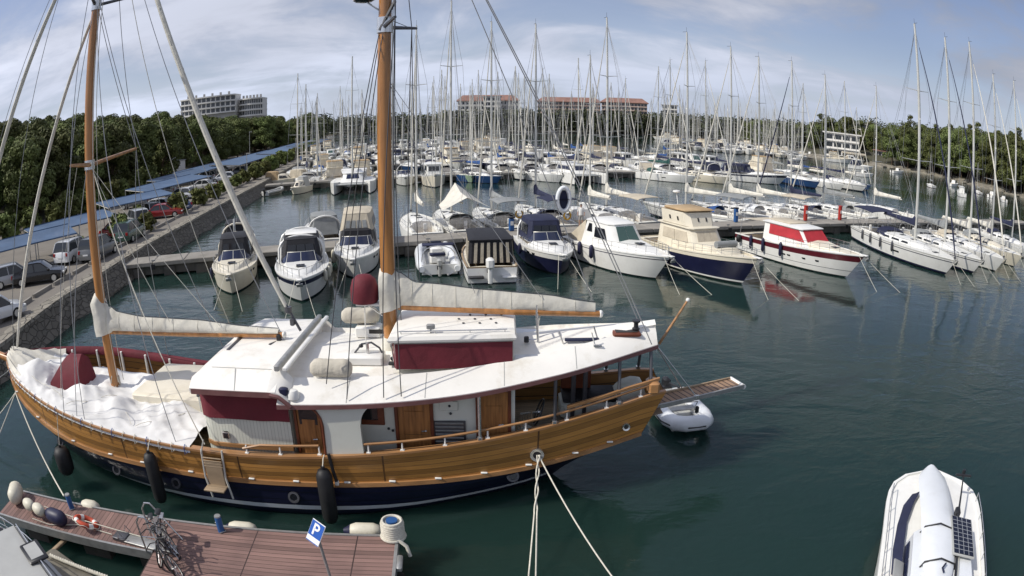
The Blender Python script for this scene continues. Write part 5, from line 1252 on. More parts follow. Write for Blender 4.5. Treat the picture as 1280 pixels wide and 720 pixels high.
def deck_tarp():
    """wrinkled white dust sheet over the foredeck, tied to the near rail"""
    N, Mn = 96, 56; g = []; rn = random.Random(2)
    folds = [(rn.uniform(1, 9), rn.uniform(-1.4, 1.4), rn.uniform(.05, .13), rn.uniform(1.4, 4)) for _ in range(16)]
    for i in range(N + 1):
        s = lerp(.7, 9.75, i / N); row = []; nb = kb(s) - .02; nf = max(-kb(s) + .75, -1.15 - .25 * math.sin(s * 1.3))
        if s < 3: nf = -kb(s) + .4
        for j in range(Mn + 1):
            n = lerp(nb, nf, j / Mn); e = j / Mn
            base = lerp(kz(s) + .09, DZ(s) + .55, min(1, e * 1.6))
            bump = .36 * math.exp(-((s - 2.2) / .55) ** 2 - ((n - .45) / .6) ** 2) + .42 * math.exp(-((s - 6.9) / .45) ** 2 - ((n + .45) / .5) ** 2) + .30 * math.exp(-((s - 8.5) / .9) ** 2 - ((n - .9) / .7) ** 2) + .28 * math.exp(-((s - 5.0) / .9) ** 2 - ((n - 1.2) / .5) ** 2) + .2 * math.exp(-((s - 6.6) / .5) ** 2 - ((n - 1.5) / .6) ** 2)
            hood = max(0, 1 - abs(s - 3.9) / 1.3) * max(0, 1 - abs(n - .6) / 1.1) * .5
            w = 0
            for fs, fn, am, fq in folds:
                d = math.hypot(s - fs, n - fn); a = math.atan2(n - fn, s - fs)
                w += am * .5 * math.sin(a * (3 + int(fq))) * math.exp(-(d / .9) ** 2) * min(1, d * 2)
            rg = mnoise.noise((s * 1.15, n * 1.15, 5)); rg2 = mnoise.noise((s * 2.7 + 3, n * 2.2, 9))
            cre = (1 - abs(rg)) ** 5 * .09 + max(0, rg) * .12 + (1 - abs(mnoise.noise((s * 1.6 - n * .9, n * .5 + s * .2, 4)))) ** 9 * .07
            fade = min(1, e * 6)
            row.append(P(s, n, base + (bump + w * .7 + cre - hood) * fade))
        row = [P(s, nb + .06, kz(s) - .08)] + row
        g.append(row)
    mb = MB(); mb.sheet(g, 'tarp_white'); mb.xf(Matrix.Translation(KO) @ Matrix.Rotation(KA, 4, 'Z'))
    tag(obj('dust_sheet', mb, None, 80), 'crumpled white dust sheet spread over the foredeck of the wooden ketch', 'tarpaulin')
    sh = bpy.data.objects['dust_sheet']; b = MB()
    for i in range(22):
        s = 1.0 + i * .41; nb = kb(s); b.tube([KW(s, nb - .03, kz(s) + .12), KW(s, nb + .085, kz(s) + .07), KW(s, nb + .1, kz(s) - .12), KW(s + .1, nb + .09, kz(s) - .04)], .012, 'rope_white' if i % 3 else 'rope_blue', 4)
    for s0, n0, s1, n1 in ((1.6, .9, 4.6, 2.0), (5.0, 2.4, 6.3, .9), (6.3, .9, 7.6, 2.5), (7.8, 2.6, 9.2, 1.0)):
        b.tube([KW(lerp(s0, s1, k / 10), lerp(n0, n1, k / 10), kz(lerp(s0, s1, k / 10)) + .16 + .05 * math.sin(k)) for k in range(11)], .009, 'rope_white', 4)
    obj('lashing', b, sh)
    # stiffer greyish sheet drawn up at the stem
    g = []
    for i in range(24):
        t = i / 23; row = []
        for j in range(18):
            e = j / 17; s = .35 + 1.9 * e + .4 * math.sin(t * 3.14) * e; n = lerp(kb(s) * .98, -kb(s) * .9, t); z = kz(s) + .10 + .25 * math.sin(t * 3.14) * (1 - e) + .16 * (1 - abs(mnoise.noise((t * 7, e * .8, 2)))) ** 4 - .55 * e * e * math.sin(t * 3.14)
            row.append(P(s, n, z))
        g.append(row)
    mb = MB(); mb.sheet(g, 'sail_cloth'); mb.xf(Matrix.Translation(KO) @ Matrix.Rotation(KA, 4, 'Z'))
    tag(obj('bow_sheet', mb, None, 50), 'pleated grey-white cloth drawn over the bow of the wooden ketch', 'tarpaulin')
deck_tarp()
def bundle(s, n, z, label, L=1.0):
    mb = MB(); rings = []
    for i in range(13):
        t = i / 12; x = (t - .5) * L; k = min(1, .6 + 1.6 * min(t, 1 - t) ** .6) ; rings.append([(x, math.cos(a) * .24 * k * (1 + .10 * mnoise.noise((x * 6, a * 2, s))), .2 + math.sin(a) * (.24 if math.sin(a) > 0 else .2) * k * (1 + .12 * mnoise.noise((x * 6, a * 2 + 5, s)))) for a in [2 * math.pi * q / 14 for q in range(14)]])
    mb.loft(rings, 'bag_cloth', True, True); w = KW(s, n, z)
    o = solid('canvas_bundle', mb, label, 'canvas bundle', w, KA, 'canvas bundles on the ketch roof', 60)
bundle(13.62, 2.05, 3.62, 'pleated beige canvas bundle on the near edge of the ketch roof', 1.0)
bundle(13.75, -1.55, 3.98, 'smooth beige canvas bundle on the roof behind the mainmast', 1.05)
def black_fender(s, z0, z1, r, label):
    n = kb(s) + r + .10; mb = MB(); H = z1 - z0
    mb.lathe([(.03, 0), (r * .7, .04), (r, .18), (r * 1.02, H * .5), (r, H - .18), (r * .7, H - .03), (.05, H), (.05, H + .08)], 'black_rubber', 16, KW(s, n, z0)); 
    a, b = KW(s, n, z1 + .06), KW(s, kb(s) - .02, kz(s) + .07); mb.tube([a, a.lerp(b, .5) + Vector((0, 0, .06)), b], .014, 'rope_white', 5)
    tag(obj('fender', mb, None, 50), label, 'fender', 'big black fenders along the ketch hull')
black_fender(4.75, .45, 1.35, .30, 'short fat black fender hanging under the bow of the wooden ketch')
black_fender(8.5, .22, 1.75, .20, 'long black fender beside the boarding ladder of the ketch'); black_fender(13.42, .10, 1.66, .20, 'long black fender hung below the white arch pillar of the ketch')

def rope(name, pts, r, m, label, cat='rope', group=None):
    mb = MB(); mb.tube(pts, r, m, 6); return tag(obj(name, mb, None, 60), label, cat, group)
kw_ = KW(18.52, kb(18.5) + .06, 1.56)
def twisted():
    a, b = kw_, at(664, 740, .1); mb = MB()
    for ph in (0, math.pi):
        pts = []
        for k in range(41):
            t = k / 40; p = a.lerp(b, t); w = .035 if t < .45 else .035 + .1 * (t - .45) * 1.2
            q = (ph + (t * 22 if t < .45 else 9.9)); pts.append(p + Vector((math.cos(q) * w, math.sin(q) * w * .4, math.sin(q) * w)))
        mb.tube(pts, .018, 'rope_white', 6)
    tag(obj('mooring_line', mb, None, 60), 'doubled and twisted white mooring rope from the ring on the ketch quarter', 'rope', 'ropes from the ketch quarter')
twisted()
rope('mooring_line', sag(kw_, at(772, 730, .1), .15), .02, 'rope_white', 'single straight white mooring rope slanting from the ring on the ketch quarter', 'rope', 'ropes from the ketch quarter')
bw = KW(.9, .9, 1.9)
BOL = at(84, 632, .75)
rope('mooring_line', sag(bw, BOL + Vector((0, 0, .3)), .25), .024, 'rope_white', 'white rope from the ketch bow to the blue bollard on the narrow dock', 'rope', 'bow ropes of the ketch')
rope('mooring_line', sag(bw, at(-40, 552, .1), .2), .02, 'rope_white', 'upper of two thin ropes going left from the ketch bow', 'rope', 'bow ropes of the ketch')
rope('mooring_line', sag(bw, at(-30, 600, .1), .2), .02, 'rope_white', 'lower of two thin ropes going left from the ketch bow', 'rope', 'bow ropes of the ketch')
rope('mooring_line', sag(KW(.6, -.6, 2.7), at(-60, 505, .3), .2), .02, 'rope_white', 'rope going left from the far side of the ketch bow towards the quay', 'rope', 'bow ropes of the ketch')
# ------------------------------------------------------------------ boats: shared shapes
class Hull:
    """bow towards +x, waterline at z = 0"""
    def __init__(s, L, B, fb, fs, sw=.82, rake=.1, trake=0.0, tmax=.42, full=2.2, flare=.35, dip=.0):
        s.L, s.B, s.fb, s.fs, s.sw, s.rake, s.trake, s.tmax, s.full, s.flare, s.dip = L, B, fb, fs, sw, rake * L, trake, tmax, full, flare, dip
    def w(s, t):
        if t <= s.tmax: return s.B / 2 * lerp(s.sw, 1, math.sin(t / s.tmax * 1.5708))
        k = (t - s.tmax) / (1 - s.tmax); return s.B / 2 * max(.0, (1 - k ** s.full)) ** .9
    def z(s, t): return lerp(s.fs, s.fb, t ** 1.5) - s.dip * math.sin(t * math.pi)
    def x(s, t, v=1.0): return -s.L / 2 + t * s.L - s.rake * (1 - v) * max(0, (t - .45) / .55) ** 2 * (1 if v >= 0 else 1.15) + s.trake * (1 - v) * max(0, 1 - t * 6)
    def nw(s, t, v):
        fl = s.flare * (.12 + .88 * t ** 2.2)
        return s.w(t) * (1 - fl * (1 - v) ** 1.3) if v >= 0 else s.w(t) * (1 - fl) * (1 + v * 1.2)
    def p(s, t, v, sd=1):
        z = s.z(t) * v if v >= 0 else v * .9
        return (s.x(t, v), -sd * s.nw(t, v), z)
    def skin(s, top, bands, n=20, boot='antifoul'):
        """bands: [(v_high, v_low, material)] from the rail down"""
        mb = MB(); ts = [(i / n) ** .9 if i else 0 for i in range(n + 1)]; ts[-1] = .9995
        for hi, lo, m in bands + [(.06, -.45, boot)]:
            k = max(1, int((hi - lo) / .25 + .5)); vs_ = [lerp(hi, lo, q / k) for q in range(k + 1)]
            for sd in (1, -1): mb.sheet([[s.p(t, v, sd) for v in vs_] for t in ts], m)
            mb.sheet([[s.p(0, v, 1) for v in vs_], [s.p(0, v, -1) for v in vs_]], m)
        return mb
    def deck(s, m, drop=.05, cockpit=None, rail=None, n=20, inner=None):
        mb = MB(); ts = [i / n for i in range(n + 1)]; ts[-1] = .995
        if cockpit: ts = sorted(set([t for t in ts if not (abs(t - cockpit[0]) < .02 or abs(t - cockpit[1]) < .02)] + [cockpit[0], cockpit[1]]))
        e = lambda t: max(.005, s.w(t) - .05)
        for a, b in zip(ts[:-1], ts[1:]):
            za, zb = s.z(a) - drop, s.z(b) - drop
            if cockpit and a >= cockpit[0] - 1e-6 and b <= cockpit[1] + 1e-6:
                for sd in (1, -1):
                    ca, cb = min(cockpit[2], e(a) - .05), min(cockpit[2], e(b) - .05)
                    mb.add([(s.x(a), sd * e(a), za), (s.x(b), sd * e(b), zb), (s.x(b), sd * cb, zb), (s.x(a), sd * ca, za)], [(0, 1, 2, 3)], m)
                    mb.add([(s.x(a), sd * ca, za), (s.x(b), sd * cb, zb), (s.x(b), sd * cb, zb - cockpit[3]), (s.x(a), sd * ca, za - cockpit[3])], [(0, 1, 2, 3)], inner or m)
                mb.add([(s.x(a), ca, za - cockpit[3]), (s.x(b), cb, zb - cockpit[3]), (s.x(b), -cb, zb - cockpit[3]), (s.x(a), -ca, za - cockpit[3])], [(0, 1, 2, 3)], 'teak')
            else:
                mb.sheet([[(s.x(t), e(t) * q, s.z(t) - drop + .05 * (1 - q * q)) for q in (-1, -.5, 0, .5, 1)] for t in (a, b)], m)
        if cockpit:
            for t, sg in ((cockpit[0], 1), (cockpit[1], -1)):
                c = min(cockpit[2], e(t) - .05); z = s.z(t) - drop
                mb.add([(s.x(t), c, z), (s.x(t), -c, z), (s.x(t), -c, z - cockpit[3]), (s.x(t), c, z - cockpit[3])], [(0, 1, 2, 3)], inner or m)
        if rail:
            for sd in (1, -1): mb.loft([[(s.x(t) , sd * (s.w(t) + a), s.z(t) + b) for a, b in ((.03, -.05), (.03, .03), (-.07, .03), (-.07, -.05))] for t in ts], rail, True, True)
        return mb
    def rails(s, t0, t1, h=.6, inset=.08, r=.014, m='steel', n=8, mid=True, bow=True):
        mb = MB(); pts = {1: [], -1: []}
        for sd in (1, -1):
            for i in range(n + 1):
                t = lerp(t0, t1, i / n); q = (s.x(t) - (.05 if t > .97 else 0), sd * max(.0, s.w(t) - inset), s.z(t)); pts[sd].append((q[0], q[1], q[2] + h)); mb.tube([q, pts[sd][-1]], r, m, 4)
            mb.tube(pts[sd], r, m, 4)
            if mid: mb.tube([(x, y, z - h * .48) for x, y, z in pts[sd]], r * .7, m, 4)
        if bow: mb.tube([pts[1][-1], (s.L / 2 + .12, 0, s.z(1) + h + .02), pts[-1][-1]], r, m, 4)
        return mb

def house(mb, x0, x1, w0, w1, z0, z1, fr, rr, side, m, c=.18, camber=.06, roof=None, over=0.0):
    """cabin frustum: x0 stern end, x1 bow end, w = half widths there; returns a point function on its faces"""
    def ring(xa, xb, wa, wb, z, c): return [(xa, -wa + c, z), (xa + c, -wa, z), (xb - c, -wb, z), (xb, -wb + c, z), (xb, wb - c, z), (xb - c, wb, z), (xa + c, wa, z), (xa, wa - c, z)]
    b = ring(x0, x1, w0, w1, z0, c); t = ring(x0 + rr, x1 - fr, w0 - side, w1 - side, z1, c)
    mb.loft([b, t], m, True, False)
    rm = roof or m
    o = ring(x0 + rr - over, x1 - fr + over * 1.2, w0 - side + over, w1 - side + over, z1, c); o2 = [(x, y, z1 + .05) for x, y, z in o]
    i = ring(x0 + rr + .25, x1 - fr - .25, max(.05, w0 - side - .25), max(.05, w1 - side - .25), z1 + .05 + camber, c * .8)
    mb.loft([o, o2, i], rm, True, True)
    def face(k, u, v, off=.012):
        B0, B1, T0, T1 = [Vector(q) for q in {'P': (b[1], b[2], t[1], t[2]), 'S': (b[6], b[5], t[6], t[5]), 'F': (b[3], b[4], t[3], t[4]), 'A': (b[0], b[7], t[0], t[7])}[k]]
        n = (B1 - B0).cross(T0 - B0).normalized()
        ctr = Vector(((x0 + x1) / 2, 0, (z0 + z1) / 2))
        if n.dot((B0 + T1) / 2 - ctr) < 0: n = -n
        return B0.lerp(B1, u).lerp(T0.lerp(T1, u), v) + n * off, n
    return face
def pane(mb, face, k, u0, u1, v0, v1, m='glass_dark', th=.02, skew=0.0):
    q = [face(k, u0, v0)[0], face(k, u1, v0)[0], face(k, u1 - skew, v1)[0], face(k, u0 + skew, v1)[0]]; n = face(k, .5, .5)[1]
    mb.prism(q, n * th, m)
def panes(mb, face, sides=True, front=True, n=3, v0=.3, v1=.85, m='glass_dark', u0=.06, u1=.94, skew=.0):
    if sides:
        for k in 'PS':
            for i in range(n): pane(mb, face, k, lerp(u0, u1, i / n) + .012, lerp(u0, u1, (i + 1) / n) - .012, v0, v1, m, skew=skew)
    if front:
        for i in range(3): pane(mb, face, 'F', .05 + .9 * i / 3 + .012, .05 + .9 * (i + 1) / 3 - .012, v0, v1, m)

def emit_merged(spec, name):
    mb = MB()
    for _, m, _ in spec: mb.merge(m)
    return mb.mesh(name, 35)
def shield(mb, x0, x1, w, z, h, rake, m='glass_dark', frame='alloy', n=8):
    """wrap-round windscreen: arc in front at x1, ends at x0"""
    lo, hi = [], []
    for i in range(n + 1):
        a = math.pi * (i / n - .5); cx = math.cos(a) ** .7 if math.cos(a) > 0 else 0
        lo.append((lerp(x0, x1, cx), w * math.sin(a), z)); hi.append((lerp(x0 - rake * .4, x1 - rake, cx), w * .86 * math.sin(a), z + h * (.75 + .25 * cx)))
    mb.sheet([lo, hi], m); mb.sheet([[(p[0] - .02, p[1] * .985, p[2]) for p in lo], [(p[0] - .02, p[1] * .985, p[2]) for p in hi]], m)
    mb.tube(hi, .025, frame, 5); mb.tube(lo, .02, frame, 5)
    for k in (2, 4, 6): mb.tube([lo[k], hi[k]], .018, frame, 4)
def outboard(mb, x, y, z, m='gelcoat_grey', s=1.0):
    mb.cbox((x - .22 * s, y, z + .42 * s), (.5 * s, .36 * s, .5 * s), m, b=.09 * s); mb.cbox((x - .2 * s, y, z - .15 * s), (.26 * s, .2 * s, .8 * s), m, b=.05 * s); mb.cbox((x - .02, y, z + .05), (.16, .3, .3), 'black_plastic')
def canopy(mb, x0, x1, w0, w1, z0, z1, m, fr=.5, rr=.3, win=True, winm='glass_dark'):
    f = house(mb, x0, x1, w0, w1, z0, z1, fr, rr, .22, m, .2, .10)
    if win: panes(mb, f, True, True, 3, .32, .80, winm, .08, .92)
    return f

def yacht_spec(L=12, hull='gelcoat', cover='navy_cloth', spray='navy_cloth', bim=None, furl='sail_cloth', stripe='navy', mast=None, detail=1, boom_cover=True, mastm='alloy', furlm=None, lines=True, deckm='deck_white', boomz=1.55, heelm=None, mizzen=False):
    B = L * .285 + .25; H = Hull(L, B, L * .045 + .70, L * .03 + .68, .74, .09, .35, .42, 2.1, .34); S = []
    mast = mast or L * 1.33
    n = 20 if detail else 10
    bands = [(1, .93, 'alloy' if detail else hull), (.93, .86, hull), (.86, .81, stripe), (.81, .16, hull), (.16, .06, stripe)] if stripe else [(1, .06, hull)]
    S.append(('hull', H.skin(1, bands, n), None))
    ck = (.05, .30, B * .24, .42)
    S.append(('deck', H.deck(deckm, .04, ck, None, n), None))
    zc = H.z(.5); X = lambda t: H.x(t)
    b = MB(); g = []
    for t, w, h in ((.30, .27, .44), (.34, .275, .46), (.5, .25, .44), (.62, .20, .36), (.70, .14, .20), (.74, .09, .02)):
        W = B * w; z = H.z(t) - .04; g.append([(X(t), -W, z), (X(t), -W * .86, z + h * .8), (X(t), -W * .6, z + h), (X(t), 0, z + h + .05), (X(t), W * .6, z + h), (X(t), W * .86, z + h * .8), (X(t), W, z)])
    b.sheet(g, hull if hull.startswith('gel') else 'gelcoat'); b.add(g[0], [tuple(range(7))], 'gelcoat'); S.append(('cabin', b, None))
    if detail:
        b = MB()
        for sd in (1, -1):
            for ta, tb in ((.35, .42), (.44, .52), (.54, .60)):
                wa, wb = B * interp(ta, [.34, .5, .62], [.275, .25, .2]), B * interp(tb, [.34, .5, .62], [.275, .25, .2]); za, zb = H.z(ta) - .04, H.z(tb) - .04
                b.prism([(X(ta), sd * (wa * .965 + .015), za + .12), (X(tb), sd * (wb * .965 + .015), zb + .12), (X(tb) - .1, sd * (wb * .90 + .015), zb + .27), (X(ta) + .1, sd * (wa * .90 + .015), za + .27)], (0, sd * .015, 0), 'glass_dark')
        for t in (.45, .57, .80): b.cbox((X(t), 0, H.z(t) + (interp(t, [.3, .5, .62, .7, .74], [.44, .44, .36, .2, .0]) + .02 if t < .74 else .03)), (.5, .5, .05), 'glass_dark', b=.012)
        S.append(('window', b, 'cabin'))
        for sd in (1, -1):
            b = MB(); p0, p1 = H.p(.56, .60, sd), H.p(.62, .60, sd); p2, p3 = H.p(.62, .50, sd), H.p(.56, .50, sd); b.prism([p0, p1, p2, p3], (0, -sd * .02, 0), 'glass_dark'); S.append(('hull_window', b, 'hull'))
        b = MB(); z = H.z(.1)
        for y in (-.5, .5) if L > 13 else (0,):
            ring = [(X(.13), y * B * .3 + .42 * math.cos(a), z + .45 + .42 * math.sin(a)) for a in [2 * math.pi * k / 16 for k in range(17)]]; b.tube(ring, .018, 'steel', 4); b.cbox((X(.14), y * B * .3, z + .1), (.2, .25, .8), 'gelcoat')
        S.append(('steering_wheel', b, None))
        b = MB()
        for sd in (1, -1): b.cbox((X(.2), sd * B * .31, z + .05), (L * .22, .16, .16), 'gelcoat'); b.lathe([(.08, 0), (.07, .12), (.09, .15)], 'steel', 10, (X(.22), sd * B * .31, z + .13))
        S.append(('coaming', b, None))
    tm = .58; mx = X(tm); mz = H.z(tm) + .36
    b = MB(); r = .0075 * L + .012; b.tube([(mx, 0, mz - .4), (mx, 0, mz + mast * .6), (mx - .02, 0, mz + mast)], [r, r, r * .72], mastm, 8 if detail else 5)
    if detail: b.tube([(mx, 0, mz + mast), (mx, 0, mz + mast + .5)], .012, 'wire_dark', 4); b.box((mx + .2, 0, mz + mast + .04), (.5, .03, .03), 'wire_dark'); b.cbox((mx + .12, 0, mz + mast * .55), (.1, .1, .14), 'gelcoat')
    S.append(('mast', b, None))
    b = MB()
    for f, w in ((.36, .36), (.68, .27)):
        for sd in (1, -1): b.tube([(mx, 0, mz + mast * f), (mx - .25, sd * B * w, mz + mast * f + .08)], [.05, .03], mastm, 4)
    S.append(('spreader', b, 'mast'))
    b = MB(); bl = L * .36; bz = mz + boomz - .35
    b.tube([(mx - .1, 0, bz), (mx - bl, 0, bz + .1)], .075, mastm, 6); S.append(('boom', b, None))
    if boom_cover:
        b = MB(); rings = []
        for i in range(9):
            t = i / 8; x = lerp(mx + .05, mx - bl + .2, t); h = lerp(.62, .24, t ** .6) + (.5 if i == 0 else 0); w = lerp(.18, .11, t); z0 = bz + .04 + .1 * t; rings.append([(x, -w, z0), (x, -w, z0 + h * .55), (x, 0, z0 + h), (x, w, z0 + h * .55), (x, w, z0)])
        b.loft(rings, cover, True, True); S.append(('sail_cover', b, 'boom'))
    b = MB(); rw = .014 if detail else .02; wm = 'wire'
    tops = (mx, 0, mz + mast * .97); fx, fz = H.x(.985), H.z(1)
    fr_ = furlm or furl
    if lines:
        for sd in (1, -1):
            b.tube([(mx - .3, sd * (H.w(.55) - .08), H.z(.55)), (mx - .25, sd * B * .36, mz + mast * .36 + .08), (mx - .25, sd * B * .27, mz + mast * .68 + .08), tops], rw, wm, 3)
            if detail: b.tube([(mx - .5, sd * (H.w(.53) - .1), H.z(.53)), (mx, 0, mz + mast * .36)], rw * .8, wm, 3); b.tube([(X(.01), sd * B * .25, H.z(0)), (X(.14), 0, mz + mast * .25), tops], rw, wm, 3)
        b.tube([(X(.02), 0, H.z(0)), tops], rw, wm, 3); b.tube([(mx - bl, 0, bz + .15), (mx - .05, 0, mz + mast)], rw * .7, wm, 3)
    b.tube([(fx, 0, fz), (mx, 0, mz + mast * .95)], rw, wm, 3); S.append(('rigging', b, 'mast'))
    b = MB(); q0, q1 = Vector((fx, 0, fz + .25)), Vector((mx, 0, mz + mast * .95)); b.tube([q0, q0.lerp(q1, .08), q0.lerp(q1, .5), q0.lerp(q1, .93)], [.04, .085, .07, .03] if detail else [.04, .06, .05, .03], fr_, 6); b.lathe([(.12, 0), (.12, .14)], 'alloy_dark', 8, (fx, 0, fz + .1)); S.append(('furled_jib', b, 'mast'))
    if spray:
        b = MB(); g = []; xs = X(.315)
        for i in range(6):
            t = i / 5; x = xs + .95 - 1.5 * t; hh = .72 * math.sin(min(1, .15 + t * 1.0) * 1.57); W = B * .28
            g.append([(x if k not in (0, 8) else x, W * math.cos(math.pi * k / 8), H.z(.3) + .05 + hh * (.25 + .75 * math.sin(math.pi * k / 8) ** .6) ) for k in range(9)])
        b.sheet(g, spray); S.append(('sprayhood', b, None))
        if detail:
            b = MB()
            for k in range(3):
                a0, a1 = math.pi * (.28 + .16 * k), math.pi * (.28 + .16 * (k + 1) - .03); zz = H.z(.3) + .33
                b.prism([(xs + .72, B * .255 * math.cos(a0), zz), (xs + .72, B * .255 * math.cos(a1), zz), (xs + .50, B * .235 * math.cos(a1), zz + .24), (xs + .50, B * .235 * math.cos(a0), zz + .24)], (.03, 0, .02), 'glass_dark')
            S.append(('window', b, 'sprayhood'))
    if bim:
        b = MB(); g = []
        for i in range(5):
            t = i / 4; x = X(.02) + L * .24 * t; g.append([(x, B * .36 * math.cos(math.pi * k / 8), H.z(.1) + 1.85 + .18 * math.sin(math.pi * k / 8) + .06 * math.sin(t * 3.14)) for k in range(9)])
        b.sheet(g, bim); b.sheet([[(p[0], p[1], p[2] - .03) for p in r] for r in g], bim); S.append(('bimini', b, None))
        b = MB()
        for sd in (1, -1):
            for x in (X(.03), X(.12), X(.23)): b.tube([(X(.13), sd * B * .38, H.z(.1)), (x, sd * B * .36, H.z(.1) + 1.85)], .018, 'steel', 4)
        S.append(('bimini_frame', b, 'bimini'))
    if detail:
        S.append(('guard_rail', H.rails(.03, .90, .62, .09, .011, 'steel', 9), None))
        b = MB()
        for sd in (1, -1): b.tube([(X(.9), sd * (H.w(.9) - .09), H.z(.9) + .62), (L / 2 + .1, sd * .12, H.z(1) + .66), (L / 2 - .05, sd * .15, H.z(1))], .018, 'steel', 5); b.tube([(X(.0) , sd * B * .3, H.z(0)), (X(.0), sd * B * .3, H.z(0) + .75), (X(.1), sd * (H.w(.1) - .08), H.z(.1) + .72)], .018, 'steel', 5)
        b.tube([(L / 2 + .1, .12, H.z(1) + .66), (L / 2 + .1, -.12, H.z(1) + .66)], .018, 'steel', 5); S.append(('pulpit', b, None))
        b = MB(); b.tube([(L / 2 - .3, 0, H.z(1) + .05), (L / 2 + .25, 0, H.z(1) + .02)], .05, 'galv', 6); b.loft([[(L / 2 + .2, -.02, H.z(1)), (L / 2 + .24, .02, H.z(1))], [(L / 2 - .1, -.18, H.z(1) - .35), (L / 2 - .06, .18, H.z(1) - .35)]], 'galv', False); S.append(('anchor', b, None))
    return S, H

def cat_spec(L=11.5, hull='gelcoat', cover='navy_cloth', mast=None):
    W = L * .56; S = []; hs = []
    b = MB(); d = MB()
    for sd in (1, -1):
        H = Hull(L, L * .145, 1.65, 1.25, .75, .02, .3, .4, 2.3, .25)
        s = H.skin(1, [(1, .08, hull)], 14); s.v = [(x, y + sd * (W - L * .145) / 2, z) for x, y, z in s.v]; b.merge(s)
        s = H.deck('deck_white', .02, None, None, 12); s.v = [(x, y + sd * (W - L * .145) / 2, z) for x, y, z in s.v]; d.merge(s)
    S.append(('hull', b, None))
    d.cbox((-L * .08, 0, 1.22), (L * .62, W * .86, .5), hull, b=.12); d.cbox((L * .40, 0, 1.25), (.3, W * .75, .22), 'alloy', b=.05); S.append(('deck', d, None))
    n = MB(); n.box((L * .32, 0, 1.34), (L * .17, W * .52, .03), 'grey_cloth'); S.append(('trampoline', n, None))
    b = MB(); f = house(b, -L * .30, L * .22, W * .30, W * .24, 1.4, 2.45, 1.0, .1, .25, hull, .45, .10, over=.12); S.append(('cabin', b, None))
    w = MB(); panes(w, f, True, True, 3, .38, .88, 'glass_blue', .06, .96); S.append(('window', w, 'cabin'))
    b = MB(); b.cbox((-L * .36, 0, 2.62), (L * .24, W * .58, .10), hull, b=.04)
    for sd in (1, -1):
        for x in (-L * .47, -L * .3): b.tube([(x, sd * W * .27, 1.4), (x, sd * W * .27, 2.6)], .04, 'steel', 5)
    S.append(('hard_top', b, None))
    mast = mast or L * 1.4; mx = L * .10; mz = 2.5
    b = MB(); b.tube([(mx, 0, mz), (mx, 0, mz + mast)], [.12, .09], 'alloy', 8); S.append(('mast', b, None))
    b = MB()
    for fz in (.4, .7):
        for sd in (1, -1): b.tube([(mx, 0, mz + mast * fz), (mx - .4, sd * .9, mz + mast * fz + .1)], .03, 'alloy', 4)
    S.append(('spreader', b, 'mast'))
    b = MB()
    for sd in (1, -1): b.tube([(mx - 1, sd * W * .46, 1.4), (mx - .4, sd * .9, mz + mast * .4), (mx - .4, sd * .9, mz + mast * .7), (mx, 0, mz + mast * .95)], .014, 'wire', 3)
    b.tube([(L * .40, 0, 1.4), (mx, 0, mz + mast * .9)], [.05, .05], 'sail_cloth', 5); S.append(('rigging', b, 'mast'))
    b = MB(); b.tube([(mx - .1, 0, mz + .7), (mx - L * .4, 0, mz + .9)], .08, 'alloy', 6); S.append(('boom', b, None))
    b = MB(); b.loft([[(x, -.2 * k, mz + .75), (x, 0, mz + .78 + .6 * k), (x, .2 * k, mz + .75)] for x, k in ((mx, 1.2), (mx - L * .2, .9), (mx - L * .39, .5))], cover, True, True); S.append(('sail_cover', b, 'boom'))
    b = MB()
    for sd in (1, -1):
        y = sd * (W / 2 - .12)
        pts = [(x, y, 1.75 + (.25 if x > L * .3 else 0)) for x in [-L * .45 + L * .9 * k / 7 for k in range(8)]]; b.tube([(p[0], p[1], p[2] + .25) for p in pts], .014, 'steel', 4)
        for p in pts: b.tube([(p[0], p[1], p[2] - .5), (p[0], p[1], p[2] + .25)], .014, 'steel', 4)
    S.append(('guard_rail', b, None))
    return S, None

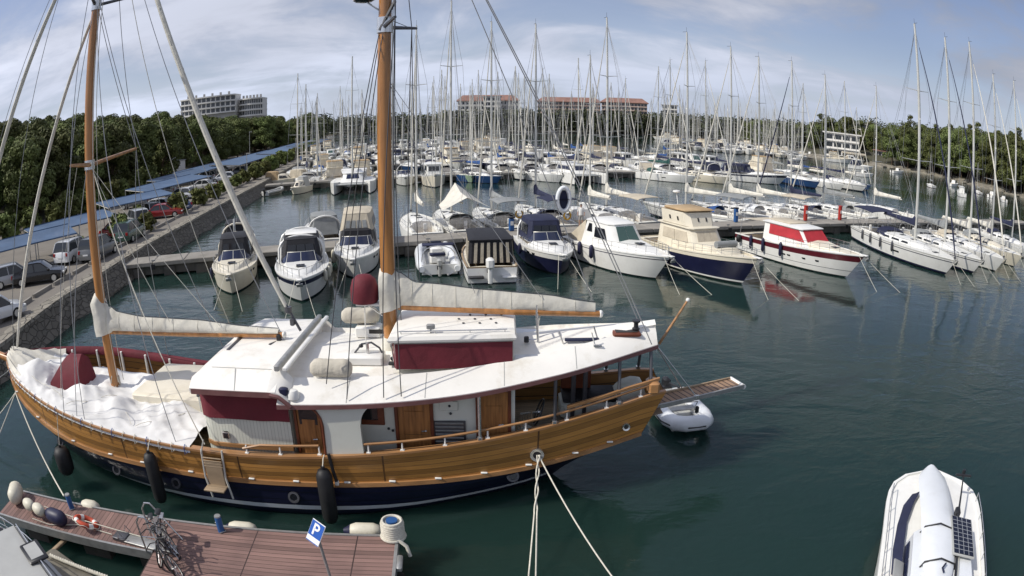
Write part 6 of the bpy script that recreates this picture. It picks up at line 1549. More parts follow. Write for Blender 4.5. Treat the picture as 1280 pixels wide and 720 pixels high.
def motor_spec(style='cruiser', L=8.5, hull='gelcoat', top=None, stripe=None, boot='antifoul', canvas='navy_cloth', detail=1):
    S = []; G = 'gelcoat' if not hull.startswith('gelcoat') else hull
    if style == 'cruiser':                                   # open sports cruiser with canvas
        B = L * .33 + .15; H = Hull(L, B, L * .1 + .55, L * .045 + .62, .9, .13, -.1, .35, 2.4, .42)
        bands = [(1, .9, G), (.9, .72, stripe or G), (.72, .06, hull)]
        S.append(('hull', H.skin(1, bands, 20, boot), None)); S.append(('deck', H.deck(G, .0, (.06, .42, B * .36, .5), G, 18, 'gelcoat_cream'), None))
        b = MB(); g = []
        for t, w, h in ((.44, .38, .34), (.52, .36, .36), (.66, .29, .30), (.8, .18, .16), (.88, .08, .02)):
            W = B * w; z = H.z(t); g.append([(H.x(t), -W, z), (H.x(t), -W * .8, z + h * .8), (H.x(t), 0, z + h), (H.x(t), W * .8, z + h * .8), (H.x(t), W, z)])
        b.sheet(g, G); b.add(g[0], [(0, 1, 2, 3, 4)], G); S.append(('foredeck', b, None))
        b = MB(); b.cbox((H.x(.68), 0, H.z(.68) + .33), (.5, .5, .05), 'glass_dark', b=.012); S.append(('hatch', b, 'foredeck'))
        b = MB(); shield(b, H.x(.36), H.x(.55), B * .40, H.z(.48) + .20, .62, .75, 'glass_blue'); S.append(('windscreen', b, None))
        if canvas:
            b = MB(); canopy(b, H.x(.08), H.x(.46), B * .40, B * .38, H.z(.2) + .25, H.z(.2) + 1.55, canvas, .45, .35); S.append(('canvas_top', b, None))
        b = MB(); arc = [(H.x(.14) - .2 * math.sin(math.pi * k / 10), -B * .43 * math.cos(math.pi * k / 10), H.z(.15) + 1.62 * math.sin(math.pi * k / 10) ** .55) for k in range(11)]; b.tube(arc, .07, G, 6); b.tube([arc[5], (arc[5][0], 0, arc[5][2] + 1.1)], .015, 'gelcoat', 4); S.append(('radar_arch', b, None))
        if detail:
            for sd in (1, -1):
                b = MB()
                for ta, tb in ((.56, .62), (.66, .71)): b.prism([H.p(ta, .82, sd), H.p(tb, .82, sd), H.p(tb - .01, .70, sd), H.p(ta + .01, .70, sd)], (0, -sd * .02, .0), 'glass_dark')
                S.append(('porthole', b, 'hull'))
    elif style == 'hardtop':
        B = L * .32 + .1; H = Hull(L, B, L * .105 + .55, L * .05 + .65, .9, .14, -.1, .36, 2.4, .42)
        S.append(('hull', H.skin(1, [(1, .86, G), (.86, .82, 'navy'), (.82, .06, hull)], 20, boot), None)); S.append(('deck', H.deck(G, .0, (.04, .22, B * .36, .5), G, 18, 'gelcoat_cream'), None))
        b = MB(); g = []
        for t, w, h in ((.5, .40, .55), (.58, .37, .52), (.7, .28, .38), (.82, .17, .18), (.9, .06, .02)):
            W = B * w; z = H.z(t); g.append([(H.x(t), -W, z), (H.x(t), -W * .8, z + h * .8), (H.x(t), 0, z + h), (H.x(t), W * .8, z + h * .8), (H.x(t), W, z)])
        b.sheet(g, G); S.append(('foredeck', b, None))
        b = MB(); b.cbox((H.x(.7), 0, H.z(.7) + .42), (.5, .5, .05), 'glass_dark', b=.012); S.append(('hatch', b, 'foredeck'))
        b = MB(); f = house(b, H.x(.22), H.x(.63), B * .41, B * .36, H.z(.4) - .05, H.z(.4) + 1.45, 1.15, .35, .25, G, .3, .12, over=.05); S.append(('cabin', b, None))
        w = MB()
        for k in 'PS': pane(w, f, k, .10, .30, .55, .9, 'glass_dark', skew=.04); pane(w, f, k, .40, .84, .38, .80, 'glass_dark', skew=.02)
        for i in range(2): pane(w, f, 'F', .05 + .46 * i, .49 + .46 * i, .38, .93, 'glass_green')
        S.append(('window', w, 'cabin'))
        c = MB(); c.loft([[(H.x(.06), y * B * .38, H.z(.05) + .1), (H.x(.27), y * B * .34, H.z(.3) + 1.5)] for y in (-1, -.5, 0, .5, 1)], 'beige_cloth', False); 
        for sd in (1, -1): c.add([(H.x(.06), sd * B * .385, H.z(.05) + .1), (H.x(.27), sd * B * .345, H.z(.3) + 1.5), (H.x(.28), sd * B * .40, H.z(.25) + .0)], [(0, 1, 2)], 'beige_cloth')
        S.append(('canvas_back', c, None))
    elif style == 'flybridge':
        B = L * .32 + .1; H = Hull(L, B, L * .11 + .6, L * .055 + .6, .88, .12, 0, .36, 2.2, .40, .05)
        S.append(('hull', H.skin(1, [(1, .80, 'gelcoat_cream'), (.80, .12, hull), (.12, .06, 'gelcoat')], 20, boot), None)); S.append(('deck', H.deck('gelcoat_cream', .12, (.04, .2, B * .36, .5), 'gelcoat_cream', 18, 'gelcoat_cream'), None))
        b = MB(); house(b, H.x(.34), H.x(.80), B * .36, B * .26, H.z(.5) - .12, H.z(.5) + .42, .5, .1, .12, 'gelcoat_cream', .2, .06); S.append(('trunk_cabin', b, None))
        b = MB(); b.cbox((H.x(.66), .0, H.z(.6) + .42), (1.7, 1.5, .05), 'teak', b=.015); S.append(('sun_deck', b, 'trunk_cabin'))
        b = MB(); b.tube([(H.x(.72), -.8, H.z(.6) + .62), (H.x(.72), .8, H.z(.6) + .62)], .22, 'grey_cloth', 10); S.append(('rolled_cover', b, None))
        b = MB(); f = house(b, H.x(.20), H.x(.60), B * .38, B * .34, H.z(.4) - .1, H.z(.4) + 1.35, .9, .05, .18, 'gelcoat_cream', .25, .06, over=.16); S.append(('cabin', b, None))
        w = MB(); panes(w, f, True, False, 2, .38, .82, 'beige_cloth', .12, .90)
        for i in range(3): pane(w, f, 'F', .05 + .3 * i, .33 + .3 * i, .3, .88, 'beige_cloth')
        S.append(('window_cover', w, 'cabin'))
        z = H.z(.4) + 1.45; b = MB(); f = house(b, H.x(.22), H.x(.50), B * .34, B * .30, z, z + .8, .35, -.12, -.06, 'gelcoat_cream', .35, .02); S.append(('flybridge', b, None))
        w = MB()
        for k, u in (('P', .35), ('P', .7), ('F', .3), ('F', .7)): pane(w, f, k, u, u + .06, .35, .65, 'black_plastic')
        S.append(('vent', w, 'flybridge'))
        b = MB(); b.loft([[(H.x(.24), y * B * .36, z + .86), (H.x(.48), y * B * .33, z + .86 + .12)] for y in (-1, 0, 1)], 'tan_cloth', False); b.cbox((H.x(.35), 0, z + .96), (L * .22, B * .62, .16), 'tan_cloth', b=.06); S.append(('fly_cover', b, 'flybridge'))
        b = MB(); b.tube([(H.x(.2), .5, z), (H.x(.16), .5, z + 1.7)], .03, 'gelcoat', 5); b.lathe([(.02, .14), (.26, .1), (.28, 0), (.2, -.06)], 'gelcoat', 14, (H.x(.16), .5, z + 1.78)); b.tube([(H.x(.12), -.5, z), (H.x(.08), -.5, z + 1.9)], .02, 'steel', 4); S.append(('radar_mast', b, None))
        b = MB()
        for sd in (1,):
            for k in range(5):
                t = .52 + k * .035; p0, p1, p2, p3 = H.p(t, 1.0, sd), H.p(t + .026, 1.0, sd), H.p(t + .026, 1.22, sd), H.p(t, 1.22, sd)
        if detail: pass
    elif style == 'saloon':                                  # white cruiser with low saloon, stripe
        B = L * .31 + .1; H = Hull(L, B, L * .1 + .6, L * .06 + .5, .9, .13, 0, .38, 2.3, .42)
        S.append(('hull', H.skin(1, [(1, .94, 'gelcoat'), (.94, .70, stripe or 'maroon_paint'), (.70, .30, hull), (.30, .28, 'navy'), (.28, .06, hull)], 22, boot), None)); S.append(('deck', H.deck('gelcoat_cream', .10, (.04, .24, B * .36, .5), 'gelcoat', 18, 'gelcoat_cream'), None))
        b = MB(); g = []
        for t, w, h in ((.55, .38, .62), (.62, .35, .52), (.72, .27, .34), (.84, .14, .16), (.9, .06, .02)):
            W = B * w; z = H.z(t) - .08; g.append([(H.x(t), -W, z), (H.x(t), -W * .85, z + h * .8), (H.x(t), 0, z + h), (H.x(t), W * .85, z + h * .8), (H.x(t), W, z)])
        b.sheet(g, 'gelcoat_cream'); S.append(('foredeck', b, None))
        b = MB(); b.cbox((H.x(.76), 0, H.z(.76) + .2), (.5, .5, .05), 'glass_dark', b=.012); S.append(('hatch', b, 'foredeck'))
        b = MB(); f = house(b, H.x(.24), H.x(.66), B * .40, B * .36, H.z(.45) - .1, H.z(.45) + 1.20, 1.3, -.1, .26, 'gelcoat', .14, .10, over=.14); S.append(('cabin', b, None))
        w = MB()
        for k in 'PS': pane(w, f, k, .14, .99, .40, .94, 'red_cloth', .03, skew=.02)
        pane(w, f, 'F', .0, 1.0, .38, .95, 'red_cloth', .03); S.append(('window_cover', w, 'cabin'))
        b = MB(); b.cbox((H.x(.34), 0, H.z(.45) + 1.38), (L * .2, B * .5, .12), 'beige_cloth', b=.05); S.append(('roof_cover', b, 'cabin'))
        b = MB(); b.loft([[(H.x(.02), y * B * .36, H.z(.1) + 1.15), (H.x(.25), y * B * .36, H.z(.1) + 1.35)] for y in (-1, -.4, .4, 1)], 'beige_cloth', False)
        for sd in (1, -1): b.tube([(H.x(.03), sd * B * .4, H.z(0)), (H.x(.03), sd * B * .36, H.z(.1) + 1.15)], .025, 'steel', 5)
        S.append(('awning', b, None))
        for sd in (1, -1):
            b = MB()
            for t in (.46, .50, .62, .72): b.prism([H.p(t, .56, sd), H.p(t + .028, .56, sd), H.p(t + .03, .49, sd), H.p(t + .008, .49, sd)], (0, -sd * .02, 0), 'glass_dark')
            S.append(('porthole', b, 'hull'))
    elif style == 'trawler':
        B = L * .34; H = Hull(L, B, L * .13 + .6, L * .07 + .5, .85, .07, 0, .42, 2.0, .34, .1)
        S.append(('hull', H.skin(1, [(1, .9, 'gelcoat'), (.9, .06, hull)], 16, boot), None)); S.append(('deck', H.deck('deck_white', .25, None, 'gelcoat', 14), None))
        b = MB(); f = house(b, H.x(.30), H.x(.66), B * .34, B * .30, H.z(.5) - .25, H.z(.5) + 1.65, .25, .05, .06, 'gelcoat', .15, .10, over=.22); S.append(('wheelhouse', b, None))
        w = MB(); panes(w, f, True, True, 3, .5, .86, 'glass_dark'); S.append(('window', w, 'wheelhouse'))
        b = MB(); b.tube([(H.x(.3), 0, H.z(.5) + 1.7), (H.x(.28), 0, H.z(.5) + 3.4)], .04, 'gelcoat', 6); S.append(('mast', b, None))
    elif style == 'small':
        B = L * .36 + .1; H = Hull(L, B, L * .1 + .45, L * .05 + .5, .9, .12, 0, .36, 2.3, .4)
        S.append(('hull', H.skin(1, [(1, .06, hull)], 14, boot), None)); S.append(('deck', H.deck(G, .02, (.05, .40, B * .34, .4), G, 12, 'gelcoat_cream'), None))
        b = MB(); f = house(b, H.x(.40), H.x(.76), B * .36, B * .24, H.z(.5) - .05, H.z(.5) + .75, .8, .1, .15, G, .2, .08); S.append(('cabin', b, None))
        w = MB(); panes(w, f, True, True, 2, .35, .82); S.append(('window', w, 'cabin'))
        if canvas: b = MB(); canopy(b, H.x(.06), H.x(.46), B * .36, B * .34, H.z(.2), H.z(.2) + 1.3, canvas, .4, .25, False); S.append(('canvas_top', b, None))
        b = MB(); outboard(b, H.x(0), 0, .55, 'black_plastic', .9); S.append(('outboard', b, None))
    if detail and style != 'small': S.append(('guard_rail', H.rails(.42, .985, .52, .10, .014, 'steel', 9, style in ('flybridge', 'saloon')), None))
    elif detail: S.append(('guard_rail', H.rails(.6, .97, .4, .1, .014, 'steel', 4, False), None))
    if detail:
        b = MB(); b.cbox((L / 2 - .1, 0, H.z(1) + .03), (.7, .28, .06), G); b.cbox((L / 2 + .12, 0, H.z(1) - .08), (.5, .07, .1), 'galv'); b.cbox((L / 2 + .25, 0, H.z(1) - .22), (.1, .34, .2), 'galv', ry=R(25)); S.append(('anchor', b, None))
    return S, H

def place(name, spec, bow, L, head, label, cat, group=None):
    """put a boat with its bow at the waterline point bow, heading = direction of the bow"""
    d = Vector((math.cos(head), math.sin(head), 0)); c = Vector((bow.x, bow.y, 0)) - d * (L / 2 * .93)
    t = thing(name, label, cat, c, head, group); emit(spec[0], t); t['hull_ok'] = 1; del t['hull_ok']
    return t, spec[1]
def bwl(t, H, x, y, z): return t.matrix_basis @ Vector((x, y, z))
def hang_fender(t, H, tt, sd, label, m='fender_navy', L=.62, r=.12, v=.75):
    p = H.p(tt, v, sd); q = H.p(tt, 1.0, sd); n = Vector((0, -sd, 0)); mb = MB(); c = Vector(p) + n * (r + .06)
    c.y = -sd * (max(abs(p[1]), abs(q[1])) + r * .8); M = t.matrix_basis
    mb.lathe([(.02, -L / 2 - .05), (r * .6, -L / 2), (r, -L / 2 + .1), (r, L / 2 - .1), (r * .6, L / 2), (.02, L / 2 + .05)], m, 10, c); mb.tube([c + Vector((0, 0, L / 2)), (q[0], q[1], q[2] + .12)], .012, 'rope_white', 4)
    mb.xf(M); tag(obj('fender', mb, None, 50), label, 'fender', 'fenders hung on moored boats')
def bow_lines(t, H, who, spread=(-.9, .9), out=4.5, two=True):
    M = t.matrix_basis
    for k, s in enumerate(spread if two else spread[:1]):
        a = M @ Vector((H.L / 2 - .35, .25 if s > 0 else -.25, H.z(.95))); b = M @ Vector((H.L / 2 + out * (.5 + .2 * k), s, -.1))
        rope('mooring_line', sag(a, b, .06, 6), .013, 'rope_white', '%s bow line of the %s' % ('port side' if s > 0 else 'starboard side', who), 'rope', 'bow lines of moored boats')

H1 = HEAD1
# ---- front row, bows towards the camera
t, H = place('motor_boat', motor_spec('cruiser', 8.6, 'gelcoat_cream', canvas='black_cloth'), at(289, 372), 8.6, H1 + R(2), 'cream sports boat with small black canopy at the left end of the front row', 'motor boat', 'motor boats of the front row'); bow_lines(t, H, 'cream sports boat with the black canopy'); hang_fender(t, H, .62, 1, 'dark fender on the side of the cream sports boat with the black canopy')
S, H = motor_spec('cruiser', 9.6, 'gelcoat', stripe='navy', canvas='black_cloth')
b = MB()
for xx, hh, ww in ((.40, 1.62, .43), (.12, 1.66, .44)): b.tube([(H.x(xx) - .35 * math.sin(math.pi * k / 12), -H.B * ww * math.cos(math.pi * k / 12), H.z(.3) + .1 + hh * math.sin(math.pi * k / 12) ** .42) for k in range(13)], .075, 'gelcoat', 7)
b.cbox((H.x(.22), 0, H.z(.3) + 1.72), (1.9, 2.0, .07), 'gelcoat', b=.03); S.append(('hard_top', b, None))
t, H = place('motor_boat', (S, H), at(377, 383), 9.6, H1 - R(1), 'white sports cruiser with dark blue windscreen and radar arch', 'motor boat', 'motor boats of the front row'); bow_lines(t, H, 'white sports cruiser with the radar arch')
for k, tt in enumerate((.30, .45, .58, .70)): hang_fender(t, H, tt, -1, '%s of four pale fenders on the sports cruiser with the radar arch' % ['aftmost', 'second from aft', 'third from aft', 'foremost'][k], 'fender_white', .6, .13)
S, H = motor_spec('cruiser', 8.8, 'gelcoat', canvas=None)
b = MB(); canopy(b, H.x(.02), H.x(.42), 1.25, 1.2, H.z(.2) + .2, H.z(.2) + 1.15, 'black_cloth', .15, .1, False); S.append(('canvas_side', b, None))
b = MB(); f = canopy(b, H.x(-.08), H.x(.36), 1.25, 1.15, H.z(.2) + 1.15, H.z(.2) + 2.2, 'beige_cloth', .35, .2, False)
for k in 'PSF':
    for i in range(4): pane(b, f, k, .08 + .22 * i, .24 + .22 * i, .15, .62, 'grey_cloth')
S.append(('canvas_top', b, None))
t, H = place('motor_boat', (S, H), at(443, 352), 8.8, H1 - R(7), 'white sports boat with tall beige and black canvas behind the mainmast of the ketch', 'motor boat', 'motor boats of the front row'); bow_lines(t, H, 'white sports boat under tall beige canvas'); hang_fender(t, H, .5, 1, 'upper pale fender on the left side of the boat with the tall beige canvas', 'fender_white'); hang_fender(t, H, .62, 1, 'lower pale fender on the left side of the boat with the tall beige canvas', 'fender_white')

def rib(loc, head, label, L=6.2, name='inflatable_boat', tube='gelcoat_cool', console=True, stern_cam=False):
    t = thing(name, label, 'inflatable boat', loc, head, None); B = 2.3 * L / 6.2; r = .27 * L / 6.2
    pts = [(-L / 2, -B / 2 + r, .45)] + [(lerp(-L / 2, L * .15, k / 4), -B / 2 + r, .45) for k in range(1, 5)] + [(L * .15 + L * .33 * math.sin(a), -(B / 2 - r) * math.cos(a), .45 + .28 * math.sin(a) ** 2) for a in [math.pi * k / 12 for k in range(1, 12)]] + [(lerp(L * .15, -L / 2, k / 4), B / 2 - r, .45) for k in range(0, 5)]
    b = MB(); b.tube(pts, [r * .55] + [r] * (len(pts) - 2) + [r * .55], tube, 12); obj('tube', b, t, 50)
    b = MB(); b.sheet([[(x, y * (1 if x < L * .1 else max(.05, 1 - ((x - L * .1) / (L * .4)) ** 2)), z) for y, z in ((-B / 2 + r, .35), (-B * .2, .05), (0, -.25), (B * .2, .05), (B / 2 - r, .35))] for x in [lerp(-L / 2, L * .46, k / 8) for k in range(9)]], 'gelcoat'); b.box((-L * .05, 0, .32), (L * .8, B - 2 * r - .1, .06), 'gelcoat_grey'); b.box((-L * .48, 0, .4), (.08, B - 2 * r, .6), 'gelcoat'); obj('floor', b, t)
    if console:
        b = MB(); b.cbox((-L * .05, 0, .75), (.6, .8, .85), 'gelcoat'); b.cbox((-L * .22, 0, .62), (.6, 1.0, .55), 'gelcoat'); b.cbox((-L * .22, 0, .93), (.6, 1.0, .1), 'navy_cloth'); b.box((.05, 0, 1.3), (.05, .7, .35), 'glass_blue', ry=R(-25)); obj('console', b, t)
        b = MB(); b.cbox((-L * .02, 0, 1.1), (.25, .6, .3), 'black_plastic'); obj('seat_cover', b, t)
        b = MB(); arc = [(-L * .38, -B * .38 * math.cos(math.pi * k / 8), .5 + 1.2 * math.sin(math.pi * k / 8) ** .5) for k in range(9)]; b.tube(arc, .03, 'steel', 6); b.cbox((-L * .3, 0, 1.68), (.8, B * .7, .06), 'navy_cloth'); obj('roll_bar', b, t)
        b = MB(); b.cbox((L * .22, 0, .62), (.9, .7, .2), 'gelcoat_grey'); obj('bow_cushion', b, t)
    b = MB(); outboard(b, -L * .49, 0, .5, 'black_plastic' if not console else 'gelcoat_grey', .9); obj('outboard', b, t)
    return t
p = at(545, 330, 0); rib((p.x, p.y + .3, 0), H1 - R(8) + math.pi, 'white open inflatable speedboat with console, lying bow to the pier in the front row', 7.6)
# stern-to work boat with striped curtains
def curtain_boat():
    L = 7.8; B = 3.1; H = Hull(L, B, 1.35, 1.0, .92, .1, 0, .36, 2.3, .36); S = [('hull', H.skin(1, [(1, .92, 'teak'), (.92, .06, 'gelcoat')], 16), None), ('deck', H.deck('gelcoat_cream', .05, (.03, .4, B * .4, .5), 'teak', 14, 'gelcoat_cream'), None)]
    b = MB(); f = house(b, H.x(.08), H.x(.62), B * .42, B * .38, H.z(.3), H.z(.3) + 1.35, .3, .0, .08, 'black_cloth', .15, .08, 'black_cloth', .1); S.append(('cabin_tent', b, None))
    c = MB()
    for i in range(6): pane(c, f, 'A', .03 + .165 * i, .11 + .165 * i, .02, .9, 'beige_cloth', .05)
    for k in 'PS':
        for i in range(5): pane(c, f, k, .05 + .19 * i, .14 + .19 * i, .05, .9, 'beige_cloth', .05)
    S.append(('curtain', c, 'cabin_tent'))
    b = MB(); outboard(b, H.x(0) - .1, .15, .75, 'gelcoat', 1.25); S.append(('outboard', b, None))
    b = MB(); b.cbox((H.x(0) - .25, .95, .45), (.5, .9, .08), 'black_plastic'); b.cbox((H.x(0) - .25, -.95, .45), (.5, .8, .08), 'gelcoat'); S.append(('bathing_platform', b, None))
    b = MB(); g = [[(H.x(t), y, H.z(t) + .02 + h * (1 - abs(y) / 1.6)) for y in (-1.4 * k, 0, 1.4 * k)] for t, k, h in ((.62, .9, .5), (.75, .7, .4), (.93, .2, .1))]; b.sheet(g, 'gelcoat'); S.append(('foredeck', b, None))
    p = at(618, 350); t = thing('motor_boat', 'white motor boat turned stern to the camera with striped curtains and a white outboard', 'motor boat', (p.x - .6, p.y + 3.0, 0), H1 + R(-10) + math.pi, 'motor boats of the front row'); emit(S, t); return t, H
curtain_boat()
t, H = place('motor_boat', motor_spec('cruiser', 9.2, 'navy', canvas='navy_cloth'), at(703, 348), 9.2, H1 - R(8), 'navy hulled sports boat fully covered by a navy canopy', 'motor boat', 'motor boats of the front row'); bow_lines(t, H, 'navy hulled sports boat with navy canopy'); hang_fender(t, H, .42, 1, 'dark fender on the navy hulled sports boat with navy canopy')
t, H = place('motor_boat', motor_spec('hardtop', 10.6, 'gelcoat'), at(832, 354), 10.6, H1 + R(7), 'white hard-top motor cruiser with green-tinted windscreen', 'motor boat', 'motor boats of the front row'); bow_lines(t, H, 'white hard-top motor cruiser'); hang_fender(t, H, .30, 1, 'left one of two dark fenders on the white hard-top motor cruiser', L=.8, r=.15); hang_fender(t, H, .44, 1, 'right one of two dark fenders on the white hard-top motor cruiser', L=.8, r=.15)
t, H = place('motor_boat', motor_spec('flybridge', 11.6, 'navy'), at(940, 360), 11.6, H1 + R(3), 'cream flybridge cruiser with navy hull and tan canvas on top', 'motor boat', 'motor boats of the front row'); bow_lines(t, H, 'cream flybridge cruiser with navy hull'); hang_fender(t, H, .40, 1, 'round pale blue fender on the navy hull of the flybridge cruiser', 'gelcoat_cool', .5, .24, .62)
t, H = place('motor_boat', motor_spec('saloon', 12.3, 'gelcoat', stripe='maroon_paint'), at(1072, 352), 12.3, H1 + R(3), 'white motor yacht with maroon stripe and bright red window covers', 'motor boat', 'motor boats of the front row'); bow_lines(t, H, 'white motor yacht with red window covers')
for k, tt in enumerate((.06, .18, .30, .46)): hang_fender(t, H, tt, 1, ['round black fender at the stern of the red-windowed motor yacht', 'navy fender nearest the stern of the red-windowed motor yacht', 'navy fender amidships on the red-windowed motor yacht', 'doubled navy fender farthest forward on the red-windowed motor yacht'][k], 'black_rubber' if k == 0 else 'fender_navy', .5 if k == 0 else .95, .22 if k == 0 else .13)
# ---- right-hand yachts of the near pier
YR = [((1188, 347), 16.4, 'navy_cloth', 'navy_cloth', 'navy_cloth', 'white sailing yacht with dark blue awning, first right of the red-windowed motor yacht', 18.6, -91),
      ((1222, 345), 15.4, 'grey_cloth', 'grey_cloth', None, 'white sailing yacht with grey sail cover, second in the yacht row on the right', 18.3, -91),
      ((1250, 342), 15.2, 'sail_cloth', 'beige_cloth', None, 'white sailing yacht with pale sail cover, third in the yacht row on the right', 18.9, -92), 
      ((1273, 336), 14.0, 'sail_cloth', 'grey_cloth', None, 'white sailing yacht with bare boom, fourth in the yacht row on the right', 16.8, -91),
      ((1296, 328), 13.6, 'navy_cloth', 'navy_cloth', None, 'white sailing yacht cut by the right edge of the photo', 17.5, -90)]
for k, (px, L, cv, sp, bm, lb, mh, hd) in enumerate(YR):
    t, H = place('sailing_yacht', yacht_spec(L, 'gelcoat' if k != 3 else 'gelcoat_cream', cv, sp, bm, 'navy_cloth' if k in (0, 1) else 'sail_cloth', 'navy' if k < 2 else None, mh, furlm='navy_cloth' if k in (0, 1) else None), at(*px), L, R(hd), lb, 'sailing yacht', 'sailing yachts at the right end of the near pier')
    bow_lines(t, H, 'yacht number %s from the red-windowed boat' % ['one', 'two', 'three', 'four', 'five'][k], (-.5, .7), 3.5)
    if k == 0:
        for q, tt in enumerate((.22, .33, .45, .57)): hang_fender(t, H, tt, 1, '%s of four grey fenders on the nearest yacht of the right row' % ['aftmost', 'second', 'third', 'foremost'][q], 'alloy_dark', .8, .12, .8)
# ---- far side of the near pier: sterns to the pier, bows away
def far_side(u, v, L, spec, label, dh=0.0, name='sailing_yacht', cat='sailing yacht', gap=1.9):
    """stern at the pier near the pixel (u, v) of the pier's top"""
    p = at(u, v, 1.0); s = (p - P1A).dot(P1D); q = P1A + P1D * s - P1N * gap
    h = H1 + math.pi + R(dh); d = Vector((math.cos(h), math.sin(h), 0)); c = q + d * (L / 2)
    t = thing(name, label, cat, (c.x, c.y, 0), h, 'yachts lying stern-to on the far side of the near pier' if name == 'sailing_yacht' else None); emit(spec[0], t); return t, spec[1]
far_side(540, 296, 10.5, yacht_spec(10.5, 'gelcoat', 'sail_cloth', None, None, stripe=None, mast=16.0), 'white yacht with open cockpit seen from astern, left of the tented yacht', -2)
t, H = far_side(597, 294, 11.5, yacht_spec(11.5, 'gelcoat', 'grey_cloth', 'grey_cloth', None, stripe='navy', mast=18.3, boom_cover=False), 'yacht under a pale pointed boom tent with tall mast', 0)
b = MB(); zz = 3.6; b.loft([[(-4.8, -1.9, 2.5), (-4.8, 0, zz - .2), (-4.8, 1.9, 2.5)], [(-2.5, -1.8, 2.6), (-2.5, 0, zz - .05), (-2.5, 1.8, 2.6)], [(-.5, -.9, 2.8), (-.5, 0, zz + .55), (-.5, .9, 2.8)]], 'sail_cloth', False); tag(obj('boom_tent', b, t), 'pale cloth tent')
far_side(655, 291, 11.5, yacht_spec(11.5, 'gelcoat', 'grey_cloth', 'grey_cloth', 'grey_cloth', stripe='navy', mast=16.5), 'yacht with grey awning, yellow horseshoe buoy and grey stern screen', 0)
t, H = far_side(722, 289, 12, yacht_spec(12, 'gelcoat', 'navy_cloth', 'navy_cloth', 'navy_cloth', stripe='navy', mast=16.5), 'yacht with dark blue awning and an inflatable hoisted upright at its stern', 0)
def upright_dinghy(t, H):
    mb = MB(); pts = []
    for k in range(21):
        a = math.pi * 2 * k / 20; pts.append((-5.6, .52 * math.sin(a), 3.0 + .98 * math.cos(a) * (1 if math.cos(a) > 0 else .9)))
    mb.tube(pts, .17, 'gelcoat_cool', 8); mb.sheet([[(-5.55, y, z) for y in (-.42, 0, .42)] for z in (2.2, 3.0, 3.75)], 'navy_cloth'); mb.xf(t.matrix_basis)
    tag(obj('inflatable_boat', mb, None, 50), 'white inflatable dinghy hoisted on end at the stern of the yacht with dark blue awning', 'dinghy')
upright_dinghy(t, H)
far_side(765, 287, 7.5, motor_spec('small', 7.5, 'gelcoat', canvas=None), 'small white motor boat behind the pier, right of the standing person', 3, 'motor_boat', 'motor boat')
far_side(800, 286, 10, yacht_spec(10, 'gelcoat', 'sail_cloth', None, None, stripe=None, mast=13.8), 'white yacht with bare boom moored behind the hard-top cruiser', 6)
far_side(836, 285, 12, yacht_spec(12, 'gelcoat', 'sail_cloth', None, 'beige_cloth', stripe='navy', mast=17.6), 'white yacht with beige awning moored behind the hard-top cruiser', 8)
far_side(965, 282, 12.5, yacht_spec(12.5, 'gelcoat', 'sail_cloth', 'blue_cloth', 'grey_cloth', stripe='navy', mast=17.0), 'white yacht with blue hood and grey awning behind the maroon-striped motor yacht', 26)
far_side(1010, 281, 12, yacht_spec(12, 'gelcoat', 'sail_cloth', 'gelcoat_cool', None, stripe='navy', mast=16.2), 'yacht with a white hood, first right of the one with grey awning', 20)
far_side(1040, 280, 12, yacht_spec(12, 'gelcoat', 'sail_cloth', None, 'beige_cloth', stripe=None, mast=15.6), 'yacht with pale awning behind the red cabinet on the pier', 18)
far_side(1072, 278, 12, yacht_spec(12, 'gelcoat', 'navy_cloth', 'navy_cloth', None, stripe='navy', mast=15.8, furl='navy_cloth'), 'yacht with black sail cover behind the first yacht of the right row', 16)
far_side(1105, 276, 12.5, yacht_spec(12.5, 'gelcoat', 'grey_cloth', 'grey_cloth', None, stripe='navy', mast=15), 'yacht with grey sail cover partly hidden by the right yacht row', 14)
far_side(1145, 272, 12, yacht_spec(12, 'gelcoat', 'sail_cloth', None, None, stripe=None, mast=15), 'yacht with pale boom cover far along the near pier', 12)
S, H = motor_spec('cruiser', 8.5, 'gelcoat', canvas='grey_cloth'); far_side(410, 308, 8.5, (S, H), 'white motor boat with glazed hard top seen from astern at the pier', 4, 'motor_boat', 'motor boat')
S, H = motor_spec('cruiser', 8.2, 'gelcoat_cream', canvas='black_cloth')
b = MB()
for y in (-.6, .2): b.tube([(H.x(.02), y, H.z(.1) + .3), (H.x(.06), y, H.z(.1) + 1.5), (H.x(.18), y, H.z(.1) + 1.85)], .09, 'grey_cloth', 6)
S.append(('canvas_trim', b, None)); far_side(293, 318, 8.2, (S, H), 'motor boat under a big black tent with two grey strips', 6, 'motor_boat', 'motor boat')

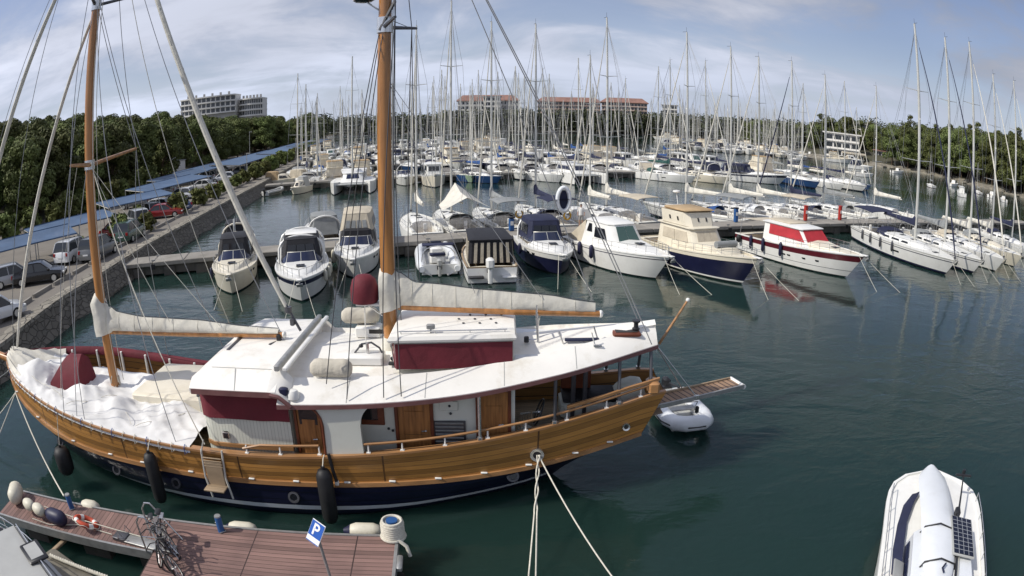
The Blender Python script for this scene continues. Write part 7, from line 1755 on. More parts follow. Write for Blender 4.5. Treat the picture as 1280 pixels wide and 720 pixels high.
# things on the near pier
def person(loc, rz, label, shirt='shirt_white', legs='shorts_grey'):
    t = thing('person', label, 'person', loc, rz); me = bpy.data.meshes.new('body')
    V = {'pel': (0, 0, .93), 'wst': (0, 0, 1.08), 'cst': (.02, 0, 1.30), 'nck': (.0, 0, 1.46), 'nk2': (.02, 0, 1.52), 'hd': (.03, 0, 1.63), 'top': (.02, 0, 1.70), 'shl': (0, .17, 1.40), 'ell': (-.03, .25, 1.14), 'wrl': (.06, .26, .92), 'hnl': (.10, .25, .83), 'shr': (0, -.17, 1.40), 'elr': (-.03, -.25, 1.14), 'wrr': (.06, -.26, .92), 'hnr': (.10, -.25, .83), 'hil': (0, .09, .88), 'knl': (.03, .11, .49), 'anl': (-.01, .12, .09), 'tol': (.17, .13, .04), 'hir': (0, -.09, .88), 'knr': (.03, -.11, .49), 'anr': (-.01, -.12, .09), 'tor': (.17, -.13, .04)}
    Rd = dict(pel=.135, wst=.12, cst=.14, nck=.07, nk2=.052, hd=.088, top=.07, shl=.062, ell=.043, wrl=.032, hnl=.035, shr=.062, elr=.043, wrr=.032, hnr=.035, hil=.09, knl=.058, anl=.042, tol=.032, hir=.09, knr=.058, anr=.042, tor=.032)
    E = [('pel', 'wst'), ('wst', 'cst'), ('cst', 'nck'), ('nck', 'nk2'), ('nk2', 'hd'), ('hd', 'top'), ('cst', 'shl'), ('shl', 'ell'), ('ell', 'wrl'), ('wrl', 'hnl'), ('cst', 'shr'), ('shr', 'elr'), ('elr', 'wrr'), ('wrr', 'hnr'), ('pel', 'hil'), ('hil', 'knl'), ('knl', 'anl'), ('anl', 'tol'), ('pel', 'hir'), ('hir', 'knr'), ('knr', 'anr'), ('anr', 'tor')]
    ks = list(V); me.from_pydata([V[k] for k in ks], [(ks.index(a), ks.index(b)) for a, b in E], [])
    o = bpy.data.objects.new('body', me); COL.objects.link(o); o.parent = t
    sk = o.modifiers.new('skin', 'SKIN'); sk.use_smooth_shade = True; sb = o.modifiers.new('sub', 'SUBSURF'); sb.levels = sb.render_levels = 2
    for i, k in enumerate(ks): me.skin_vertices[0].data[i].radius = (Rd[k], Rd[k]); me.skin_vertices[0].data[i].use_root = (k == 'pel')
    me.materials.append(MATS['skin'])
    b = MB(); b.lathe([(.165, 0), (.17, .1), (.16, .3), (.175, .48), (.12, .58), (.065, .62)], shirt, 14, (0, 0, .86), Matrix.Diagonal(Vector((.78, 1.08, 1))))
    for sd in (1, -1): b.tube([(0, sd * .15, 1.42), (-.02, sd * .225, 1.22), (-.028, sd * .245, 1.15)], [.075, .066, .062], shirt, 9)
    obj('shirt', b, t, 60)
    b = MB(); b.lathe([(.16, 0), (.165, .1), (.155, .17)], legs, 14, (0, 0, .80), Matrix.Diagonal(Vector((.8, 1.05, 1))))
    for sd in (1, -1): b.tube([(0, sd * .085, .88), (.02, sd * .1, .62), (.03, sd * .108, .52)], [.105, .09, .085], legs, 10)
    obj('shorts', b, t, 60)
    b = MB(); b.ball((.0, 0, 1.675), (.093, .088, .085), 'hair', 12, 8); obj('hair', b, t, 60)
    b = MB()
    b.ball((.125, 0, 1.61), (.018, .014, .022), 'skin', 8, 5)
    for sd in (1, -1): b.ball((.108, sd * .034, 1.635), (.012, .014, .008), 'car_black', 8, 5); b.ball((.03, sd * .09, 1.62), (.02, .012, .032), 'skin', 8, 5)
    b.ball((.112, 0, 1.575), (.01, .026, .006), 'maroon_paint', 8, 5); obj('face', b, t, 60)
    return t
p = at(726, 283, 1.06); person((p.x, p.y, 1.06), R(-100), 'person in white shirt and light shorts standing on the near pier')
def pedestal(u, v, m, label, h=1.15, nm='service_pedestal'):
    p = at(u, v, 1.05); s = (p - P1A).dot(P1D); q = P1A + P1D * s - P1N * .5; t = thing(nm, label, 'service pedestal', (q.x, q.y, 1.06), H1)
    b = MB(); b.cbox((0, 0, h / 2), (.32, .36, h), m, b=.05); obj('cabinet', b, t); b = MB(); b.cbox((0, 0, h + .05), (.38, .42, .1), 'black_plastic' if m != 'red_paint' else m, b=.03); obj('cap', b, t); b = MB(); b.box((.17, 0, h * .62), (.02, .22, .3), 'gelcoat'); obj('socket_panel', b, t)
pedestal(643, 291, 'blue_plastic', 'blue service cabinet on the near pier beside the curtained boat', .95); pedestal(938, 283, 'blue_plastic', 'dark blue service cabinet on the near pier left of the maroon-striped yacht', 1.2)
pedestal(1022, 280, 'red_paint', 'red fire cabinet on the near pier behind the red-windowed yacht', 1.35, 'fire_cabinet'); pedestal(1060, 278, 'red_paint', 'second red fire cabinet, farther right along the near pier', 1.35, 'fire_cabinet')
def stern_bits():
    p = at(649, 270, 1.6); mb = MB(); mb.tube([(0, .28 * math.sin(a), .3 * math.cos(a)) for a in [R(40) + R(280) * k / 14 for k in range(15)]], .07, 'yellow', 7); o = solid('horseshoe_buoy', mb, 'yellow horseshoe buoy on the stern of the yacht with the grey awning', 'lifebuoy', (p.x, p.y, 1.75), H1)
    p = at(709, 272, 1.6); mb = MB(); mb.tube([(0, .28 * math.sin(a), .3 * math.cos(a)) for a in [R(40) + R(280) * k / 14 for k in range(15)]], .07, 'yellow', 7); solid('horseshoe_buoy', mb, 'yellow horseshoe buoy on the stern of the yacht with the dark blue awning', 'lifebuoy', (p.x, p.y, 1.75), H1)
stern_bits()
# ------------------------------------------------------------------ second pier: bows towards the camera
def row2(u, v, name, spec, L, label, cat, dh=0.0, lines=False):
    t, H = place(name, spec, at(u, v), L, HEAD2 + R(dh), label, cat, 'boats at the second pier')
    return t, H
row2(440, 243, 'catamaran', cat_spec(11.5, 'gelcoat'), 11.5, 'white sailing catamaran with dark windows left of the mainmast of the ketch', 'catamaran', -4)
row2(737, 231, 'catamaran', cat_spec(11.5, 'gelcoat'), 11.5, 'white sailing catamaran with dark blue windows at the second pier right of centre', 'catamaran', 2)
row2(507, 233, 'motor_boat', motor_spec('cruiser', 8.6, 'gelcoat', canvas=None), 8.6, 'white motor boat with dark windscreen between catamaran and trawler', 'motor boat', -6)
row2(544, 235, 'motor_boat', motor_spec('trawler', 10, 'gelcoat_cream'), 10, 'cream trawler with upright wheelhouse and round fenders', 'motor boat', -6)
row2(590, 229, 'sailing_yacht', yacht_spec(9.5, 'green_hull', 'sail_cloth', None, None, stripe=None, mast=13), 9.5, 'pale green hulled yacht moored next to the trawler', 'sailing yacht', -8)
row2(625, 230, 'sailing_yacht', yacht_spec(10, 'blue_hull', 'blue_cloth', 'navy_cloth', 'navy_cloth', stripe=None, mast=13), 10, 'dark blue hulled yacht with navy awning', 'sailing yacht', 30)
row2(655, 226, 'sailing_yacht', yacht_spec(10, 'gelcoat', 'navy_cloth', 'beige_cloth', None, mast=15), 10, 'white yacht with beige hood beside the dark blue hulled yacht', 'sailing yacht', -4)
row2(702, 229, 'sailing_yacht', yacht_spec(12, 'gelcoat', 'black_cloth', 'black_cloth', None, mast=15.5, stripe=None), 12, 'white yacht with black hood left of the right-hand catamaran', 'sailing yacht', 18)
row2(868, 230, 'sailing_yacht', yacht_spec(12.5, 'gelcoat', 'green_cloth', 'green_cloth', None, mast=18, stripe=None), 12.5, 'white yacht with dark green sail cover', 'sailing yacht', 26)
row2(911, 231, 'sailing_yacht', yacht_spec(13, 'gelcoat_cream', 'navy_cloth', 'navy_cloth', 'navy_cloth', mast=18.5, stripe=None), 13, 'cream yacht with dark blue awning right of the green-covered yacht', 'sailing yacht', 20)
row2(982, 232, 'motor_boat', motor_spec('cruiser', 13, 'gelcoat', stripe='navy', canvas='navy_cloth'), 13, 'big white motor yacht with navy stripe along its side', 'motor boat', 40)
row2(800, 223, 'sailing_yacht', yacht_spec(11, 'gelcoat', 'navy_cloth', 'navy_cloth', None, mast=15), 11, 'white yacht right of the right-hand catamaran', 'sailing yacht', 10)
p = at(342, 243); rib((p.x, p.y, 0), HEAD2 + R(150), 'grey inflatable with a black outboard near the left quay', 4.4, tube='gelcoat_grey', console=False)
t, H = place('motor_boat', motor_spec('small', 5.8, 'gelcoat_cream', canvas='gelcoat_grey'), at(366, 244), 5.8, HEAD2 - R(18), 'small cream motor boat beside the grey inflatable', 'motor boat', 'boats at the left end of the second pier')
p = at(352, 238); t, H = place('motor_boat', motor_spec('small', 6.5, 'gelcoat_cream', canvas='tan_cloth'), Vector((p.x, p.y + 9, 0)), 6.5, HEAD2 + R(80), 'boat under a tan tent lying against the left quay', 'motor boat', 'boats at the left end of the second pier')
p = at(385, 238); t, H = place('motor_boat', motor_spec('small', 7.5, 'gelcoat_grey', canvas='beige_cloth'), Vector((p.x, p.y + 10, 0)), 7.5, HEAD2 + R(60), 'boat with a tall grey-beige canopy near the left end of the second pier', 'motor boat', 'boats at the left end of the second pier')
t, H = place('sailing_yacht', yacht_spec(9, 'gelcoat', 'sail_cloth', None, None, mast=12, stripe=None), Vector((-30, 103, 0)), 9, HEAD2 + R(170), 'pale yacht between the tan-tented boat and the left catamaran', 'sailing yacht', 'boats at the left end of the second pier')

# ------------------------------------------------------------------ the packed marina: simple boats, one mesh each
FAR = []
rn = random.Random(77)
for L, hl, cv, sp, bm, mh in ((11, 'gelcoat', 'navy_cloth', 'navy_cloth', None, 14.5), (12.5, 'gelcoat', 'sail_cloth', 'grey_cloth', None, 17), (10, 'gelcoat_cool', 'blue_cloth', 'blue_cloth', None, 13), (11.5, 'gelcoat_cream', 'sail_cloth', None, 'beige_cloth', 15.5), (13, 'gelcoat', 'navy_cloth', 'navy_cloth', 'navy_cloth', 18.5), (10.5, 'navy', 'sail_cloth', 'sail_cloth', None, 14), (9.5, 'gelcoat', 'grey_cloth', None, None, 12.5), (12, 'gelcoat', 'blue_cloth', 'navy_cloth', 'beige_cloth', 16), (10.8, 'blue_hull', 'sail_cloth', 'grey_cloth', None, 15), (12.2, 'gelcoat_cream', 'grey_cloth', 'black_cloth', 'grey_cloth', 16.5)):
    S, H = yacht_spec(L, hl, cv, sp, bm, 'sail_cloth', ('navy', None, 'maroon_paint', 'blue_cloth')[len(FAR) % 4], mh, 0); FAR.append(('sailing_yacht', emit_merged(S, 'sailing_yacht'), L, {'gelcoat': 'white', 'gelcoat_cool': 'white', 'gelcoat_cream': 'cream', 'navy': 'navy', 'blue_hull': 'blue'}[hl], {'navy_cloth': 'navy', 'sail_cloth': 'pale', 'blue_cloth': 'blue', 'grey_cloth': 'grey'}[cv]))
FARM = []
for st, L, hl, cv in (('cruiser', 8.5, 'gelcoat', 'navy_cloth'), ('hardtop', 10, 'gelcoat', None), ('flybridge', 11.5, 'gelcoat', None), ('small', 6, 'gelcoat', None), ('trawler', 9, 'gelcoat', None)):
    S, H = motor_spec(st, L, hl, canvas=cv, detail=0); FARM.append(('motor_boat', emit_merged(S, 'motor_boat'), L, {'cruiser': 'open', 'hardtop': 'hard-top', 'flybridge': 'flybridge', 'small': 'small', 'trawler': 'wheelhouse'}[st]))
NF = [0, 0]
def far_boat(x, y, head, where, group, pm=.25):
    if rn.random() < pm:
        k = FARM[rn.randrange(5)]; o = obj('motor_boat', k[1]); tag(o, 'white %s motor boat %s' % (k[3], where), 'motor boat', 'motor boats ' + group); NF[1] += 1
    else:
        k = FAR[rn.choice([0, 0, 1, 1, 2, 3, 4, 5, 6, 7, 8, 9])]; o = obj('sailing_yacht', k[1]); tag(o, '%s sailing yacht with %s sail cover %s' % (k[3], k[4], where), 'sailing yacht', 'yachts ' + group); NF[0] += 1
    d = Vector((math.cos(head), math.sin(head), 0)); c = Vector((x, y, 0)) + d * (k[2] / 2 + 1.4)
    o.location = (c.x, c.y, 0); o.rotation_euler = (R(rn.uniform(-.6, .6)), 0, head + R(rn.uniform(-3, 3))); s = rn.uniform(.95, 1.2); o.scale = (s, s, s * rn.uniform(.80, .97))
def boats_along(a, b, where, group, gap=4.3, sides=(1, -1), pm=.25, x0=0, x1=1e9):
    a, b = Vector((*a, 0)), Vector((*b, 0)); D = (b - a).normalized(); N = Vector((D.y, -D.x, 0)); L = (b - a).length
    for sd in sides:
        s = 2.0
        while s < L - 1:
            q = a + D * s + N * sd * .9
            if rn.random() < .93 and x0 < s < x1: far_boat(q.x, q.y, math.atan2((N * sd).y, (N * sd).x), where, group, pm)
            s += gap * rn.uniform(.9, 1.15)
boats_along(P2A[:2], P2B[:2], 'on the far side of the second pier', 'behind the second pier', 4.2, (-1,), .3, 6, 104)
boats_along(P2A[:2], P2B[:2], 'filling gaps along the second pier', 'in the gaps of the second pier', 5.0, (1,), .3, 85, 104)
for k, (a, b, lb) in enumerate(FAR_PIERS): boats_along(a, b, 'in the ' + ['third', 'fourth', 'fifth', 'last'][k] + ' rank of the packed marina', 'in the packed marina', 3.9 + .25 * k, (1, -1), .40)
for k, (a, b, lb) in enumerate(FAR2): boats_along(a, b, 'in the ' + ['front', 'middle', 'rear'][k] + ' rank of the distant marina', 'in the distant marina', 3.6, (1, -1), .25)
# boats moored singly on the open water and along the far shores
def single(u, v, kind, head, label, s=1.0):
    p = at(u, v); lst = FARM if kind[0] == 'm' else FAR; k = lst[int(kind[1])]; o = obj(k[0], k[1]); tag(o, label, 'motor boat' if kind[0] == 'm' else 'sailing yacht'); o.location = (p.x, p.y, 0); o.rotation_euler = (0, 0, R(head)); o.scale = (s, s, s)
for a in ((830, 175, 'm2', 170, 'white motor boat lying alone at the left end of the distant marina'), (905, 188, 'm0', 20, 'white motor boat on open water below the distant marina'), (972, 190, 'm1', -10, 'white motor cruiser anchored in front of the distant marina'), (996, 202, 's6', 30, 'white yacht anchored in the channel before the waterfront building', .8), (1012, 195, 'm3', 20, 'tiny white boat between the anchored yacht and the distant marina'),
          (1047, 203, 'm2', -20, 'large white motor yacht moored before the waterfront building'), (1066, 204, 'm1', -15, 'white motor boat moored right beside the large white motor yacht'), (1076, 212, 'm0', -20, 'white motor boat on a mooring near the pine shore, upper one of a pair'), (1079, 221, 'm3', -15, 'white motor boat on a mooring near the pine shore, lower one of a pair'), (1122, 217, 'm3', 10, 'small white boat moored close under the pine shore'),
          (1163, 234, 's6', 75, 'small white sailing boat moored alone by the pine shore', .62), (1192, 233, 'm3', 20, 'small white boat left of the little wheelhouse boat'), (1201, 245, 'm4', 60, 'little white wheelhouse boat moored by the pine shore', .75), (1222, 242, 's6', 70, 'small white sailing boat right of the little wheelhouse boat', .6), (1240, 247, 'm3', 30, 'small pale boat near the right edge by the pine shore', .9), (1254, 252, 'm3', 60, 'small dark-windowed boat at the right edge by the pine shore', .8),
          (735, 158, 'm0', 0, 'white boat moored off the far shore, left of the hotels\' jetty'), (780, 164, 'm2', 0, 'white boat moored off the far shore below the red roofed hotel'), (705, 157, 'm2', 10, 'white boat lying off the far shore behind the masts'), (412, 183, 'm2', -70, 'white boat lying off the wooded headland', 1.2)): single(*a[:5], *(a[5:] or ()))

# ------------------------------------------------------------------ foreground: dinghy under the gangway
def dinghy():
    w = at(853, 541, 0.1); t = thing('inflatable_dinghy', 'grey inflatable dinghy floating under the gangway of the ketch', 'dinghy', (w.x + .15, w.y + 1.1, .02), R(-82)); t.scale = (1.14, 1.14, 1.14)
    L, B, r = 2.5, 1.55, .22; pts = [(-L / 2, -B / 2 + r, .3), (-L * .1, -B / 2 + r, .3), (L * .2, -B / 2 + r, .32), (L * .36, -B / 2 + r * 1.5, .36), (L / 2 - r * .6, -B * .16, .42), (L / 2 - r * .5, 0, .43), (L / 2 - r * .6, B * .16, .42), (L * .36, B / 2 - r * 1.5, .36), (L * .2, B / 2 - r, .32), (-L * .1, B / 2 - r, .3), (-L / 2, B / 2 - r, .3)]
    b = MB(); b.tube(pts, [r * .5] + [r] * 9 + [r * .5], 'gelcoat_cool', 14); obj('tube', b, t, 50)
    b = MB(); b.tube([(x + (.19 if x > L * .4 else 0), y * (1.0 + (.215 / abs(y) if abs(y) > .3 else 0) * .95), z - .03) for x, y, z in pts[1:-1]], .03, 'black_rubber', 6); obj('rubbing_strake', b, t, 50)
    b = MB(); b.box((-.1, 0, .14), (L * .78, B - 2 * r, .05), 'gelcoat_grey'); b.box((-L * .44, 0, .32), (.06, B - 2 * r, .42), 'gelcoat'); obj('floor', b, t)
    b = MB(); b.cbox((.1, 0, .42), (.28, B - 2 * r + .1, .05), 'galv', b=.015); obj('thwart', b, t)
    b = MB(); outboard(b, -L * .46, 0, .42, 'black_plastic', .62); b.tube([(-L * .4, 0, .75), (-L * .18, .1, .82)], .03, 'black_plastic', 6); obj('outboard', b, t)
    b = MB(); b.box((L / 2 - .02, 0, .52), (.02, .16, .1), 'galv', ry=R(-35)); obj('maker_plate', b, t)
    # davit tackle
    mb = MB(); a = KW(23.0, -.2, 2.05); 
    for q in ((-.3, .3), (.3, .3), (-.3, -.3)):
        p = t.matrix_basis @ Vector((q[0] - .1, q[1], .35)); mb.tube([a, p], .012, 'rope_white', 5)
    mb.cbox(a - Vector((0, 0, .25)), (.1, .1, .2), 'black_plastic'); tag(obj('lifting_tackle', mb, None), 'tackle of thin ropes from the gangway down to the grey dinghy', 'tackle')
dinghy()

# ------------------------------------------------------------------ dock in the foreground
DZk = .72
def dock():
    t = thing('wooden_dock', 'reddish brown planked dock with a narrow finger in front of the wooden ketch', 'dock', (0, 0, 0)); A = [at(u, v, DZk) for u, v in ((33, 616), (200, 649), (290, 663), (495, 671))]
    a0, a3 = A[0], A[3]; ax = Vector((a3.x - a0.x, a3.y - a0.y, 0)).normalized(); nn = Vector((ax.y, -ax.x, 0)); ang = math.atan2(ax.y, ax.x)
    L = (a3 - a0).length; W1 = 1.38; sx = L * .485
    def Q(s, n, z): return a0 + ax * s + nn * n + Vector((0, 0, z - DZk))
    g = MB()
    g.add([Q(sx, 0, DZk), Q(L, 0, DZk), Q(L, 6.2, DZk), Q(sx, 6.2, DZk)], [(0, 1, 2, 3)], 'dock_planks', [(0, 0), (L - sx, 0), (L - sx, 6.2), (0, 6.2)])
    g.add([Q(-.4, 0, DZk), Q(sx - .02, 0, DZk), Q(sx - .02, W1, DZk), Q(-.4, W1, DZk)], [(0, 1, 2, 3)], 'dock_planks', [(0, 0), (0, sx), (W1, sx), (W1, 0)])
    obj('planking', g, t, 0)
    b = MB()
    for s0, s1, n in ((-.4, L + .05, -.03), (-.4, sx, W1 + .03)): b.loft([[Q(s, n + a, DZk + z) for a, z in ((-.035, .02), (.035, .02), (.035, -.22), (-.035, -.22))] for s in (s0, s1)], 'galv', True, True)
    b.loft([[Q(L + .03 + a, n, DZk + z) for a, z in ((-.035, .02), (.035, .02), (.035, -.22), (-.035, -.22))] for n in (0, 6.2)], 'galv', True, True); obj('edge_trim', b, t, 0)
    b = MB(); M = lambda s0, s1, n0, n1, z0, z1, m: b.loft([[Q(s0, n0, z), Q(s1, n0, z), Q(s1, n1, z), Q(s0, n1, z)] for z in (z0, z1)], m, True, True)
    M(sx + .1, L - .1, .15, 6.0, -.1, DZk - .23, 'concrete_dark'); M(-.3, sx - .1, .3, .55, .2, DZk - .23, 'concrete_dark'); M(-.3, sx - .1, W1 - .55, W1 - .3, .2, DZk - .23, 'concrete_dark')
    for s in (.5, 2.8, 4.7): M(s, s + .9, .2, W1 - .2, -.3, .25, 'concrete_dark')
    obj('frame', b, t, 0)
    b = MB(); b.tube([Q(L + .1, .9, .3), Q(L + .1, .9, 0.1)], .1, 'black_rubber', 8); b.cbox(Q(L + .12, .95, DZk - .05), (.14, .5, .14), 'galv', rz=ang); obj('pile_guide', b, t)
    return Q, L, ang, sx, W1
DQ, DL, DANG, DSX, DW = dock()
def dock_fender(u, v, L, r, label, m='fender_white', z=.55, rz=0, tipm='fender_navy'):
    p = at(u, v, z); t = thing('fender', label, 'fender', (p.x, p.y, z), DANG + rz, 'fenders lying along the dock edge'); M = Matrix.Rotation(math.pi / 2, 3, 'Y')
    b = MB(); b.lathe([(r * .35, -L / 2), (r * .75, -L / 2 + .06), (r, -L / 2 + .2), (r, L / 2 - .2), (r * .75, L / 2 - .06), (r * .35, L / 2)], m, 16, (0, 0, 0), M); obj('body', b, t, 60)
    b = MB()
    for s in (-1,): b.lathe([(r * .3, -L / 2 - .10), (r * .5, -L / 2 - .02), (r * .78, -L / 2 + .065)], tipm, 14, (0, 0, 0), M)
    obj('end_cap', b, t, 60)
dock_fender(303, 662, .78, .21, 'cream fender lying at the dock edge beside the blue bollard'); dock_fender(456, 664, .80, .21, 'cream fender at the dock edge beside the coiled white hose drum')
dock_fender(113, 634, .66, .21, 'white fender hanging off the far edge of the narrow dock finger', z=.62)
dock_fender(19, 616, .82, .26, 'large white and navy fender at the corner of the grey boat', z=1.0, rz=R(-65)); dock_fender(36, 631, .52, .18, 'small white and navy fender, left one of two side by side', z=1.0, rz=R(-20)); dock_fender(48, 637, .52, .18, 'small white and navy fender, right one of two side by side', z=1.0, rz=R(-20))
dock_fender(70, 646, .78, .22, 'dark navy fender lying on the narrow dock finger', 'fender_navy', z=.92, rz=R(-8))
def bollard(loc, label, tilt=0):
    t = thing('bollard', label, 'bollard', loc, DANG); b = MB(); M = Matrix.Rotation(tilt, 3, 'Y'); b.lathe([(.085, 0), (.085, .42), (.075, .45)], 'blue_plastic', 14, (0, 0, 0), M); obj('post', b, t); b = MB(); b.lathe([(.088, .43), (.08, .46), (.02, .465)], 'galv', 14, (0, 0, 0), M); obj('cap', b, t); b = MB(); b.tube([(-.1, 0, .25), (0, .12, .05), (.12, 0, .02), (0, -.12, .03)], .015, 'galv', 5); obj('ring', b, t)
p = at(277, 664, DZk); bollard((p.x, p.y, DZk), 'blue bollard with a grey cap on the dock edge beside a cream fender'); p = at(90, 636, DZk); bollard((p.x, p.y, DZk), 'blue bollard on the narrow dock finger taking the white bow rope')
def hose_drum():
    p = at(492, 672, DZk); t = thing('hose_reel', 'big coil of white hose standing on the dock corner', 'hose reel', (p.x, p.y, DZk), DANG)
    b = MB(); 
    for k in range(8):
        z = .06 + k * .058; rr = .235 + (.03 if k < 1 else 0) - (.02 if k == 7 else 0); b.tube([(rr * math.cos(a), rr * math.sin(a), z) for a in [2 * math.pi * q / 24 for q in range(25)]], .036, 'rope_white', 6)
    obj('hose', b, t, 60); b = MB(); b.lathe([(.2, 0), (.2, .42), (.2, .44), (.01, .45)], 'gelcoat_grey', 20); obj('drum', b, t)
    b = MB(); b.lathe([(.13, .45), (.13, .50), (.01, .505)], 'blue_plastic', 16); obj('cap', b, t); b = MB(); b.tube([(.1, -.2, .1), (.3, -.28, -.05), (.36, -.32, -.3)], .045, 'rope_white', 7); obj('hose_end', b, t)
hose_drum()
def parking_sign():
    top, base = at(395, 656, 2.75), at(421, 742, DZk); D = lambda u, v, y: (lambda r: Vector((r.x / r.y * y, y, CAM_H + r.z / r.y * y)))(ray(u, v))
    base = D(412, 702, 9.6); base.z = DZk
    zt = 2.95; x, y = base.x, base.y
    t = thing('parking_sign', 'blue parking sign with a white letter P on a grey pole on the dock', 'sign', (x, y, DZk), 0)
    lean = D(394, 660, y) ; lx = lean.x - x; lz = lean.z - DZk
    b = MB(); b.tube([(0, 0, 0), (lx, 0, lz)], .03, 'galv', 10); obj('pole', b, t)
    # plate facing the boats' side, seen obliquely
    M = Matrix.Rotation(R(-26), 4, 'Z') @ Matrix.Rotation(R(-28), 4, 'X') @ Matrix.Rotation(R(12), 4, 'Y')
    T = Matrix.Translation((lx * .93, -.05, lz * .96)) @ M @ Matrix.Scale(.82, 4)
    def pl(nm, mb, par): mb.xf(T); return obj(nm, mb, par, 0)
    b = MB(); b.cbox((0, 0, 0), (.40, .02, .56), 'sign_white', b=.006); q = pl('plate', b, t)
    b = MB(); b.box((0, -.013, .07), (.375, .006, .38), 'sign_blue'); b.box((0, -.013, -.262), (.375, .006, .02), 'sign_blue'); pl('blue_field', b, q)
    b = MB(); b.box((-.065, -.019, .075), (.055, .006, .29), 'sign_white')
    def arc(r0, r1, cx, cz, a0, a1, n=14):
        o = [(cx + r1 * math.cos(lerp(a0, a1, k / n)), -.0165, cz + r1 * math.sin(lerp(a0, a1, k / n))) for k in range(n + 1)]; i_ = [(cx + r0 * math.cos(lerp(a0, a1, k / n)), -.0165, cz + r0 * math.sin(lerp(a0, a1, k / n))) for k in range(n + 1)]
        b.loft([[p, (p[0], -.0225, p[2]), (q_[0], -.0225, q_[2]), q_] for p, q_ in zip(o, i_)], 'sign_white', True, True)
    arc(.036, .088, .005, .132, -math.pi / 2, math.pi / 2)
    for z in (.132 + .062, .132 - .062): b.box((-.02, -.0195, z), (.055, .006, .052), 'sign_white')
    pl('letter', b, q)
    b = MB(); b.box((-.01, .012, 0), (.04, .02, .5), 'galv'); pl('bracket', b, q)
    return
parking_sign()
def lifebuoy():
    p = at(110, 659, DZk); mb = MB(); rr = .30
    t = thing('lifebuoy', 'orange-red lifebuoy lying tilted on the narrow dock finger', 'lifebuoy', (p.x, p.y, DZk + .16), R(60)); M = Matrix.Rotation(R(28), 3, 'Y')
    for k in range(4):
        mb = MB(); mb.tube([M @ Vector((rr * math.cos(a), rr * math.sin(a), 0)) for a in [R(90 * k + 12) + R(66) * q / 8 for q in range(9)]], .075, 'lifebuoy_red', 10); obj('segment', mb, t, 60)
        mb = MB(); mb.tube([M @ Vector((rr * math.cos(a), rr * math.sin(a), 0)) for a in [R(90 * k - 12) + R(24) * q / 3 for q in range(4)]], .079, 'gelcoat', 10); obj('band', mb, t, 60)
    mb = MB(); mb.tube([M @ Vector((.41 * math.cos(a), .41 * math.sin(a), .02 * math.sin(a * 8))) for a in [2 * math.pi * q / 40 for q in range(41)]], .012, 'rope_white', 5); obj('grab_rope', mb, t, 60)
lifebuoy()
def dock_rails():
    t = thing('handrail', 'pair of bent steel handrails standing on the dock beside the bicycle', 'handrail', (0, 0, 0)); 
    for u, v, s in ((190, 672, 0), (184, 690, .25)):
        p = at(u, v, DZk); b = MB(); d = Vector((math.cos(DANG + .15), math.sin(DANG + .15), 0)); b.tube([p, p + Vector((0, 0, .85)), p + d * .10 + Vector((0, 0, 1.0)), p + d * .25 + Vector((0, 0, 1.0)), p + d * .38 + Vector((0, 0, .8)), p + d * .85], .024, 'steel', 8); b.tube([p + Vector((0, 0, .45)), p + d * .56 + Vector((0, 0, .45))], .016, 'steel', 6); obj('rail', b, t)
dock_rails()
def bicycle(u, v, rz, lean, label, m):
    p = at(u, v, DZk); t = thing('bicycle', label, 'bicycle', (p.x, p.y, DZk), rz, 'bicycles leaning on the dock'); M = Matrix.Rotation(lean, 4, 'X'); r = .34
    def W(x):
        b = MB(); b.tube([(x + r * math.cos(a), 0, r + r * math.sin(a)) for a in [2 * math.pi * k / 28 for k in range(29)]], .022, 'tyre', 6); b.xf(M); q = obj('wheel', b, t, 60)
        b = MB(); b.tube([(x + .31 * math.cos(a), 0, r + .31 * math.sin(a)) for a in [2 * math.pi * k / 28 for k in range(29)]], .012, 'alloy', 5)
        for k in range(12): a = math.pi * k / 6; b.tube([(x, .02 * (-1) ** k, r), (x + .3 * math.cos(a), 0, r + .3 * math.sin(a))], .004, 'steel', 3)
        b.tube([(x, -.06, r), (x, .06, r)], .02, 'steel', 6); b.xf(M); obj('rim', b, q)
    W(-.52); W(.52)
    b = MB()
    for a, c in (((-.52, 0, r), (-.1, 0, .3)), ((-.52, 0, r), (-.2, 0, .82)), ((-.1, 0, .3), (-.24, 0, .95)), ((-.1, 0, .3), (.34, 0, .74)), ((-.2, 0, .82), (.32, 0, .86)), ((.3, 0, .92), (.38, 0, .66)), ((.38, 0, .66), (.52, 0, r))): b.tube([a, c], .02, m, 6)
    b.xf(M); obj('frame', b, t)
    b = MB(); b.tube([(.38, -.3, 1.0), (.28, -.12, 1.02), (.29, 0, .98), (.28, .12, 1.02), (.38, .3, 1.0)], .014, 'black_plastic', 6); b.tube([(.3, 0, .9), (.29, 0, 1.0)], .016, 'steel', 6); b.xf(M); obj('handlebar', b, t)
    b = MB(); b.cbox((-.26, 0, .98), (.26, .15, .06), 'black_plastic', b=.025); b.xf(M); obj('saddle', b, t)
    b = MB(); b.lathe([(.09, -.01), (.09, .01)], 'alloy_dark', 14, (-.1, .04, .3), Matrix.Rotation(math.pi / 2, 3, 'X')); b.tube([(-.1, .05, .3), (-.02, .06, .15)], .012, 'steel', 5); b.box((-.02, .1, .14), (.09, .09, .02), 'black_plastic'); b.xf(M); obj('crank', b, t)
    b = MB(); b.loft([[(-.7, -.07, .68), (-.7, .07, .68)], [(-.35, -.07, .74), (-.35, .07, .74)]], 'steel', False); b.tube([(-.62, .07, .7), (-.52, .04, r)], .008, 'steel', 4); b.tube([(-.62, -.07, .7), (-.52, -.04, r)], .008, 'steel', 4); b.xf(M); obj('carrier', b, t)
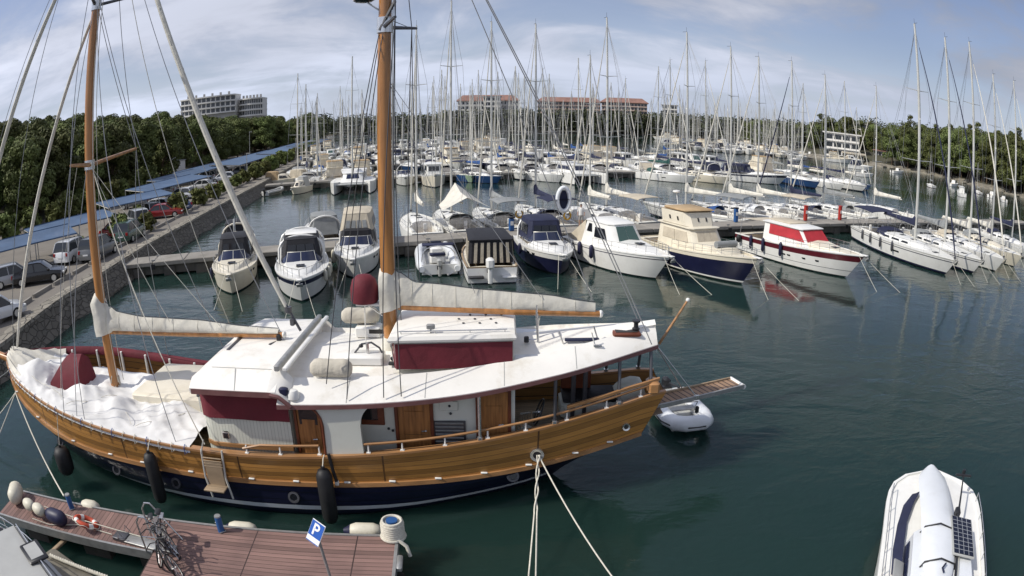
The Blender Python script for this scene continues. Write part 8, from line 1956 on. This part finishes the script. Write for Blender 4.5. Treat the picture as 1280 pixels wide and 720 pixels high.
bicycle(214, 694, R(-62), R(14), 'pale bicycle leaning beside the steel handrails on the dock', 'alloy'); bicycle(204, 690, R(-70), R(-8), 'pale bicycle standing left of the other two on the dock', 'steel'); bicycle(226, 706, R(-58), R(24), 'dark bicycle leaning against the pale one on the dock', 'alloy_dark')
def crate():
    p = at(151, 672, DZk); t = thing('gangplank', 'short grey gangplank with wire sides lying on the narrow dock finger', 'gangplank', (p.x + .6, p.y - .02, DZk), DANG - R(6)); b = MB(); b.cbox((.35, 0, .05), (1.5, .36, .05), 'galv', b=.01); obj('board', b, t)
    b = MB(); b.cbox((-.55, 0, .06), (.4, .36, .10), 'alloy_dark', b=.01); obj('hinge_box', b, t)
    b = MB(); b.tube([(-.55, -.18, .1), (-.45, -.18, .3), (-.3, -.18, .12)], .012, 'steel', 5); b.tube([(-.55, .18, .1), (-.45, .18, .3), (-.3, .18, .12)], .012, 'steel', 5); obj('wire_side', b, t)
crate()
rope('rope', sag(at(55, 633, .95), at(120, 655, .85), .02) + sag(at(120, 655, .85), at(182, 672, .8), .0, 3)[1:], .014, 'rope_white', 'upper white rope running along the narrow dock finger', 'rope', 'ropes on the dock finger')
rope('rope', [at(40, 648, .85), at(62, 656, .75), at(100, 656, .75), at(140, 668, .75)], .014, 'rope_white', 'lower white rope looped round the lifebuoy on the dock finger', 'rope', 'ropes on the dock finger')
def brace():
    a, b = at(82, 672, .45), at(63, 694, .25); mb = MB(); mb.cbox((a + b) / 2, ((a - b).length, .13, .09), 'teak', rz=math.atan2((a - b).y, (a - b).x), ry=-.15); tag(obj('gangplank', mb), 'weathered wooden plank bridging the water between grey boat and dock finger', 'plank')
brace()
def rope_mat():
    c = at(95, 735, .3); mb = MB(); mb.cbox((c.x, c.y - .5, .25), (3.6, 2.2, .5), 'rock', rz=R(-16), b=.08); tag(obj('quay_ledge', mb), 'pale stone ledge with a rope edging at the bottom edge of the photo', 'ledge')
    a, b = at(62, 694, .58), at(135, 722, .58); mb = MB()
    for ph in (0, 2.1, 4.2): mb.tube([a.lerp(b, k / 60) + Vector((0, .035 * math.cos(k * .9 + ph), .03 * math.sin(k * .9 + ph))) for k in range(61)], .03, 'rope_white', 5)
    tag(obj('rope', mb, None, 60), 'thick twisted rope edging the pale stone ledge', 'rope')
rope_mat()

# ------------------------------------------------------------------ grey boat cut by the lower left corner
def corner_boat():
    zt = 2.0; a, b = at(8, 628, zt), at(74, 724, zt); d = (a - b); d.z = 0; L = 7.5; h = math.atan2(d.y, d.x); dv = d.normalized(); nv = Vector((dv.y, -dv.x, 0)) * -1
    # starboard roof edge runs through a and b; the boat lies on the far left of it
    Hf = Hull(L, 2.9, 1.25, 1.0, .92, .1, 0, .4, 2.4, .3); c = (a + b) / 2 + nv * 1.12; c.z = 0
    t = thing('cabin_boat', 'light grey cabin boat with a black-framed roof hatch, cut off by the lower left corner', 'motor boat', c - dv * .55, h)
    obj('hull', Hf.skin(1, [(1, .06, 'gelcoat_grey')], 16), t, 40); obj('deck', Hf.deck('gelcoat_grey', .02, None, 'gelcoat_grey', 12), t, 40)
    bb = MB(); f = house(bb, -2.9, 1.75, 1.12, 1.05, 1.0, 1.95, .45, .1, .05, 'gelcoat_grey', .12, .03); q = obj('cabin', bb, t, 30)
    w = MB(); panes(w, f, True, True, 3, .35, .8); obj('window', w, q, 0)
    inv = t.matrix_basis.inverted(); hc = inv @ at(42, 690, 2.06)
    w = MB(); w.cbox((hc.x, hc.y, 2.06), (.82, .56, .07), 'black_plastic', b=.02); k = obj('hatch', w, q); w = MB(); w.box((hc.x, hc.y, 2.10), (.62, .38, .012), 'gelcoat_grey'); obj('hatch_pane', w, k)
    w = MB(); w.tube([(-2.6, -1.0, 2.06), (1.2, -.98, 2.06)], .018, 'steel', 5); w.tube([(-2.6, -.93, 2.06), (1.2, -.91, 2.06)], .012, 'black_rubber', 5); obj('grab_rail', w, q)
    w = MB(); w.cbox((2.6, .1, 1.3), (.9, .9, .3), 'gelcoat_cool', b=.06); w.cbox((2.3, -.5, 1.35), (.4, .3, .25), 'black_plastic', b=.05); w.box((2.75, .1, 1.46), (.4, .08, .03), 'black_plastic'); obj('anchor_locker', w, t)
    obj('guard_rail', Hf.rails(.6, .97, .5, .1, .014, 'steel', 5, True), t)
corner_boat()

# ------------------------------------------------------------------ small white boat at the lower right
def solar_boat():
    L = 7.4; B = 2.95; Hf = Hull(L, B, 1.2, .95, .9, .04, 0, .42, 8.0, .26)
    bow = at(1163, 600, .9); h = R(59.5); d = Vector((math.cos(h), math.sin(h), 0)); n = Vector((d.y, -d.x, 0))
    c = bow - d * (L / 2 - .05) + n * .02; c.z = 0
    t = thing('cabin_boat', 'small white cabin boat with a black solar panel on deck, seen from above', 'motor boat', c, h)
    obj('hull', Hf.skin(1, [(1, .06, 'gelcoat')], 18), t, 40); obj('deck', Hf.deck('gelcoat', .03, None, 'gelcoat', 16), t, 40)
    b = MB(); f = house(b, -2.9, .35, .92, .88, .9, 1.50, .35, .05, .08, 'gelcoat_cool', .2, .05); q = obj('cabin', b, t, 30)
    w = MB(); panes(w, f, True, True, 3, .35, .8, 'glass_blue'); obj('window', w, q, 0)
    b = MB(); g = []
    for tt, y0, y1, zz in ((-1.2, .94, 1.16, 1.05), (-.2, .92, 1.18, 1.05), (.8, .88, 1.12, 1.1), (1.7, .7, .98, 1.14), (2.3, .5, .72, 1.16)): g.append([(tt, y0, zz + .1), (tt, (y0 + y1) / 2, zz + .06 + .04 * math.sin(tt * 5)), (tt, y1, zz - .02)])
    b.sheet(g, 'navy_cloth'); obj('side_cloth', b, t, 60)
    b = MB(); b.cbox((-1.9, 1.08, 1.35), (1.6, .30, .05), 'gelcoat_grey', b=.015, rx=R(20)); obj('side_flap', b, t)
    obj('guard_rail', Hf.rails(.1, .80, .30, .07, .012, 'steel', 6, False, False), t)
    # board wrapped in white lying along the roof and foredeck
    mb = MB(); rings = []
    for k in range(21):
        s = k / 20; x = lerp(-2.2, 3.45, s); w = .44 * max(.18, (1 - abs(2 * s - 1) ** (4 if s < .5 else 7) * (.55 if s < .5 else 1))) ** .6; z = 1.68 if x < .3 else lerp(1.68, 1.36, (x - .3) / 3.1); rings.append([(x, .16 + w * 1.08 * math.cos(a), z + (.13 * abs(math.sin(a)) ** 1.6 + .012 * mnoise.noise((x * 2.5, a * 1.5, 3))) * (1 if math.sin(a) > 0 else -.6)) for a in [2 * math.pi * j / 14 for j in range(14)]])
    mb.loft(rings, 'gelcoat_cool', True, True); M = t.matrix_basis; mb.xf(M); o = tag(obj('covered_kayak', mb, None, 60), 'long white wrapped kayak lying on the roof of the solar panel boat', 'kayak')
    for k, x in enumerate((-.2, -1.6)):
        mb = MB(); mb.tube([(x, .65, 1.5), (x, .55, 1.74), (x, .16, 1.86), (x, -.25, 1.74), (x, -.35, 1.5)], .022, 'black_rubber', 6); mb.xf(M); tag(obj('strap', mb, None), '%s black strap holding the white wrapped kayak' % ('forward', 'after')[k], 'strap')
    # solar panel on its stand
    s = thing('solar_panel', 'black solar panel in a pale frame on the deck of the small white boat', 'solar panel', (9.74, 8.62, 1.72), h)
    b = MB(); b.cbox((0, 0, 0), (1.62, .66, .05), 'gelcoat_grey', b=.01, rx=R(8)); obj('frame', b, s)
    b = MB(); b.box((0, 0, .028), (1.54, .59, .012), 'solar', rx=R(8)); q2 = obj('cells', b, s)
    b = MB()
    for k in range(1, 9): b.box((-.77 + 1.54 * k / 9, 0, .036), (.012, .59, .004), 'solar_line', rx=R(8))
    for k in range(1, 4): b.box((0, -.295 + .59 * k / 4, .036 + (-.295 + .59 * k / 4) * math.sin(R(8))), (1.54, .012, .004), 'solar_line', rx=R(8))
    obj('cell_lines', b, q2)
    b = MB()
    for x in (-.7, .7): b.tube([(x, -.25, -.03), (x, -.3, -.36)], .018, 'steel', 5); b.tube([(x, .25, -.03), (x, .2, -.36)], .018, 'steel', 5)
    obj('stand', b, s)
    mb = MB(); mb.tube([(-2.3, -.28, 1.66), (.3, -.40, 1.74), (2.05, -.62, 1.95)], [.03, .035, .02], 'black_plastic', 8); mb.cbox((2.05, -.62, 1.97), (.08, .5, .05), 'black_plastic'); mb.lathe([(.06, 0), (.05, .1)], 'black_plastic', 10, (2.2, -.64, 1.95)); mb.cbox((.6, -.42, 1.7), (.3, .14, .22), 'black_plastic'); mb.tube([(.6, -.42, 1.7), (.6, -.42, 1.15)], .03, 'black_plastic', 6); mb.xf(M); tag(obj('folded_mast', mb), 'lowered black mast with a crosspiece lying beside the white wrapped kayak', 'mast')
    mb = MB(); mb.tube([(-2.4, -.36, 1.62), (.2, -.50, 1.66)], .02, 'alloy', 6); mb.xf(M); tag(obj('boat_hook', mb), 'pale boat hook pole lying beside the lowered black mast', 'boat hook')
    b = MB()
    for x, y in ((-2.5, -.5), (-2.2, -.9), (-2.7, .5), (-2.2, .9)): b.lathe([(.05, 0), (.04, .12), (.06, .15)], 'steel', 8, (x, y, 1.25 if abs(y) > .85 else 1.6))
    b.tube([(-1.8, .05, 1.88), (-2.0, .15, 1.9), (-2.1, .1, 1.86)], .025, 'navy_cloth', 5); obj('deck_fittings', b, t)
    return t
solar_boat()
